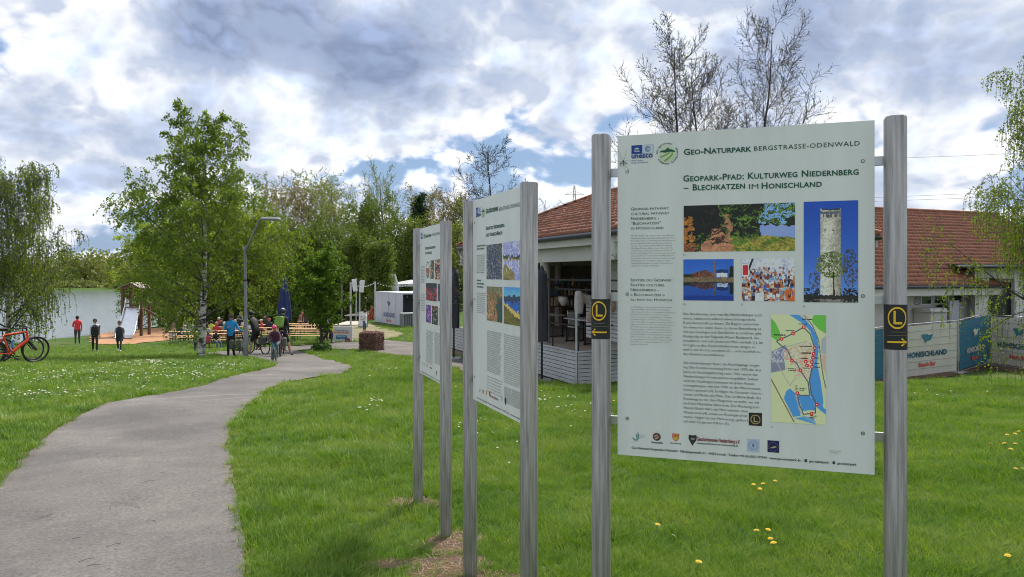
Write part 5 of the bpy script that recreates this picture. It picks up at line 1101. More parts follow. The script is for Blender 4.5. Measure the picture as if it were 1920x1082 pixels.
for k, (x0, x1, y0, y1) in enumerate(((1727.5, 1744.5, 556, 570), (1751.5, 1772, 555, 569), (1779, 1803.5, 553.5, 567.5))):
    def onw(px, py, w=.98):
        kx = (px - HX) / F; o_ = W0 + AV * w; t = (kx * o_.y - o_.x) / (BV.x - kx * BV.y); d = o_.y + BV.y * t; return o_ + BV * t + UP * (E - (py - HY) / F * d - o_.z)
    q0, q1 = onw(x0 - 2, y1 + 2), onw(x1 + 2, y0 - 2); L = (Vector((q1.x, q1.y, 0)) - Vector((q0.x, q0.y, 0))).length; h = q1.z - q0.z
    b = MB(); c = Vector(((q0.x + q1.x) / 2, (q0.y + q1.y) / 2, (q0.z + q1.z) / 2)) 
    for dz in (-1, 1): b.box(c + UP * dz * (h / 2 - .025), (L, .06, .05), rz=rzb)
    for dx_ in (-1, 1): b.box(c + BV * dx_ * (L / 2 - .025), (.05, .058, h - .1), rz=rzb)
    fr = b.build('window', WHITEP, wing, local=False); b = MB(); b.box(c - AV * .0, (L - .1, .02, h - .1), rz=rzb)
    bb = b.build('pane', MT['dark_glass'], None); tr = wing.location
    bb.data.transform(Matrix.Translation(-tr)); bb.parent = fr
q = onw(1765, 578, .9); b = MB(); b.box(onw(1766, 576.5, .9) - UP * .02, (2.6, .22, .06), rz=rzb); b.build('sill', BOARDW, wing, local=False)
b = MB(); b.box(onw(1744, 583, .5), (1.0, .9, .05), rz=rzb); b.box(onw(1744, 600, .55), (.95, .8, 1.0), rz=rzb); b.build('bin_shelter', PLASTER, wing, local=False)
b = MB(); q = onw(1764, 592, .93); b.box(q, (.36, .12, .9), rz=rzb); b.build('door_opening_shade', BLACKP, wing, local=False)  # black block on the wall, painted shade for the dark inside the doorway
b = MB(); q = onw(1789, 592, .55); b.box(q, (.85, .05, 1.3), rz=rzb + .25); b.build('door', flat((.50, .51, .55)), wing, local=False)
em = onw(1719.5, 565, .95); b = MB(); b.torus(em, .14, .02, 20, 6); 
for dz in (-.04, 0, .04): b.box(em + UP * dz, (.16, .015, .02), rz=rzb)
b.build('wall_emblem', flat((.30, .32, .34)), wing, local=False)
# entrance building at the right edge
ann = thing('entrance_building', (22, 33, GZ), 'white entrance building with dark doorway half hidden by the birch at the right edge', 'building')
b = MB(); AX = Vector((.985, -.17, 0)); rza = math.atan2(AX.y, AX.x); AO = P(1845, 600, 31.3); AO.z = 0
nA = Vector((.17, .985, 0))
def ap(u, w, z): q = AO + AX * u + nA * w; return Vector((q.x, q.y, z))
for u0, u1 in ((0.0, .55), (1.55, 2.05), (2.75, 9)): b.box(ap((u0 + u1) / 2, 1, (GZ + E - .1) / 2), (u1 - u0, .3, E - .1 - GZ), rz=rza)
b.box(ap(4.5, 1.0, E + .1), (9.0, .302, .5), rz=rza); b.box(ap(4.5, 5, (GZ + E) / 2), (9, 7.4, E - GZ), rz=rza); b.build('wall', pm('white_render', (.66, .66, .66), .8, ns=1.5, amt=.08), ann, local=False)
b = MB(); b.box(ap(1.05, 1.25, GZ + 1.7), (1.0, .1, 3.4), rz=rza); b.box(ap(2.4, 1.25, GZ + 1.7), (.7, .1, 3.4), rz=rza); b.build('door', pm('dark_glass', (0, 0, 0)), ann, local=False)
b = MB(); b.box(ap(4.2, 4.6, E + .42), (10.2, 8.6, .12), rz=rza); b.build('flat_roof', MT['zinc_gutter'], ann, local=False)
MB().tube([ap(-.9, .25, E + .36), ap(9.3, .25, E + .36)], .07, 8).build('gutter', MT['zinc_gutter'], ann, local=False)

# ------------------------------------------------------------------ banner fences
BLUEB = pm('blue_banner', (.035, .17, .25), .7, rgb2=(.028, .13, .20), ns=3); WHB2 = pm('cream_banner', (.60, .57, .51), .7, rgb2=(.54, .51, .46), ns=2); REDT = flat((.62, .10, .07)); TEALT = flat((.02, .11, .18)); TEAL2 = flat((.03, .19, .27))
LOGO = [(318, 548), (332, 562), (345, 556), (357, 536), (368, 556), (385, 560), (400, 546), (418, 560), (436, 571), (468, 561), (500, 559), (488, 592), (472, 628), (456, 655), (425, 662), (400, 664), (386, 680), (372, 712), (373, 690), (372, 668), (362, 640), (348, 608), (330, 592), (325, 575)]
LOGO = [((x - 409) / 182, (624 - y) / 176) for x, y in LOGO]
def banner_fence(a, b_, top, bot, mat, lb, wr, lg, wm, rm, f0=.5, words=True, red='Beach Bar', wordw=.62, logow=.44, lz=.64, wz=.36, rz_=.2):
    A = Vector((a[0], a[1])); B = Vector((b_[0], b_[1])); L = (B - A).length; pl = Plane(A, B, L, 0, 0)
    root = thing('banner_fence', (A.x, A.y, min(bot)), lb, 'fence', 'construction fence panels with banners')
    b = MB(); N = 16; M_ = 10; V = []; rr = np.random.default_rng(int(A.x * 10))
    def zat(f, g): zb = bot[0] + (bot[1] - bot[0]) * f; zt = top[0] + (top[1] - top[0]) * f; return zb + (zt - zb) * g
    for j in range(M_ + 1):
        for i in range(N + 1):
            f = .015 + .97 * i / N; g = .04 + .93 * j / M_; w_ = .012 * math.sin(i * 1.7 + j) * math.sin(j * 1.3) ; V.append(pl.w(f * L, zat(f, g), .03 + w_))
    b.add(V, [(j * (N + 1) + i, j * (N + 1) + i + 1, (j + 1) * (N + 1) + i + 1, (j + 1) * (N + 1) + i) for j in range(M_) for i in range(N)], 0, True); b.build('banner', mat, root, local=False)
    b = MB(); cs = [pl.w(0, bot[0]), pl.w(0, top[0]), pl.w(L, top[1]), pl.w(L, bot[1])]
    for i in range(4): b.tube([cs[i], cs[(i + 1) % 4]], .021, 8)
    b.build('frame', STEELB, root, local=False)
    b = MB()
    for g in (.16, .30, .44, .58, .72, .86): b.tube([pl.w(0, zat(0, g), .048), pl.w(L, zat(1, g), .048)], .0045, 4)
    b.build('wire', GREYM, root, local=False)
    for f in (.02, .98):
        q = pl.w(f * L, bot[0 if f < .5 else 1] - .02); b = MB(); b.box(q, (.22, .62, .12), rz=math.atan2(pl.u.y, pl.u.x), bev=.03); b.build('foot_block', flat((.25, .25, .24)), root, local=False)
    H = top[0] - bot[0]; b = MB(); off = .052
    w = L * logow * .5
    b.prism([(x * w * 1.0 + L * f0, y * H * .20) for x, y in LOGO], pl.w(0, zat(f0, lz), off), (pl.u.x, pl.u.y, (top[1] - top[0]) / L), (0, 0, 1), (-pl.n.x * .002, -pl.n.y * .002, 0)); b.build('emblem', lg, root, local=False)
    if words:
        for wd, zz, m, ww, hh in (('HONISCHLAND', wz, wm, wordw, .095), (red, rz_, rm, wordw * .42, .075)):
            V, T_ = text_raw(wd, bold=.04, cspace=1.05); V = (V - V.mean(0) * 0); V[:, 0] -= (V[:, 0].max() + V[:, 0].min()) / 2; V[:, 0] *= L * ww / (V[:, 0].max() * 2); V[:, 1] *= H * hh / CAP
            f = (V[:, 0] + L * f0) / L; Q_ = np.column_stack([V[:, 0] + L * f0, [zat(ff, zz) for ff in f] + V[:, 1]]); obj_np('banner_text', pl.W3(Q_, off), T_, m, root)
    return root
q = lambda px, d: ((px - HX) / F * d, d)
e = lambda px, y, d: E - (y - HY) / F * d
banner_fence(q(1560, 25.1), q(1697, 27.3), (e(1560, 625, 25.1), e(1697, 608, 27.3)), (e(1560, 731, 25.1), e(1697, 710, 27.3)), BLUEB, 'blue banner fence panel mostly hidden behind the large board and its right post', 0, WHB2, WHB2, REDT, f0=.35, words=False)
banner_fence(q(1675, 27.0), q(1793.5, 28.7), (e(1675, 611, 27.0), e(1793, 601, 28.7)), (e(1675, 713.5, 27.0), e(1793, 698.6, 28.7)), WHB2, 'cream banner fence panel with blue emblem right of the thick steel post', 0, TEAL2, TEALT, REDT, f0=.505, wordw=.63, logow=.36, lz=.69, wz=.385, rz_=.20)
banner_fence(q(1796.5, 29.0), q(1856, 30.3), (e(0, 601, 29), e(0, 586.6, 30.3)), (e(0, 697.6, 29), e(0, 679, 30.3)), BLUEB, 'blue banner fence panel with cream emblem between two cream panels', 0, WHB2, WHB2, REDT, red='Bar', wordw=.55, logow=.32, lz=.62, wz=.32, rz_=.16)
banner_fence(q(1858.5, 30.7), q(1990, 27.4), (e(0, 590, 30.7), e(0, 600, 27.4)), (e(0, 682, 30.7), e(0, 704, 27.4)), WHB2, 'cream banner fence panel cut off by the right photo edge', 0, TEAL2, TEALT, REDT, f0=.43, wordw=.62, logow=.33, lz=.70, wz=.38, rz_=.18)

# ------------------------------------------------------------------ kiosk
KA, KB = Vector(q(704.5, 56)), Vector(q(755.5, 51.2)); kz0, kz1 = E - 3.60, E - 1.22
kio = thing('kiosk', (KB.x, KB.y, kz0), 'white container beach kiosk with dark open serving side', 'kiosk')
ku = (KB - KA).normalized(); kn_ = Vector((-ku.y, ku.x)); L = (KB - KA).length
if kn_.y < 0: kn_ = -kn_
K3 = lambda a, w, z: Vector((KA.x + ku.x * a + kn_.x * w, KA.y + ku.y * a + kn_.y * w, z))
WK = pm('white_container', (.58, .59, .66), .6, rgb2=(.52, .53, .60), ns=1.5)
b = MB(); TH = .08; Wd = 3.4
b.prism([(0, 0), (L, 0), (L, Wd), (0, Wd)], K3(0, 0, kz1 - .10), (ku.x, ku.y, 0), (kn_.x, kn_.y, 0), (0, 0, .10)); b.prism([(0, 0), (L, 0), (L, Wd), (0, Wd)], K3(0, 0, kz0 + .12), (ku.x, ku.y, 0), (kn_.x, kn_.y, 0), (0, 0, .10))
for a, w, la, lw in ((0, 0, L, TH), (0, Wd - TH, L, TH), (0, TH, TH, Wd - 2 * TH)): b.prism([(0, 0), (la, 0), (la, lw), (0, lw)], K3(a, w, kz0 + .221), (ku.x, ku.y, 0), (kn_.x, kn_.y, 0), (0, 0, kz1 - kz0 - .325))
b.build('body', WK, kio, local=False)
b = MB()
for a in np.arange(1.4, L - .3, 1.4): b.beam(K3(a, -.012, kz0 + .2), K3(a, -.012, kz1), .02, .03)
b.build('seam', flat((.42, .43, .48)), kio, local=False)
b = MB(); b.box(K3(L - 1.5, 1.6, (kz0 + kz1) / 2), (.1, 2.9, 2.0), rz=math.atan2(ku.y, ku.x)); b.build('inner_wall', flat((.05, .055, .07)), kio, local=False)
b = MB(); 
for w in (.05, Wd * .5, Wd - .1): b.beam(K3(L, w, kz0 + .2), K3(L, w, kz1 - .1), .09, .09)
b.build('frame_post', DARKM, kio, local=False)
b = MB(); 
for k in range(6): b.tube([K3(L - .5, .5 + k * .45, kz1 - .15), K3(L - .5, .5 + k * .45, kz1 - .35)], [.02, .07], 8)
b.build('ceiling_lamp', GREYM, kio, local=False)
plK = Plane(KA, KB, L, 0, 0)
b = MB(); b.prism([(x * .62 + L * .50, y * .50) for x, y in LOGO], plK.w(0, kz0 + 1.52, .004), (ku.x, ku.y, 0), (0, 0, 1), (-plK.n.x * .003, -plK.n.y * .003, 0)); b.build('emblem', flat((.07, .09, .20)), kio, local=False)
for wd, px0, px1, py, m, cp in (('HONISCHLAND', 719, 740, 593, flat((.10, .12, .26)), 8), ('Beach Bar', 724.5, 734, 602.5, REDT, 5)): plK.text('lettering', wd, px0, py, px1, m, kio, cap=cp, bold=.05)
# counter in front of the serving side
cnt = thing('bar_counter', K3(L + .9, 1.5, gz(KB.x + .5, KB.y)), 'bar counter with pale top and vertical corrugated front beside the kiosk', 'counter')
b = MB(); b.box(K3(L + .95, 1.3, E - 2.58), (.75, 3.6, .08), rz=math.atan2(ku.y, ku.x)); b.build('counter_top', flat((.55, .56, .57)), cnt, local=False)
b = MB()
for k in range(24): b.beam(K3(L + 1.22, -.42 + k * .148, E - 3.62), K3(L + 1.22, -.42 + k * .148, E - 2.63), .075, .05, up=(kn_.x, kn_.y, 0)); 
for k in range(5): b.beam(K3(L + .66 + k * .13, -.45, E - 3.62), K3(L + .66 + k * .13, -.45, E - 2.63), .05, .075, up=(kn_.x, kn_.y, 0))
tag(b.build('slats', pm('corrugated_grey', (.34, .36, .40), .6), cnt, local=False), kind='stuff')
b = MB(); b.box(K3(L + .95, 1.3, E - 3.12), (.45, 3.5, 1.0), rz=math.atan2(ku.y, ku.x)); b.build('core', flat((.08, .09, .10)), cnt, local=False)

# ------------------------------------------------------------------ gabion of red stone
gq = G(697, 658); gab = thing('gabion', gq, 'cube-shaped gabion basket filled with reddish brown stones at the lawn edge', 'gabion', rz=-.25)
sz = 36 / F * gq.y; rr = random.Random(4); STN = [pm('red_stone_%d' % i, c, .9, ns=5, bump=.4) for i, c in enumerate(((.20, .09, .07), (.15, .075, .06), (.24, .12, .09)))]
proto = []
for k in range(6):
    b = MB(); b.ball((0, 0, 0), .075, 0, 6, 5); b.v = [(x * rr.uniform(.7, 1.25), y * rr.uniform(.7, 1.2), z * rr.uniform(.6, 1.0)) for x, y, z in b.v]; b.sm = [False] * len(b.sm); proto.append(b.mesh('stone', STN[k % 3]))
for fx in range(4):
    for i in range(8):
        for j in range(9):
            if fx < 3 or True:
                u = (i + .5) / 8 * 2 - 1; v = (j + .5) / 9
                if fx == 0: p = (u * sz * .47, -sz * .44, v * sz * .96)
                elif fx == 1: p = (sz * .44, u * sz * .44, v * sz * .96)
                elif fx == 2: p = (-sz * .44, u * sz * .44, v * sz * .96)
                else: p = (u * sz * .45, (v * 2 - 1) * sz * .44, sz * .93)
                o = bpy.data.objects.new('stone', rr.choice(proto)); o.location = (p[0] + rr.uniform(-.02, .02), p[1] + rr.uniform(-.02, .02), p[2] + rr.uniform(-.015, .015)); o.rotation_euler = (rr.uniform(0, 6), rr.uniform(0, 6), rr.uniform(0, 6)); lnk(o, gab)
MB().box((0, 0, sz * .48), (sz * .86, sz * .86, sz * .9)).build('core', STN[1], gab)
b = MB()
for sx in (-1, 1):
    for sy in (-1, 1): b.tube([(sx * sz / 2, sy * sz / 2, 0), (sx * sz / 2, sy * sz / 2, sz)], .004, 4)
    for z in np.linspace(.02, sz, 9): b.tube([(sx * sz / 2, -sz / 2, z), (sx * sz / 2, sz / 2, z)], .003, 4); b.tube([(-sz / 2, sx * sz / 2, z), (sz / 2, sx * sz / 2, z)], .003, 4)
b.build('wire_mesh', GREYM, gab)
# ------------------------------------------------------------------ lamp post, signs, playground, tables
g = G(461, 673); lp = thing('street_lamp', g, 'tall grey street lamp with kinked arm beside the path', 'street lamp'); k = g.y / F
b = MB(); b.tube([(0, 0, 0), (0, 0, 1.1), (0, 0, 1.12), (-.04, 0, (673 - 470) * k)], [.085, .085, .062, .05], 12); b.build('pole', pm('lamp_steel', (.20, .205, .21), .5, .5, ns=4), lp)
b = MB(); b.tube([(-.04, 0, (673 - 470) * k), (.08, 0, (673 - 460) * k), ((487 - 461) * k, 0, (673 - 413) * k), ((496 - 461) * k, 0, (673 - 409.5) * k)], [.05, .045, .04, .035], 10); b.build('arm', MT['lamp_steel'], lp)
b = MB(); b.box(((508 - 461) * k, 0, (673 - 410.5) * k), (34 * k, .30, .12), bev=.05, ry=.03); b.build('lamp_head', pm('lamp_head_grey', (.42, .43, .45), .4, .3), lp)
MB().tube([(-.03, 0, (673 - 527) * k), (-.03, 0, (673 - 524) * k)], .063, 10).build('band', BLACKP, lp)
MB().box((-.075, 0, (673 - 466) * k), (.06, .05, .16)).build('bracket', GREYM, lp)
# second street lamp behind the maple
g = G(641, 610); g2 = thing('street_lamp', g, 'thin grey pole beside the white billboard, its small lamp in the maple leaves', 'street lamp'); k = g.y / F
MB().tube([(0, 0, 0), (0, 0, (610 - 505) * k)], .05, 8).build('pole', MT['lamp_steel'], g2); MB().box(((-3) * k, 0, (610 - 504) * k), (12 * k, .2, .1), bev=.03).build('lamp_head', MT['lamp_head_grey'], g2)

# white billboard
g = G(641, 642); k = g.y / F; bb = thing('billboard', g, 'white advertising trailer board with blue box and red wheel beside the maple', 'sign', rz=-.08)
w, h = 41 * k, 28.5 * k
MB().box((0, 0, h / 2 + .05), (w, .08, h), bev=.01).build('board', WHITEP, bb)
def lettering(name, s, cx, z, w_, cp, m, par, y=-.045, bold=.04):
    V, T_ = text_raw(s, bold=bold); V[:, 0] -= (V[:, 0].max() + V[:, 0].min()) / 2; V[:, 0] *= w_ / (V[:, 0].max() * 2); V[:, 1] *= cp / CAP
    return obj_np(name, np.column_stack([V[:, 0] + cx, np.full(len(V), y), V[:, 1] + z]), T_, m, par, local=True)
lettering('lettering', 'WILLKOMMEN IM', 0, h * .78, w * .6, h * .05, flat((.03, .2, .35)), bb); lettering('lettering', 'HONISCHLAND', 0, h * .60, w * .72, h * .12, flat((.75, .16, .08)), bb)
MB().box((0, -.042, h * .34), (w * .52, .006, h * .24)).build('blue_box', flat((.03, .24, .42)), bb)
lettering('lettering', 'Beach Bar', 0, h * .36, w * .42, h * .06, WHITEP, bb, -.048); lettering('lettering', 'geöffnet', 0, h * .27, w * .2, h * .04, WHITEP, bb, -.048)
b = MB(); b.torus((w * .28, -.07, .10), .10, .035, 16, 6); b.build('wheel', flat((.5, .03, .03)), bb)
for sx in (-1, 1): MB().beam((sx * w * .45, .03, 0), (sx * w * .45, .03, h * .5), .05, .05).build('support', GREYM, bb)
# framed poster and orange tent beside the kiosk
g = G(681, 614); k = g.y / F; po = thing('poster_stand', g, 'white framed poster stand leaning left of the kiosk', 'sign', rz=.1)
MB().box((0, 0, 16 * k), (17 * k, .06, 30 * k), rx=-.12).build('frame', DARKM, po); MB().box((0, -.05, 16 * k), (15.5 * k, .04, 28 * k), rx=-.12).build('poster', WHITEP, po)
b = MB(); b.box((0, -.085, 18 * k), (9 * k, .01, 7 * k), rx=-.12); b.build('print', flat((.25, .3, .4)), po)
g = P(697, 604, 58); g.z = gz(g.x, g.y); k = g.y / F; te = thing('play_tent', g, 'crumpled orange tent or tarpaulin between the poster stand and the kiosk', 'tent')
V = []; rr = random.Random(6); n = 9
for j in range(n + 1):
    for i in range(n + 1):
        x = (i / n - .5) * 18 * k; z = j / n; V.append((x * (1 - .25 * z), rr.uniform(-.25, .25) + .6 * z, max(.03, z * (23 * k) * (1 - .25 * abs(x) / (9 * k)) + rr.uniform(-.12, .12))))
b = MB(); b.add(V, [(j * (n + 1) + i, j * (n + 1) + i + 1, (j + 1) * (n + 1) + i + 1, (j + 1) * (n + 1) + i) for j in range(n) for i in range(n)]); b.build('tent_cloth', pm('orange_cloth', (.62, .20, .08), .8, rgb2=(.35, .10, .05), ns=2), te)
b = MB(); b.box((0, 1.3, .5), (16 * k, .08, 1.0)); b.build('back_cloth', flat((.3, .12, .06)), te)
# wooden stage decks behind
DECKM = pm('pale_deck', (.60, .55, .46), .8, ns=3, stretch=(1, 8, 1))
for (x0, x1, d0, d1, zz, lb) in ((664, 704, 60, 68, .55, 'pale wooden deck left of the kiosk, the upper one'), (638, 680, 52, 56, .30, 'narrow pale wooden step deck below the upper deck')):
    c0 = Vector(q((x0 + x1) / 2, (d0 + d1) / 2)); g0 = gz(c0.x, d1) - zz + .12; w_ = (x1 - x0) / F * d0; t = thing('wooden_deck', (c0.x, c0.y, g0), lb, 'deck', 'wooden decks on the green bank')
    n = 12
    for i in range(n): MB().box((0, (i + .5) / n * (d1 - d0) - (d1 - d0) / 2, zz), (w_, (d1 - d0) / n - .02, .06)).build('plank', DECKM, t)
    b = MB()
    for sx in (-1, 1):
        for sy in (-1, 1): b.box((sx * w_ * .45, sy * (d1 - d0) * .45, zz / 2 - .6), (.12, .12, zz + 1.15))
    b.build('post', WOODD, t)
POLEW = pm('pale_pole', (.55, .55, .55), .6)
def polething(px, ytop, ybot, d, lb, r_=.05, grp='white poles holding the string of bulbs'):
    g = P(px, ybot, d); g.z = min(g.z, gz(g.x, g.y)); top = E - (ytop - HY) / F * d; t = thing('light_pole', g, lb, 'pole', grp); MB().tube([(0, 0, 0), (0, 0, top - g.z)], r_, 8).build('pole', POLEW, t); return t, Vector((g.x, g.y, top))
_, s1 = polething(657.5, 529, 587, 52, 'pale pole left of the floodlights behind the maple', .065); _, s2 = polething(703.5, 528, 574, 57, 'pale pole just left of the kiosk corner', .065)
for i, (px, lb) in enumerate(((668, 'left pole with two white floodlights behind the maple'), (674.5, 'right pole with white floodlights nearer the kiosk'))):
    t, s_ = polething(px, 522 if i == 0 else 527, 574, 60, lb, .06, 'floodlight poles')
    for sx in ((-1,) if i == 0 else (1,)): MB().box((sx * .15 + .05, -.1, s_.z - t.location.z - (.55 if i == 0 else .42)), (.36, .14, 1.0), ry=.12 * sx, bev=.03).build('floodlight', WHITEP, t)
sl = thing('string_lights', s1, 'string of white bulbs hanging between pale poles in front of the dark trees', 'string lights')
b = MB(); b2_ = MB(); s3 = P(775, 530, 58)
for a, c in ((s1, s2), (s2, s3)):
    pts = [a.lerp(c, t) - Vector((0, 0, .3 * 4 * t * (1 - t))) for t in np.linspace(0, 1, 15)]; b.tube(pts, .009, 4)
    for p in pts[1:-1]: b2_.ball(p - Vector((0, 0, .06)), .04, 0, 6, 5)
b.build('cable', BLACKP, sl, local=False); b2_.build('bulbs', WHITEP, sl, local=False)
g = P(771, 575, 66); g.z = gz(g.x, g.y); aw = thing('open_parasol', g, 'flat white open parasol just above the kiosk roof', 'parasol'); hh = E - (532 - HY) / F * 66 - g.z
MB().lathe([(0, hh + .35), (.1, hh + .34), (2.0, hh), (2.0, hh - .22), (1.96, hh - .22), (1.96, hh - .02), (.1, hh + .3)], 8, sm=False).build('canopy', flat((.55, .56, .57)), aw); MB().tube([(0, 0, 0), (0, 0, hh + .3)], .04, 8).build('pole', GREYM, aw)

# playground slide tower
g = G(246, 630); g.z = gz(g.x, g.y); D_ = g.y; k = D_ / F; st = thing('play_tower', g, 'dark wooden play tower with gabled roof and ramp on orange sand', 'play tower'); X_ = lambda px: (px - 246) * k; Z_ = lambda py: (630 - py) * k
for px in (230, 265):
    for yy in (0, 1.15): MB().beam((X_(px), yy, -.1), (X_(px), yy, Z_(541)), .17, .17, up=(0, 1, 0)).build('post', WOODD, st)
dk = Z_(577)
for i in range(7): MB().box((X_(247.5), .06 + i * .17, dk), (35 * k, .15, .05)).build('plank', WOODD, st)
b = MB(); b.box((X_(247.5), 0, Z_(560)), (34 * k, .06, .10)); b.box((X_(247.5), 1.2, Z_(560)), (34 * k, .06, .10)); b.box((X_(247.5), 1.2, Z_(574)), (34 * k, .06, .08)); b.build('rail', WOODD, st)
for i in range(8): MB().box((X_(258) + i * .085 - .3, 1.2, Z_(567.5)), (.045, .04, .46)).build('baluster', WOODD, st)
for sx in (0, 1):
    for i in range(6):
        a0 = Vector((X_(247), -.25, Z_(529.5))); e0 = Vector((X_(222 if sx == 0 else 268), -.25, Z_(540.5))); n_ = 6; p_, q_ = a0.lerp(e0, i / n_), a0.lerp(e0, (i + .96) / n_)
        b = MB(); b.add([p_, q_, q_ + Vector((0, 1.7, 0)), p_ + Vector((0, 1.7, 0)), p_ - UP * .05, q_ - UP * .05, q_ + Vector((0, 1.7, -.05)), p_ + Vector((0, 1.7, -.05))], [(0, 1, 2, 3), (4, 5, 6, 7), (0, 1, 5, 4), (1, 2, 6, 5), (2, 3, 7, 6), (3, 0, 4, 7)]); b.build('roof_board', pm('pale_roof_board', (.36, .31, .25), .8, ns=3), st)
b = MB(); b.prism([(X_(227), Z_(540)), (X_(265), Z_(540)), (X_(247), Z_(531.5))], (0, -.12, 0), (1, 0, 0), (0, 0, 1), (0, .06, 0)); b.build('gable', WOODD, st)
for yy in (.1,):
    MB().beam((X_(268), yy, Z_(562)), (X_(330), yy + .2, Z_(600)), .10, .16).build('ramp_rail', WOODD, st); 
MB().beam((X_(268), .2, Z_(580)), (X_(324), .4, Z_(613)), .12, .17).build('ramp_beam', WOODD, st)
b = MB(); b.beam((X_(322), -.1, Z_(617)), (X_(339), -.1, Z_(585)), .12, .14); b.build('prop', pm('grey_timber', (.24, .22, .21), .85), st)
# chute
ch = thing('slide', (g.x, g.y - .1, g.z), 'shiny stainless steel slide chute below the play tower', 'slide')
SLS = pm('slide_steel', (.80, .81, .82), .22, .9, ns=3, amt=.06); a0 = Vector((X_(249.5), .0, Z_(577))); a1 = Vector((X_(263), -1.9, Z_(624))); a2 = Vector((X_(265.5), -2.35, Z_(628)))
b = MB(); W_ = .50; pts = [a0, a0.lerp(a1, .5) - UP * .03, a1, a2]
for s_ in (-1, 1):
    b2_ = MB(); b2_.tube([p + Vector((s_ * (W_ + .03 * i), 0, .16)) for i, p in enumerate([a0 + UP * .55 + Vector((0, .1, 0))] + pts)], .035, 8); b2_.build('side_rail', SLS, ch)
V = [p + Vector((s_ * (W_ + .03 * (i + 1)), 0, z)) for i, p in enumerate(pts) for s_, z in ((-1, .14), (-.96, 0), (.96, 0), (1, .14))]
b.add(V, [(i * 4 + j, i * 4 + j + 1, (i + 1) * 4 + j + 1, (i + 1) * 4 + j) for i in range(3) for j in range(3)]); b.build('chute', SLS, ch)
MB().box((a2.x, a2.y - .05, a2.z - .14), (1.2, .14, .22)).build('end_block', flat((.14, .07, .04)), ch)
# ladder of the tower, white tub, swing
tb = G(324, 636); tub = thing('tub', tb, 'white round bucket with black rim near the ramp', 'bucket'); k = tb.y / F; MB().lathe([(0, 0), (.20, 0), (.27, .48), (.25, .48), (.22, .4), (0, .4)], 14).build('bucket', pm('grey_white', (.45, .46, .48), .6), tub); MB().torus((0, 0, .5), .28, .04, 18, 6, axis='Z').build('rim', BLACKP, tub)
sw = G(357, 622); swt = thing('swing_frame', sw, 'yellow swing frame partly behind the seated visitors', 'swing'); k = sw.y / F; YL = flat((.55, .42, .05))
for i, (xa, xb) in enumerate(((-15, -10), (2, -8), (2, 9), )): MB().tube([(xa * k, 0, 0), (xb * k if i else -10 * k, .2, 45 * k)] if i != 1 else [(-14 * k, 1.4, 0), (-10 * k, .7, 45 * k)], .045, 8).build('leg', YL, swt)
MB().tube([(-10 * k, .4, 45 * k), (9 * k, .4, 45 * k)], .045, 8).build('crossbar', YL, swt)
for x_ in (-6, -2, 2): MB().tube([(x_ * k, .4, 45 * k), (x_ * k * 1.02, .4, 12 * k)], .012, 5).build('chain', GREYM, swt)

# beer tables and benches
def beer_table():
    t = thing('beer_table', (0, 0, 0), 'x', 'table', 'beer garden tables')
    for sy in (-1, 1): MB().box((0, sy * .13, .77), (2.2, .245, .03), bev=.006).build('plank', WOOD, t)
    for sx in (-1, 1):
        b = MB(); x = sx * .78
        b.tube([(x, -.22, 0), (x, -.2, .75)], .016, 5); b.tube([(x, .22, 0), (x, .2, .75)], .016, 5); b.tube([(x, -.22, .1), (x, .22, .1)], .014, 5); b.tube([(x, 0, .12), (x - sx * .35, 0, .74)], .012, 5); b.build('leg', pm('green_frame', (.05, .09, .05), .5), t)
    return t
def beer_bench():
    t = thing('beer_bench', (0, 0, 0), 'x', 'bench', 'beer garden benches')
    MB().box((0, 0, .47), (2.2, .27, .03), bev=.006).build('seat', WOOD, t)
    for sx in (-1, 1):
        b = MB(); x = sx * .78; b.tube([(x, -.13, 0), (x, -.11, .46)], .014, 5); b.tube([(x, .13, 0), (x, .11, .46)], .014, 5); b.tube([(x, -.13, .07), (x, .13, .07)], .012, 5); b.build('leg', MT['green_frame'], t)
    return t
TAB, BEN = beer_table(), beer_bench(); first = [True, True]
SETS = [(400, 650, .05, 'leftmost front set, right of the birch trunk'), (432, 643, .0, 'second set, behind the woman in blue'), (487, 644, -.02, 'front middle set behind the cyclists'), (500, 636, .03, 'middle set in the second row'), (572, 645, -.04, 'front right set beside the maple trunk'), (583, 637, .0, 'second right-hand set beside the maple'), (566, 630, .02, 'third right-hand set right of the navy parasol'), (510, 629, .0, 'back middle set left of the navy parasol'), (350, 645, .06, 'set left of the birch trunk'), (440, 634, .02, 'back left set under the seated group'), (590, 624, 0, 'rearmost right set before the standing group')]
BENCHPOS = {}
for n_, (px, py, rz, lb) in enumerate(SETS):
    g = G(px, py); BENCHPOS[n_] = (g, rz)
    if first[0]: o = TAB; first[0] = False; o.location = g; o.rotation_euler = (0, 0, rz)
    else: o = dup(TAB, g, rz)
    o['label'] = 'orange-brown beer table, ' + lb
    for sy, w_ in ((-1, 'near'), (1, 'far')):
        c = Vector((g.x - math.sin(rz) * .62 * sy, g.y + math.cos(rz) * .62 * sy, 0)); c.z = gz(c.x, c.y)
        if first[1]: o = BEN; first[1] = False; o.location = c; o.rotation_euler = (0, 0, rz)
        else: o = dup(BEN, c, rz)
        o['label'] = 'orange-brown beer bench on the %s side, ' % w_ + lb

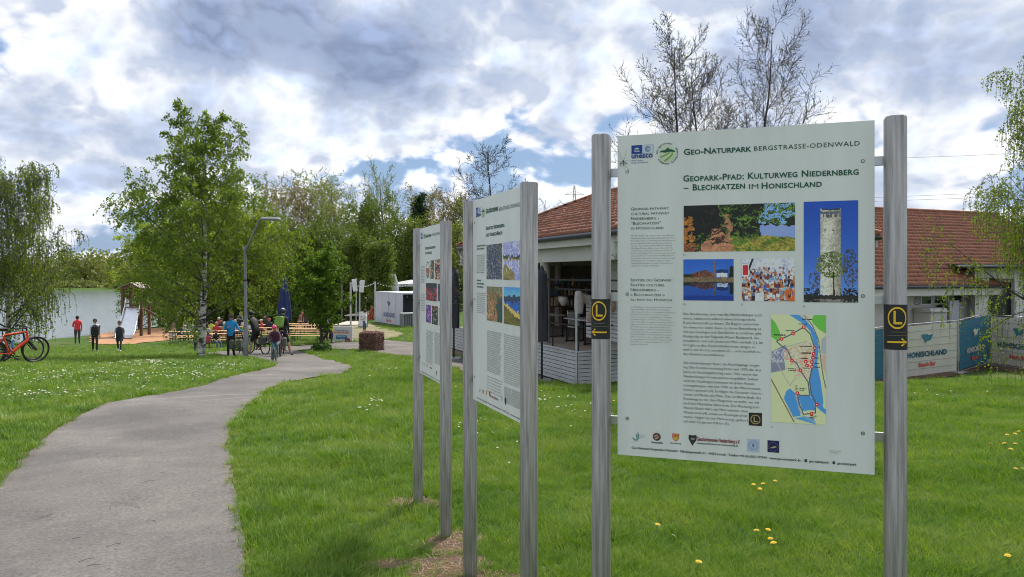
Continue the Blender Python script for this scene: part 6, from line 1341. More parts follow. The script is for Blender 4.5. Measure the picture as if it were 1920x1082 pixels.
# ------------------------------------------------------------------ bicycles
RUB = flat((.018, .018, .02)); RIM = pm('rim_metal', (.12, .12, .13), .4, .7); CACHE = {}
def bicycle(loc, rz, lb, fcol, r=.35, scale=1.0, lean=0.0, tyre=None, rack=False, grp='bicycles', fender=None, cat='bicycle', bags=False):
    t = thing('bicycle', loc, lb, cat, grp, rz); t.rotation_euler = (lean, 0, rz); t.scale = (scale,) * 3; wb = 1.08
    if 'tyre' not in CACHE:
        CACHE['tyre'] = MB().torus((0, 0, 0), r - .022, .022, 36, 6).mesh('tyre', RUB)
        b = MB(); b.torus((0, 0, 0), r - .045, .011, 36, 4)
        for i in range(20): a = i * math.pi / 10; b.tube([(0, .02 * (-1) ** i, 0), ((r - .05) * math.cos(a), 0, (r - .05) * math.sin(a))], .0018, 3, cap=False)
        b.tube([(0, -.04, 0), (0, .04, 0)], .022, 8); CACHE['wheel'] = b.mesh('wheel', RIM)
    for x in (-wb / 2, wb / 2):
        w = lnk(bpy.data.objects.new('wheel', CACHE['wheel']), t); w.location = (x, 0, r); lnk(bpy.data.objects.new('tyre', CACHE['tyre']), w)
    m = flat(fcol); rear = Vector((-wb / 2, 0, r)); bb = Vector((-.09, 0, .29)); seat = Vector((-.27, 0, .78)); hd0 = Vector((.33, 0, .62)); hd1 = Vector((.29, 0, .84)); fr = Vector((wb / 2, 0, r))
    b = MB(); b.tube([bb, hd0], [.045, .038], 8); b.tube([seat, hd1], .022, 8); b.tube([bb, seat], .022, 8); b.tube([hd0, hd1], .028, 8)
    for s in (-1, 1): b.tube([rear + Vector((0, s * .055, 0)), bb + Vector((0, s * .03, 0))], .012, 6); b.tube([rear + Vector((0, s * .055, 0)), seat + Vector((0, s * .015, -.08))], .010, 6)
    b.build('frame', m, t)
    b = MB()
    for s in (-1, 1): b.tube([fr + Vector((0, s * .055, 0)), hd0 + Vector((.02, s * .05, -.02)), hd0], .016, 6)
    b.build('fork', RUB, t)
    b = MB(); b.tube([hd1, hd1 + Vector((-.02, 0, .12))], .018, 6); b.tube([hd1 + Vector((-.10, -.31, .13)), hd1 + Vector((-.01, -.14, .13)), hd1 + Vector((0, 0, .12)), hd1 + Vector((-.01, .14, .13)), hd1 + Vector((-.10, .31, .13))], .013, 6); b.build('handlebar', RUB, t)
    b = MB(); b.tube([seat, seat + Vector((-.03, 0, .14))], .014, 6); b.box(seat + Vector((-.04, 0, .17)), (.27, .13, .05), bev=.02); b.build('saddle', RUB, t)
    b = MB(); b.torus(bb + Vector((0, -.06, 0)), .08, .008, 18, 4); b.tube([bb + Vector((0, -.07, 0)), bb + Vector((.12, -.08, -.12))], .01, 5); b.tube([bb + Vector((0, .07, 0)), bb + Vector((-.12, .08, .12))], .01, 5)
    for p in ((.12, -.12, -.12), (-.12, .12, .12)): b.box(bb + Vector(p), (.09, .10, .025))
    b.tube([bb + Vector((0, -.06, .08)), rear + Vector((0, -.06, .045))], .005, 4); b.tube([bb + Vector((0, -.06, -.08)), rear + Vector((0, -.06, -.045))], .005, 4); b.build('crankset', RUB, t)
    if rack:
        b = MB(); b.box(rear + Vector((-.02, 0, .42)), (.40, .12, .015)); 
        for s in (-1, 1): b.tube([rear + Vector((0, s * .07, .02)), rear + Vector((-.03, s * .06, .42))], .006, 4)
        b.build('rack', RUB, t)
    if bags:
        for s in (-1, 1): MB().box(rear + Vector((-.03, s * .14, .22)), (.32, .14, .34), bev=.04).build('pannier', flat((.08, .09, .07)), t)
    if fender:
        b = MB()
        for x in (-wb / 2, wb / 2): b.tube([(x + (r + .03) * math.cos(a), 0, r + (r + .03) * math.sin(a)) for a in np.linspace(.5, 2.9, 12)], .018, 5)
        b.build('mudguard', flat(fender), t)
    return t
gl = lambda px, py: Vector(((px - HX) / F * 21.0, 21.0, gz((px - HX) / F * 21.0, 21.0)))
bicycle(gl(24, 672), R(60), 'orange electric mountain bike parked at the left edge', (.85, .09, .02), lean=R(6), scale=1.1, grp='bicycles parked at the left edge')
g = gl(12, 668); bk = bicycle(g + Vector((-.1, .5, 0)), R(66), 'dark bicycle with rack leaning behind the orange one', (.03, .03, .035), lean=R(-5), rack=True, grp='bicycles parked at the left edge')
bicycle(g + Vector((-.75, .1, 0)), R(70), 'black bicycle cut off by the left photo edge', (.025, .025, .03), lean=R(8), rack=True, bags=True, grp='bicycles parked at the left edge')
bt = thing('drink_bottle', gl(24, 672) + Vector((-.0, -.02, .48)), 'blue drink bottle held in the orange bicycle frame', 'bottle'); MB().tube([(0, 0, 0), (0, 0, .17), (0, 0, .19), (0, 0, .22)], [.036, .036, .02, .02], 10).build('bottle_body', flat((.05, .2, .55)), bt)

# ------------------------------------------------------------------ people
SKIN = pm('skin', (.50, .30, .22), .6, amt=.1); HAIRC = {'b': flat((.045, .028, .018)), 'g': flat((.42, .40, .38)), 'l': flat((.30, .19, .09)), 'k': flat((.015, .013, .012)), 'w': flat((.62, .60, .56))}
def pose(kind, o=None):
    J = dict(pel=(0, 0, .95), spi=(0, .01, 1.12), che=(0, .01, 1.30), nek=(0, .0, 1.475), hb=(0, .012, 1.54), hm=(0, .025, 1.63), ht=(0, .012, 1.71))
    for s, n in ((-1, 'L'), (1, 'R')):
        J.update({'sh' + n: (s * .175, 0, 1.40), 'el' + n: (s * .225, -.03, 1.13), 'wr' + n: (s * .235, .05, .90), 'ha' + n: (s * .235, .07, .83), 'hi' + n: (s * .09, 0, .90), 'kn' + n: (s * .10, .03, .50), 'an' + n: (s * .105, -.02, .09), 'to' + n: (s * .12, .13, .035)})
    if kind == 'walk': J.update(knL=(-.09, .17, .53), anL=(-.09, .24, .11), toL=(-.10, .39, .06), knR=(.09, .02, .49), anR=(.09, -.27, .16), toR=(.10, -.15, .045), elL=(-.22, -.14, 1.15), wrL=(-.22, -.08, .92), haL=(-.22, -.05, .86), elR=(.22, .02, 1.13), wrR=(.22, .20, .95), haR=(.21, .26, .91))
    if kind == 'phone': J.update(elL=(-.22, .05, 1.14), wrL=(-.10, .26, 1.20), haL=(-.05, .31, 1.23), elR=(.22, .05, 1.14), wrR=(.12, .28, 1.18), haR=(.07, .33, 1.21))
    if kind == 'push': J.update(elL=(-.28, .02, 1.15), wrL=(-.46, .14, 1.08), haL=(-.53, .17, 1.06), elR=(.22, .05, 1.14), wrR=(.10, .26, 1.20), haR=(.05, .31, 1.23))
    if kind in ('sit', 'sitg', 'table'):
        dz = -.45
        for k_ in ('pel', 'spi', 'che', 'nek', 'hb', 'hm', 'ht', 'shL', 'shR'): x, y, z = J[k_]; J[k_] = (x, y + .10 * max(0, (z - .95)), z + dz + .02)
        for s, n in ((-1, 'L'), (1, 'R')): J.update({'hi' + n: (s * .09, .02, .50), 'kn' + n: (s * .13, .43, .51), 'an' + n: (s * .13, .42, .09), 'to' + n: (s * .14, .57, .035), 'el' + n: (s * .24, .10, .73), 'wr' + n: (s * .16, .32, .80 if kind == 'table' else .62), 'ha' + n: (s * .12, .38, .82 if kind == 'table' else .60)})
    if kind == 'ground':
        for k_ in ('pel', 'spi', 'che', 'nek', 'hb', 'hm', 'ht', 'shL', 'shR'): x, y, z = J[k_]; J[k_] = (x, y + .35 * max(0, (z - .95)), (z - .95) * .93 + .13)
        for s, n in ((-1, 'L'), (1, 'R')): J.update({'hi' + n: (s * .09, .02, .13), 'kn' + n: (s * .13, .40, .46), 'an' + n: (s * .13, .58, .08), 'to' + n: (s * .14, .72, .035), 'el' + n: (s * .22, .25, .38), 'wr' + n: (s * .10, .46, .42), 'ha' + n: (s * .05, .52, .42)})
    if kind in ('cycle', 'astride'):
        for k_ in ('spi', 'che', 'nek', 'hb', 'hm', 'ht', 'shL', 'shR'): x, y, z = J[k_]; J[k_] = (x, y + .62 * (z - .95), z * .97)
        for s, n in ((-1, 'L'), (1, 'R')): J.update({'el' + n: (s * .26, .42, 1.14), 'wr' + n: (s * .27, .60, .98), 'ha' + n: (s * .27, .66, .97)})
        if kind == 'cycle': J.update(knL=(-.11, .36, .78), anL=(-.11, .20, .42), toL=(-.11, .34, .36), knR=(.11, .28, .58), anR=(.11, .14, .17), toR=(.11, .28, .13))
        else: J.update(knL=(-.20, .05, .50), anL=(-.32, -.05, .09), toL=(-.33, .1, .035), knR=(.12, .26, .60), anR=(.12, .14, .20), toR=(.12, .28, .15))
    if kind == 'kid': J.update(elR=(.22, .1, 1.15), wrR=(.12, .22, 1.3), haR=(.08, .25, 1.34))
    if o: J.update(o)
    return J
PR = dict(pel=.135, spi=.125, che=.15, nek=.058, hb=.07, hm=.098, ht=.072, sh=.066, el=.046, wr=.033, ha=.036, hi=.095, kn=.062, an=.042, to=.036)
PEOPLE = []
def person(loc, rz, lb, kind='stand', H=1.75, top=(.1, .1, .1), bottom=(.03, .03, .04), shoes=(.05, .05, .05), hair='b', fat=1.0, short=False, shorts=False, head=None, extra=None, grp='visitors at the lakeside', o=None, long=False):
    t = thing('person', loc, lb, 'person', grp, rz); s = H / 1.78; t.scale = (s,) * 3; J = pose(kind, o)
    names = list(J); idx = {n: i for i, n in enumerate(names)}
    ed = [('pel', 'spi'), ('spi', 'che'), ('che', 'nek'), ('nek', 'hb'), ('hb', 'hm'), ('hm', 'ht')]
    for n in 'LR': ed += [('che', 'sh' + n), ('sh' + n, 'el' + n), ('el' + n, 'wr' + n), ('wr' + n, 'ha' + n), ('pel', 'hi' + n), ('hi' + n, 'kn' + n), ('kn' + n, 'an' + n), ('an' + n, 'to' + n)]
    me = bpy.data.meshes.new('body'); me.from_pydata([J[n] for n in names], [(idx[a], idx[b_]) for a, b_ in ed], []); ob = bpy.data.objects.new('body', me); C.objects.link(ob)
    sk = ob.modifiers.new('skin', 'SKIN'); sk.use_smooth_shade = True; ss = ob.modifiers.new('sub', 'SUBSURF'); ss.levels = 1; ss.render_levels = 1
    sv = me.skin_vertices[0].data
    for n in names:
        r_ = PR[n] if n in PR else PR[n[:2]]; f = fat if n in ('pel', 'spi', 'che') or n[:2] in ('sh', 'el', 'hi', 'kn') else 1
        r_ = r_ * (f if n[:2] not in ('sh', 'el', 'kn') else 1 + (f - 1) * .5)
        fl = (r_ * 1.0, r_ * .78) if n in ('pel', 'spi', 'che') else (r_, r_); sv[idx[n]].radius = fl; sv[idx[n]].use_root = (n == 'pel')
    cl = {'skin': 0, 'top': 1, 'bot': 2, 'shoe': 3}
    def mt(a, b_):
        a2, b2 = a[:2], b_[:2]
        if a in ('nek', 'hb', 'hm'): return 0
        if a in ('pel', 'spi', 'che') and b2 not in ('hi',): return 1
        if a2 == 'sh': return 1
        if a2 == 'el': return 0 if short else 1
        if a2 == 'wr': return 0
        if a2 in ('pe', 'hi'): return 2
        if a2 == 'kn': return 0 if shorts else 2
        return 3
    PEOPLE.append((ob, t, [(Vector(J[a]), Vector(J[b_]), mt(a, b_)) for a, b_ in ed], [SKIN, flat(top), flat(bottom), flat(shoes)], long))
    hm = Vector(J['hm']); yaw = rotm()
    if head is None: head = ('hair', hair)
    b = MB()
    if head[0] == 'helmet':
        b.ball(hm + Vector((0, -.01, .045)), .128, 0, 12, 7, (.92, 1.12, .8)); b.build('helmet', flat(head[1]), t)
        if len(head) > 2: MB().ball(hm + Vector((0, .0, .075)), .118, 0, 12, 5, (.55, 1.05, .8)).build('helmet_stripe', flat(head[2]), t)
    elif head[0] == 'cap': b.ball(hm + Vector((0, -.01, .05)), .112, 0, 12, 7, (.95, 1.05, .72)); b.box(hm + Vector((0, .12, .045)), (.14, .10, .015)); b.build('cap', flat(head[1]), t)
    else:
        b.ball(hm + Vector((0, -.042, .040)), .108, 0, 12, 8, (.97, 1.0, 1.0)); 
        if len(head) > 2: b.ball(hm + Vector((0, -.06, -.10)), .10, 0, 10, 7, (1.05, .6, 1.5))
        b.build('hair', HAIRC[head[1]], t)
    # face
    b = MB(); b.ball(hm + Vector((0, .105, -.012)), .016, 0, 6, 5, (.8, 1, 1.3))
    for s_ in (-1, 1): b.ball(hm + Vector((s_ * .036, .094, .014)), .011, 1, 6, 4); b.ball(hm + Vector((s_ * .098, .0, .0)), .022, 0, 6, 5, (.4, .8, 1.2))
    b.box(hm + Vector((0, .088, -.050)), (.045, .012, .008), 2); b.build('face', [SKIN, BLACKP, flat((.35, .10, .09))], t)
    # fingers
    for n in 'LR':
        h0, w0 = Vector(J['ha' + n]), Vector(J['wr' + n]); d = (h0 - w0).normalized(); sdv = d.cross(Vector((0, 1, 0.2))).normalized(); b = MB(); bend = d.cross(sdv)
        for k_ in range(4): o0 = h0 + sdv * (k_ - 1.5) * .017 + d * .015; ln = (.055, .07, .075, .062)[k_]; b.tube([o0, o0 + d * ln * .5 + bend * .006, o0 + d * ln * .8 + bend * .024], [.0095, .0085, .0065], 5)
        tb_ = h0 - d * .015 - sdv * .03; b.tube([tb_, tb_ - sdv * .022 + d * .02, tb_ - sdv * .026 + d * .05], [.012, .010, .008], 5); b.build('fingers', SKIN, t)
    if extra: extra(t, J)
    return t
def vest(col, z0=.9, z1=1.42, r=(.185, .15)):
    def f(t, J):
        c = Vector(J['pel']); b = MB(); k_ = len([1])
        b.lathe([(r[0] * 1.02, z0), (r[0] * .98, (z0 + z1) / 2), (r[0] * 1.06, z1 - .1), (r[0] * .55, z1 + .02)], 14, (c.x, c.y, c.z - .95), sy=r[1] / r[0]); b.build('vest', flat(col), t)
    return f
def backpack(col, col2=None):
    def f(t, J):
        c = Vector(J['che']); MB().box((c.x, c.y - .24, c.z - .02), (.30, .17, .44), rx=-.2, bev=.05).build('backpack', flat(col), t)
    return f
def glasses(t, J): hm = Vector(J['hm']); MB().box(hm + Vector((0, .102, .016)), (.125, .02, .035)).build('sunglasses', BLACKP, t)
def both(*fs):
    def f(t, J): [g_(t, J) for g_ in fs]
    return f
def bag(col):
    def f(t, J): h = Vector(J['haR']); MB().box(h + Vector((0, 0, -.17)), (.12, .26, .24), bev=.03).build('bag', flat(col), t)
    return f
FW = math.pi   # facing the camera
person(G(145, 645), .5, 'man in red jacket and dark trousers looking out over the lake', 'stand', 1.78, (.80, .035, .04), (.05, .05, .05), hair='k', fat=1.22, o=dict(wrL=(-.14, .22, 1.05), haL=(-.08, .26, 1.06), elL=(-.25, .05, 1.12)))
person(G(178, 661), FW + .5, 'man in black vest over white shirt and sunglasses walking on the grass', 'walk', 1.80, (.62, .65, .75), (.012, .012, .015), hair='k', fat=1.05, extra=both(vest((.012, .012, .015)), glasses))
person(G(224, 660), FW + .35, 'woman in long dark vest and white shoes walking across the grass', 'walk', 1.70, (.55, .55, .56), (.02, .035, .04), (.6, .6, .6), hair='b', extra=both(vest((.02, .022, .03), .62, 1.42, (.19, .15)), glasses))
person(G(112, 630), -.3, 'seated person in navy jacket at the shore, left of a pair', 'ground', 1.75, (.02, .03, .11), (.02, .02, .03), hair='k', fat=1.15)
person(G(124, 629), .5, 'seated person in beige top at the shore, right of a pair', 'ground', 1.65, (.50, .33, .28), (.3, .22, .18), hair='b')
person(G(433, 671), FW + .15, 'woman in bright blue jacket and helmet walking with a bicycle', 'push', 1.68, (.02, .28, .58), (.012, .012, .015), hair='b', fat=1.2, head=('helmet', (.12, .07, .05)), extra=glasses)
g = G(453, 671); bicycle(g, R(95), 'dark bicycle pushed by the woman in blue, seen end on', (.03, .03, .035), lean=R(-4), bags=True, grp='bicycles on the path')
g = G(483, 664); bicycle(g, R(140), 'bicycle with green mudguards under the cyclist in black', (.03, .04, .03), fender=(.25, .42, .12), grp='bicycles on the path', bags=True, scale=1.05)
person(G(481, 664), R(50), 'cyclist in black with neon yellow sleeve standing over a bicycle, back to camera', 'astride', 1.84, (.012, .013, .016), (.012, .012, .015), hair='k', shorts=True, fat=1.1, head=('helmet', (.03, .03, .035), (.6, .6, .6)),
       extra=lambda t, J: [MB().tube([Vector(J['shL']) + Vector((-.01, 0, .02)), Vector(J['elL'])], [.085, .062], 8).build('neon_sleeve', flat((.45, .85, .03)), t), MB().tube([Vector(J['elL']), Vector(J['wrL'])], [.062, .045], 8).build('neon_sleeve', flat((.45, .85, .03)), t)])
g = G(515, 680); bicycle(g, R(-80), 'small turquoise child bicycle ridden towards the camera', (.03, .40, .45), scale=.72, grp='bicycles on the path')
person(g + Vector((.0, .12, .02)), FW + .15, 'child in pink helmet and plum jacket riding a small turquoise bicycle', 'cycle', 1.22, (.10, .025, .07), (.10, .16, .17), hair='l', fat=1.25, head=('helmet', (.80, .06, .22)))
person(G(530, 667), -.25, 'man in black with green backpack and patterned helmet, seen from behind', 'stand', 1.84, (.012, .013, .016), (.015, .015, .018), hair='k', shorts=True, fat=1.08, head=('helmet', (.03, .04, .06), (.6, .6, .62)), extra=backpack((.22, .38, .06)), o=dict(knR=(.22, .02, .50), anR=(.34, .0, .09), toR=(.36, .14, .035), wrL=(-.25, .25, .98), haL=(-.25, .31, .97)))
g = G(535, 668); bicycle(g + Vector((-.2, .3, 0)), R(100), 'pale pink and black bicycle held by the man with the green backpack', (.45, .3, .35), grp='bicycles on the path', bags=True)
person(G(368, 662), .4, 'small child in grey jacket standing left of the birch trunk', 'kid', 1.12, (.16, .17, .19), (.03, .04, .07), hair='l', fat=1.15)
GS = 'people sitting in the beer garden'
def seated(px, py, rz, lb, **k_):
    g_ = G(px, py); return person(g_, rz, lb, k_.pop('kind', 'sit'), grp=GS, **k_)
seated(404, 655, FW + .9, 'boy in black T-shirt, jeans and cap sitting on the front bench', H=1.5, top=(.015, .015, .018), bottom=(.06, .11, .25), short=True, head=('cap', (.20, .16, .10)), kind='sit')
seated(405, 642, 0, 'person in red pullover sitting with back to the camera', H=1.75, top=(.40, .02, .03), bottom=(.05, .06, .10), head=('hair', 'l'), fat=1.15)
seated(420, 641, .1, 'white-haired person in beige jacket sitting right of the red pullover', H=1.72, top=(.38, .27, .18), bottom=(.05, .05, .06), head=('hair', 'w'), fat=1.15)
seated(387, 645, -.1, 'brown-haired person in pale top sitting near the birch trunk', H=1.75, top=(.52, .45, .42), bottom=(.05, .06, .10), head=('hair', 'b', 1))
seated(360, 640, .2, 'person in light grey shirt sitting left of the birch', H=1.78, top=(.50, .50, .50), bottom=(.05, .06, .10), head=('hair', 'k'), fat=1.25)
seated(346, 640, 0, 'small person with white hat sitting at the far left table', H=1.45, top=(.45, .45, .46), bottom=(.03, .05, .05), head=('cap', (.65, .65, .66)))
seated(336, 641, 0, 'person in dark green sitting outermost left', H=1.6, top=(.03, .06, .05), bottom=(.03, .05, .05), head=('hair', 'k'))
seated(390, 655, .5, 'child in red and white stripes on the bench right of the birch', H=1.3, top=(.45, .06, .12), bottom=(.04, .05, .12), head=('hair', 'b'))
seated(374, 654, .2, 'child in grey and navy sitting just behind the birch trunk', H=1.35, top=(.05, .06, .10), bottom=(.04, .05, .12), head=('hair', 'b'))
seated(492, 634, 2.0, 'man in red jacket and white cap sitting beside the lamp post', H=1.76, top=(.60, .05, .06), bottom=(.05, .06, .09), head=('cap', (.6, .55, .5)), fat=1.15)
seated(466, 638, .2, 'person in white top sitting behind the lamp post', H=1.72, top=(.58, .58, .62), bottom=(.05, .06, .09), head=('hair', 'l', 1), fat=1.1)
seated(416, 632, FW, 'person in black seated at the back left table', H=1.74, top=(.02, .02, .03), bottom=(.05, .05, .09), head=('hair', 'k'))
for px, py, rz, tp, hd, lb in ((428, 640, .1, (.05, .10, .30), ('hair', 'b'), 'person in blue pullover sitting right of the white-haired one'), (396, 638, .3, (.62, .60, .10), ('hair', 'b'), 'person in yellow top half hidden behind the red pullover'), (440, 636, -.2, (.50, .50, .52), ('hair', 'g'), 'grey-haired person in pale shirt sitting behind the blue jacket'),
                         (476, 630, FW, (.45, .08, .08), ('hair', 'l'), 'fair-haired person in dark red at the back, facing the camera'), (505, 632, .3, (.03, .03, .04), ('cap', (.5, .1, .1)), 'person with red cap behind the cyclist'), (380, 634, FW, (.45, .40, .36), ('hair', 'k'), 'dark-haired person in beige facing the camera behind the birch trunk'), (411, 629, FW, (.30, .05, .06), ('hair', 'w'), 'white-haired person in wine red at the rear table'),
                         (354, 634, FW, (.06, .12, .10), ('hair', 'l'), 'person in green facing the camera under the yellow swing frame'), (458, 632, .1, (.55, .52, .50), ('cap', (.05, .06, .1)), 'person with navy cap left of the lamp pole'), (371, 641, 0, (.07, .07, .10), ('hair', 'b'), 'person in charcoal right behind the birch trunk')):
    seated(px, py, rz, lb, H=1.76, top=tp, bottom=(.04, .05, .09), head=hd, fat=1.15)
for px, py, rz, tp, hd, lb in ((574, 628, .2, (.06, .05, .05), ('hair', 'b'), 'person in brown standing between the coral shirt and the woman in black'), (589, 624, FW, (.55, .52, .50), ('hair', 'k', 1), 'woman in cream top standing behind the woman in black'), (600, 626, FW + .4, (.50, .50, .52), ('cap', (.6, .6, .6)), 'person in pale shirt and cap just left of the maple trunk')):
    person(G(px, py), rz, lb, 'stand', 1.72, tp, (.03, .03, .05), head=hd)
person(G(451, 627), FW - .3, 'woman with long fair hair in black and white standing at the back tables', 'phone', 1.68, (.35, .35, .36), (.02, .02, .03), head=('hair', 'l', 1), extra=vest((.02, .02, .025)))
seated(497, 622, FW + .3, 'brown-haired person in dark top at the rear, right of the lamp post', H=1.72, top=(.06, .04, .04), bottom=(.05, .05, .09), head=('hair', 'b', 1))
person(G(567, 628), FW, 'woman in coral shirt standing behind the tables, leftmost of the standing group', 'stand', 1.68, (.50, .13, .14), (.02, .02, .03), head=('hair', 'b', 1), short=True)
person(G(584, 627), FW + .4, 'woman dressed all in black standing left of the maple trunk', 'stand', 1.72, (.015, .015, .018), (.015, .015, .018), head=('hair', 'k', 1))
person(G(595, 625), .3, 'person with blue helmet and grey top behind the maple trunk', 'stand', 1.74, (.30, .30, .33), (.03, .03, .05), head=('helmet', (.10, .28, .45)))
person(G(613, 644), R(-75), 'woman in dark vest and white shoes walking just right of the maple trunk', 'walk', 1.74, (.45, .45, .47), (.015, .016, .025), (.6, .6, .6), head=('hair', 'l'), extra=vest((.02, .02, .04)), grp='people walking past the maple')
person(G(606, 641), R(-60), 'person in coral pink jacket close behind the woman in the dark vest', 'walk', 1.66, (.80, .13, .15), (.02, .02, .03), head=('hair', 'b'), fat=1.2, grp='people walking past the maple')
person(G(622, 645), R(-80), 'child in lime yellow shirt and grey helmet behind the white billboard', 'stand', 1.32, (.50, .56, .03), (.05, .06, .08), head=('helmet', (.14, .15, .17)), fat=1.2, grp='people walking past the maple')
person(G(618, 638), R(-70), 'person in dark green with fair hair farthest back in the walking group', 'stand', 1.72, (.02, .05, .03), (.02, .02, .03), head=('hair', 'l'), grp='people walking past the maple')
person(G(684, 632), R(75), 'boy in white T-shirt and blue shorts beside the gabion', 'phone', 1.55, (.68, .69, .72), (.05, .10, .22), hair='b', short=True, shorts=True)
person(G(667, 594), .5, 'person in dark clothes sitting at the floodlight poles', 'ground', 1.7, (.03, .03, .04), (.10, .04, .04), hair='k')
bpy.context.view_layer.update(); dg = bpy.context.evaluated_depsgraph_get(); NEWB = []
for ob, t, segs, mats, long in PEOPLE:
    me = bpy.data.meshes.new_from_object(ob.evaluated_get(dg), depsgraph=dg); me.name = 'body'
    me.materials.clear()
    for m in mats: me.materials.append(m)
    cc = np.array([p.center[:] for p in me.polygons]); best = np.full(len(cc), 9.); mi = np.zeros(len(cc), np.int32)
    for a, b_, m in segs:
        a = np.array(a); d = np.array(b_) - a; tt = np.clip(((cc - a) @ d) / (d @ d), 0, 1); ds = np.linalg.norm(cc - a - tt[:, None] * d, axis=1) - (.03 if m == 1 else 0); k_ = ds < best; best[k_] = ds[k_]; mi[k_] = m
    me.polygons.foreach_set('material_index', mi); me.polygons.foreach_set('use_smooth', np.ones(len(cc), bool)); NEWB.append((me, t))
for ob, *_ in PEOPLE: bpy.data.objects.remove(ob)
for me, t in NEWB: lnk(bpy.data.objects.new('body', me), t)

# pylon and wires
py = thing('pylon', (P(1077, 516, 520).x, 520, E - 3), 'distant lattice power pylon just above the pavilion roof', 'pylon'); k = 520 / F; b = MB(); top = E + (HY - 347) * k - (E - 3)
TS = pm('pylon_steel', (.30, .32, .34), .6, .3)
wd = lambda z: 3.6 * (1 - z / top) ** 1.0 + .35
zs = np.linspace(0, top, 15)
for z0, z1 in zip(zs[:-1], zs[1:]):
    a, c = wd(z0), wd(z1)
    for sx, sy in ((-1, -1), (1, -1), (1, 1), (-1, 1)): b.tube([(sx * a, sy * a, z0), (sx * c, sy * c, z1)], .16, 4); b.tube([(sx * a, sy * a, z0), (-sy * c, sx * c, z1)], .10, 4)
b.build('mast', TS, py); b = MB()
for z, w in ((top * .80, 9), (top * .90, 6.5)):
    for sx in (-1, 1): b.tube([(0, 0, z), (sx * w, 0, z)], .14, 4); b.tube([(0, 0, z + 2.2), (sx * w, 0, z)], .12, 4)
b.build('cross_arm', TS, py)
for i, (xa, ya, xb, yb, d, lb) in enumerate(((1600, 299, 2000, 283, 300, 'highest overhead power wire right of the thick steel post'), (1600, 372, 2000, 353, 300, 'middle overhead power wire right of the thick steel post'), (1600, 379, 2000, 362, 300, 'lowest overhead power wire right of the thick steel post'))):
    w = thing('power_wire', P(xa, ya, d), lb, 'wire', 'overhead power wires'); MB().tube([P(xa, ya, d), P((xa + xb) / 2, (ya + yb) / 2 + 1.5, d), P(xb, yb, d)], .055, 4).build('cable', BLACKP, w, local=False)
# ------------------------------------------------------------------ trees
BARKW = pm('birch_bark', (.62, .60, .55), .8, rgb2=(.05, .045, .04), ns=3.2, stretch=(1.2, 1.2, 3.5), bump=.3)
BARKD = pm('dark_bark', (.075, .058, .045), .9, rgb2=(.035, .028, .022), ns=9, stretch=(3, 3, .6), bump=.5)
BARKG = pm('grey_bark', (.14, .12, .10), .9, rgb2=(.07, .06, .05), ns=8, stretch=(3, 3, .6), bump=.5)
def birch_mat():
    m = bpy.data.materials.new('birch_bark'); m.use_nodes = True; t = NT(m.node_tree); b_ = m.node_tree.nodes['Principled BSDF']
    co = t.n('ShaderNodeTexCoord'); mp = t.n('ShaderNodeMapping'); mp.inputs['Scale'].default_value = (3.2, 3.2, 11); t.l(co.outputs['Object'], mp.inputs[0])
    n = t.n('ShaderNodeTexNoise', i_Scale=1.0, i_Detail=5.0, i_Roughness=.6); t.l(mp.outputs[0], n.inputs['Vector']); col = t.ramp(n.outputs[0], [(.40, (.03, .027, .025)), (.47, (.30, .28, .26)), (.53, (.66, .65, .61)), (.8, (.72, .71, .68))]); t.l(col, b_.inputs['Base Color']); b_.inputs['Roughness'].default_value = .8
    bp = t.n('ShaderNodeBump', i_Strength=.5, i_Distance=.02); t.l(n.outputs[0], bp.inputs['Height']); t.l(bp.outputs[0], b_.inputs['Normal']); return m
BARKW = birch_mat()
def tubes(segs, k=4):
    a = np.array([s[:8] for s in segs]); p, q_, r0, r1 = a[:, 0:3], a[:, 3:6], a[:, 6], a[:, 7]
    d = q_ - p; d /= np.linalg.norm(d, axis=1)[:, None] + 1e-9; ref = np.where(np.abs(d[:, 2:3]) > .9, np.array([[1., 0, 0]]), np.array([[0, 0, 1.]])); u = np.cross(d, ref); u /= np.linalg.norm(u, axis=1)[:, None] + 1e-9; w = np.cross(d, u)
    V = np.zeros((len(a), 2 * k, 3))
    for j in range(k):
        t = 2 * math.pi * j / k; o = u * math.cos(t) + w * math.sin(t); V[:, j] = p + o * r0[:, None]; V[:, k + j] = q_ + d * (r1 * .3)[:, None] + o * r1[:, None]
    base = np.arange(len(a))[:, None, None] * 2 * k; f = np.array([(j, (j + 1) % k, k + (j + 1) % k, k + j) for j in range(k)])[None]
    return V.reshape(-1, 3), (base + f).reshape(-1, 4)
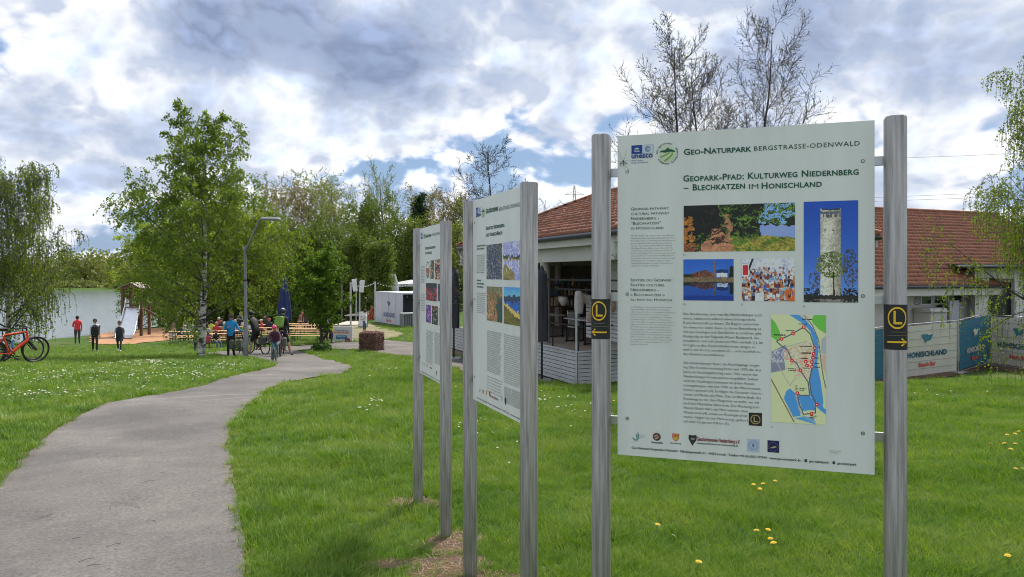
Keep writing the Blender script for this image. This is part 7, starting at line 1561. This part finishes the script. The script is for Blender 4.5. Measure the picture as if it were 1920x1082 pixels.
def grow(seed, H, spec, trunk_r, lean=(0, 0), start=(0, 0, 0)):
    """spec: one dict per level: L (length as a share of the parent, or of H), n steps, wob, up, kids, ang, f0 (bare share), shape"""
    rr = random.Random(seed); segs = []; tips = []
    def br(p, d, L, r, lv):
        s = spec[lv]; n = s['n']; last = lv == len(spec) - 1; sl = L / n; az = rr.uniform(0, 6.28); q0 = p; acc = 0.0
        for i in range(n):
            d = (d + Vector((rr.gauss(0, 1), rr.gauss(0, 1), rr.gauss(0, .7))) * s.get('wob', .1) + Vector((0, 0, s.get('up', 0) * (.3 + i / n)))).normalized()
            q1 = q0 + d * sl; a0 = r * (1 - s.get('tp', .85) * i / n); a1 = r * (1 - s.get('tp', .85) * (i + 1) / n); segs.append((*q0, *q1, a0, a1, lv)); f = (i + 1) / n
            if last or s.get('tips'): tips.append((*q0, *q1))
            if not last and f > s.get('f0', .2):
                acc += s['kids'] / (n * (1 - s.get('f0', .2)))
                while acc >= 1 or (acc > 0 and rr.random() < acc * .3):
                    acc -= 1; az += 2.4 + rr.uniform(-.5, .5); c = spec[lv + 1]; an = c['ang'] * rr.uniform(.75, 1.25)
                    x = d.orthogonal().normalized(); x.rotate(Matrix.Rotation(az, 3, d)); nd = d * math.cos(an) + x * math.sin(an)
                    if lv == 0: sh = s['shape'](f)
                    else: sh = 1 - .45 * f
                    br(q0.lerp(q1, rr.random()), nd, L * c['L'] * sh * rr.uniform(.75, 1.2), max(a1 * c.get('r', .55), .004), lv + 1)
            q0 = q1
    br(Vector(start), Vector((lean[0], lean[1], 1)).normalized(), H, trunk_r, 0)
    return segs, np.array(tips)
def leafpts(tips, n, spread, r):
    L = np.linalg.norm(tips[:, 3:] - tips[:, :3], axis=1); k = r.choice(len(tips), n, p=L / L.sum()); t = r.uniform(0, 1, n)[:, None]
    return tips[k, :3] * (1 - t) + tips[k, 3:] * t + r.normal(0, spread, (n, 3))
def tree(name, loc, seed, H, spec, tr, bark, leaf, nl, ls, spread, lb, cat='tree', grp='trees', lean=(0, 0), bark2=None, stems=1, asp=.7, thin=1.0, minr=0.0, droop=0.3, keep=None):
    t = thing(name, loc, lb, cat, grp, random.Random(seed).uniform(0, 6) if keep is None else keep); S, T_ = [], []
    for k in range(stems):
        a = k * 2.4 + seed; off = (.22 * math.cos(a) * (stems > 1), .22 * math.sin(a) * (stems > 1), 0); s, tp = grow(seed * 10 + k, H * (1 - .08 * k), spec, tr, (lean[0] + (.07 * math.cos(a) if stems > 1 else 0), lean[1] + (.07 * math.sin(a) if stems > 1 else 0)), off); S += s; T_.append(tp)
    T_ = np.vstack(T_); r = np.random.default_rng(seed)
    lo = [s for s in S if s[8] == 0]; hi = [s for s in S if s[8] > 0]
    if minr: hi = [(*s[:6], max(s[6], minr), max(s[7], minr * .8), s[8]) for s in hi]
    V, Fc = tubes(lo, 9); tr_ = obj_np('trunk', V, Fc, bark, t, smooth_=True, local=True)
    big = [s for s in hi if s[8] == 1]; sm = [s for s in hi if s[8] > 1]
    mi = []
    V1, F1 = tubes(big, 5) if big else (np.zeros((0, 3)), np.zeros((0, 4), int)); V2, F2 = tubes(sm, 3) if sm else (np.zeros((0, 3)), np.zeros((0, 3), int))
    if big: obj_np('limbs', V1, F1, bark2 or bark, t, local=True)
    if sm: tag(obj_np('twigs', V2, F2, bark2 or bark, t, local=True), kind='stuff')
    if nl:
        p = leafpts(T_, nl, spread, r); V, Fc = leaves(p, ls, r, asp, droop); tag(obj_np('crown', V, Fc, leaf, t, local=True), kind='stuff')
    return t
dome = lambda f: .35 + .65 * math.sin(min(1, f * 1.05) * math.pi * .85 + .35) ** 1
cone = lambda f: 1.25 - f * 1.0
LB = leafm('birch_leaf', (.11, .175, .018), (.185, .26, .028), (.27, .34, .05), .5, ns=.9)
LBD = leafm('birch_leaf_dark', (.09, .15, .018), (.16, .235, .028), (.23, .31, .045), .5, ns=.9)
LW = leafm('willow_leaf', (.16, .225, .02), (.25, .325, .035), (.36, .42, .06), .52, ns=.35)
LM = leafm('maple_leaf', (.06, .125, .015), (.11, .195, .022), (.17, .26, .035), .45, ns=1.5)
LY = leafm('fresh_leaf', (.13, .18, .04), (.22, .27, .07), (.32, .34, .11), .4, ns=.3)
LO = leafm('budding_leaf', (.17, .13, .055), (.25, .19, .08), (.28, .27, .09), .35, ns=.3)
LG = leafm('woodland_leaf', (.075, .115, .02), (.13, .185, .03), (.20, .26, .05), .4, ns=.25)
LP = leafm('pine_needle', (.012, .035, .012), (.025, .06, .02), (.04, .08, .03), .1, ns=.4)
BIRCH = [dict(n=16, wob=.03, up=.02, kids=38, f0=.16, tp=.93, shape=lambda f: (1.42 - 1.15 * f)), dict(L=.44, n=9, wob=.10, up=.06, ang=.95, kids=11, f0=.15, r=.42), dict(L=.42, n=6, wob=.16, up=-.16, ang=.8, kids=7, f0=.1, r=.5), dict(L=.70, n=6, wob=.11, up=-.55, ang=.7, r=.5)]
g = G(377, 669); KB_ = 5.2
tree('birch_tree', g, 11, 9.3, BIRCH, .15, BARKW, LBD, 46000, .095, .045, 'tall birch with white trunk and airy crown standing left of the street lamp', 'tree', 'birches', bark2=BARKG, minr=.006, droop=1.0, keep=KB_)
WEEP2 = [dict(n=14, wob=.03, up=.02, kids=36, f0=.16, tp=.93, shape=lambda f: 1.15 - .6 * f), dict(L=.40, n=9, wob=.10, up=.03, ang=1.0, kids=13, f0=.15, r=.42), dict(L=.42, n=6, wob=.16, up=-.25, ang=.8, kids=8, f0=.1, r=.5), dict(L=1.5, n=10, wob=.06, up=-1.1, ang=.7, r=.5)]
g = G(10, 700); g = Vector((-24.2 * .86, 24.6, 0)); g = Vector(((15 - HX) / F * 27, 27, 0)); g.z = gz(g.x, g.y)
WEEP = [dict(n=14, wob=.03, up=.02, kids=24, f0=.22, tp=.93, shape=lambda f: 1.05 - .55 * f), dict(L=.38, n=9, wob=.10, up=.03, ang=1.0, kids=11, f0=.15, r=.42), dict(L=.42, n=6, wob=.16, up=-.25, ang=.8, kids=7, f0=.1, r=.5), dict(L=.75, n=6, wob=.08, up=-.75, ang=.7, r=.5)]
tree('birch_tree', g, 21, 6.6, WEEP2, .10, BARKW, LB, 30000, .07, .022, 'weeping birch at the left photo edge above the parked bicycles', 'tree', 'birches', bark2=BARKG, minr=.005, droop=1.4)
g = Vector(((2032 - HX) / F * 19, 19, 0)); g.z = gz(g.x, g.y)
tree('birch_tree', g, 31, 8.9, WEEP2, .14, BARKW, LB, 62000, .055, .022, 'weeping birch hanging in from the right photo edge over the cream fence', 'tree', 'birches', bark2=BARKG, minr=.004, droop=1.4)
MAPLE = [dict(n=10, wob=.03, up=.02, kids=26, f0=.28, tp=.9, shape=lambda f: .55 + .9 * math.sin(min(1, (f - .2) * 1.25) * math.pi * .8 + .25) * .8), dict(L=.36, n=7, wob=.12, up=.10, ang=1.0, kids=9, f0=.12, r=.45), dict(L=.45, n=5, wob=.2, up=.02, ang=.8, r=.5)]
MAPLE[1]['L'] = .33
g = G(603, 656)
tree('maple_tree', g, 41, 4.0, MAPLE, .075, BARKD, LM, 11000, .125, .06, 'young round-crowned maple with fresh green leaves beside the path junction', 'tree', 'trees', minr=.006)
b_ = thing('grass_clump', G(603, 658), 'tuft of tall grass round the foot of the young maple', 'grass clump'); V, Fc = leaf_ball(420, .42, .20, 5, (0, 0, .12), .55); obj_np('blades', V, Fc, leafm('clump_leaf', (.04, .10, .02), (.09, .17, .04), trans=.3), b_, local=True)
# bare trees
BARE = [dict(n=14, wob=.05, up=.05, kids=20, f0=.3, tp=.92, shape=lambda f: 1.1 - .55 * f), dict(L=.48, n=8, wob=.12, up=.20, ang=.75, kids=10, f0=.12, r=.5), dict(L=.42, n=6, wob=.16, up=.10, ang=.7, kids=6, f0=.1, r=.5), dict(L=.5, n=4, wob=.2, up=.03, ang=.7, r=.55)]
g = Vector(((938 - HX) / F * 18.5, 18.5, 0)); g.z = gz(g.x, g.y)
tree('bare_tree', g, 55, 5.9, [dict(n=14, wob=.05, up=.05, kids=22, f0=.22, tp=.92, shape=lambda f: 1.0 - .62 * f), dict(L=.42, n=8, wob=.10, up=.14, ang=1.0, kids=14, f0=.12, r=.42), dict(L=.42, n=6, wob=.14, up=.10, ang=.7, kids=7, f0=.1, r=.5), BARE[3]], .075, BARKD, LO, 500, .03, .03, 'leafless tree with spreading twigs behind the middle board', 'tree', 'bare trees', minr=.0042)
g = Vector(((1335 - HX) / F * 14, 14, 0)); g.z = gz(g.x, g.y)
ALD = [dict(n=16, wob=.035, up=.05, kids=34, f0=.22, tp=.92, shape=lambda f: 1.2 - .8 * f), dict(L=.33, n=9, wob=.09, up=.18, ang=.98, kids=18, f0=.12, r=.45), dict(L=.42, n=6, wob=.14, up=.14, ang=.75, kids=7, f0=.1, r=.5), dict(L=.5, n=4, wob=.18, up=.05, ang=.7, r=.55)]
tree('bare_tree', g, 63, 7.3, ALD, .066, BARKD, leafm('bud_leaf', (.08, .11, .02), (.16, .20, .04), trans=.3), 4500, .036, .012, 'multi-stemmed tree in bud rising behind the large front board', 'tree', 'bare trees', minr=.0026, stems=3, keep=0)
# woodland row behind
WOOD3 = [dict(n=12, wob=.04, up=.03, kids=24, f0=.18, tp=.9, shape=lambda f: .65 + .5 * math.sin(min(1, f) * math.pi * .8 + .3)), dict(L=.34, n=7, wob=.14, up=.16, ang=.9, kids=9, f0=.12, r=.5), dict(L=.5, n=5, wob=.22, up=.08, ang=.75, r=.5)]
FAN = [dict(n=9, wob=.05, up=.05, kids=34, f0=.06, tp=.9, shape=lambda f: 1.25 - .75 * f), dict(L=.55, n=8, wob=.07, up=.25, ang=.75, kids=10, f0=.2, r=.5), dict(L=.34, n=5, wob=.15, up=.15, ang=.6, r=.5)]
PINE = [dict(n=14, wob=.02, up=.02, kids=40, f0=.45, tp=.9, shape=lambda f: 1.1 - .8 * f), dict(L=.20, n=5, wob=.12, up=.02, ang=1.3, kids=7, f0=.1, r=.4), dict(L=.5, n=3, wob=.25, up=.05, ang=.8, r=.5)]
WL_ = [  # px, top y, depth, spec, bark, leaf, leaves, size, spread, text
    (505, 372, 88, WOOD3, BARKG, LO, 5200, .20, .14, 'brownish budding tree just right of the street lamp, in the woodland row'),
    (540, 366, 92, WOOD3, BARKG, LY, 5200, .20, .16, 'thin pale green tree, second in the woodland row from the street lamp'),
    (578, 372, 84, WOOD3, BARKD, LO, 6800, .20, .16, 'brown budding tree left of the two tall yellow-green ones'),
    (612, 362, 86, WOOD3, BARKG, LY, 7200, .19, .16, 'tall yellow-green tree above the young maple, left of a pair'),
    (645, 360, 82, WOOD3, BARKG, LY, 6200, .19, .16, 'tall yellow-green tree above the young maple, right of a pair'),
    (676, 384, 90, PINE, BARKD, LP, 6000, .26, .16, 'small dark pine left of the fan-shaped tree'),
    (690, 395, 74, WOOD3, BARKD, LG, 11000, .20, .20, 'full dark green tree in front of the fan-shaped tree'),
    (732, 344, 82, FAN, BARKG, LY, 8500, .14, .14, 'large fan-shaped budding tree, tallest of the woodland row'),
    (782, 361, 84, PINE, BARKD, LP, 7000, .24, .16, 'dark pine poking up behind the farthest board'),
    (812, 380, 88, WOOD3, BARKG, LO, 6000, .19, .16, 'orange-brown budding tree behind the farthest board'),
    (850, 385, 80, WOOD3, BARKD, LO, 6500, .19, .16, 'brown budding tree left of the middle board'),
    (885, 395, 78, WOOD3, BARKD, LY, 6500, .19, .16, 'yellow-green tree behind the middle board'),
    (768, 420, 70, WOOD3, BARKD, LG, 9000, .18, .18, 'green tree above the kiosk'),
    (828, 440, 66, WOOD3, BARKG, LY, 7000, .17, .16, 'light olive tree seen right of the farthest board'),
    (930, 410, 74, WOOD3, BARKD, LO, 6500, .19, .16, 'brown tree hidden mostly by the middle board'),
    (980, 405, 80, WOOD3, BARKD, LG, 7500, .19, .18, 'green tree behind the pavilion roof corner'),
    (560, 430, 68, WOOD3, BARKD, LG, 9500, .19, .20, 'green tree low behind the navy parasol'),
    (615, 440, 66, WOOD3, BARKG, LG, 9000, .18, .18, 'green tree low behind the young maple'),
    (655, 452, 64, WOOD3, BARKD, LG, 9000, .18, .20, 'dark green tree above the floodlight poles'),
    (722, 470, 62, WOOD3, BARKD, LG, 8500, .18, .20, 'dark green tree right behind the white parasol'),
]
for i, (px, ty, d, sp, bk, lf, nl, ls, spd, lb) in enumerate(WL_):
    x = (px - HX) / F * d; z = gz(x, d); H = E + (HY - ty) / F * d - z
    tree('woodland_tree', (x, d, z), 100 + i, H * .97, sp, H * .018, bk, lf, int(nl * 1.0), ls, spd, lb, 'tree', 'trees of the woodland row', minr=.016)
# willows and birches on the bank behind the birch
BANK = [(215, 500, 66, LW, 'small grey-green bank willow left of the play tower, at the water'), (262, 440, 70, LW, 'yellow-green bank tree right above the play tower'), (305, 425, 66, LW, 'light green bank tree between play tower and birch'), (345, 400, 70, LW, 'tall light green tree behind the birch trunk, left side'),
        (385, 405, 64, LW, 'tall light green tree directly behind the birch'), (425, 392, 68, LW, 'tall light green tree right behind the birch crown'), (462, 405, 64, LW, 'light green tree right behind the street lamp pole'), (495, 425, 66, LW, 'light green tree between street lamp and navy parasol')]
SPR = [dict(n=10, wob=.05, up=.03, kids=24, f0=.10, tp=.9, shape=lambda f: .9 + .3 * math.sin(f * math.pi) - .25 * f), dict(L=.42, n=7, wob=.14, up=.10, ang=.95, kids=9, f0=.10, r=.45), dict(L=.5, n=5, wob=.2, up=-.20, ang=.75, r=.5)]
for i, (px, ty, d, lf, lb) in enumerate(BANK):
    x = (px - HX) / F * d
    x = max(x, -33.0 if px > 200 else x); z = max(gz(x, d), WL - .1); H = E + (HY - ty) / F * d - z
    tree('bank_tree', (x, d, z), 200 + i, H * .97, SPR, H * .016, BARKD, lf, 15000 if ty < 460 else 2200, .17, .16 if ty < 460 else .12, lb, 'tree', 'trees on the lake bank', minr=.014)
# dense wood and undergrowth behind the row: one mass
def mass(name, cells, size, mat, seed, lb):
    r = np.random.default_rng(seed); P_ = []
    for (x, y, z, rx, ry, rz_, n) in cells:
        d = r.normal(size=(n, 3)); d /= np.linalg.norm(d, axis=1)[:, None]; d[:, 2] = np.abs(d[:, 2]) * 1.0 - .15; k = r.uniform(.72, 1.05, n)[:, None]; P_.append(np.array([x, y, z]) + d * k * np.array([rx, ry, rz_]))
    V, Fc = leaves(np.vstack(P_), size, r, .8); return tag(obj_np(name, V, Fc, mat), lb, 'woodland', kind='stuff')
rr = random.Random(12); cells = []
for k in range(70):
    px = rr.uniform(440, 1120); d = rr.uniform(72, 100); x = (px - HX) / F * d; z = gz(x, d); h = rr.uniform(3.0, 7.5); cells.append((x, d, z, rr.uniform(2.5, 4.5), rr.uniform(2, 4), h, 1100))
for k in range(26):
    px = rr.uniform(300, 960); d = rr.uniform(62, 74); x = max((px - HX) / F * d, -31); z = gz(x, d); cells.append((x, d, z, rr.uniform(1.8, 3.0), rr.uniform(1.5, 2.5), rr.uniform(1.2, 2.8), 650))
mass('undergrowth', cells, .30, leafm('undergrowth_leaf', (.05, .085, .02), (.09, .14, .03), (.15, .18, .05), .3, ns=.15), 77, 'dense dark undergrowth filling the foot of the woodland')
# a second wood farther back
cells = []
for k in range(90):
    px = rr.uniform(430, 1150); d = rr.uniform(105, 130); x = (px - HX) / F * d; cells.append((x, d, gz(x, d), rr.uniform(3, 5.5), rr.uniform(3, 5), rr.uniform(8, 12.2), 800))
mass('distant_woodland', cells, .5, leafm('far_leaf', (.06, .075, .03), (.10, .12, .045), (.17, .15, .07), .3, ns=.08), 78, 'farther wood closing the gaps behind the woodland row')
cells = []
for k in range(150):
    px = rr.uniform(-700, 520); d = rr.uniform(268, 330); x = (px - HX) / F * d; h = rr.uniform(9, 15) * (1.0 if px < 260 else 1.1); cells.append((x, d, E - 4.4, rr.uniform(5, 9), rr.uniform(5, 8), h * 1.15, 480))
for k in range(60):
    px = rr.uniform(-700, 520); d = rr.uniform(261, 266); x = (px - HX) / F * d; cells.append((x, d, E - 5, rr.uniform(3, 6), 3, rr.uniform(2, 4.5), 160))
mass('far_shore_woodland', cells, 1.25, leafm('shore_leaf', (.13, .17, .06), (.22, .25, .08), (.36, .34, .12), .3, ns=.05), 79, 'wooded far shore of the lake, green and yellow spring trees')
# small greenery in front of the terrace planks
pq_ = G(1043, 716); sh = thing('grass_clump', pq_, 'dark sword-leaved plant against the plank edging of the terrace', 'plant'); b = MB(); rr = random.Random(3)
for k in range(26): a = rr.uniform(0, 6.28); h = rr.uniform(.15, .35); dx_ = rr.uniform(-.5, .5); b.add([(dx_ - .008, 0, 0), (dx_ + .008, 0, 0), (dx_ + .12 * math.cos(a), .12 * math.sin(a), h)], [(0, 1, 2)])
b.build('blades', leafm('dark_leaf', (0, 0, 0), (0, 0, 0)), sh)
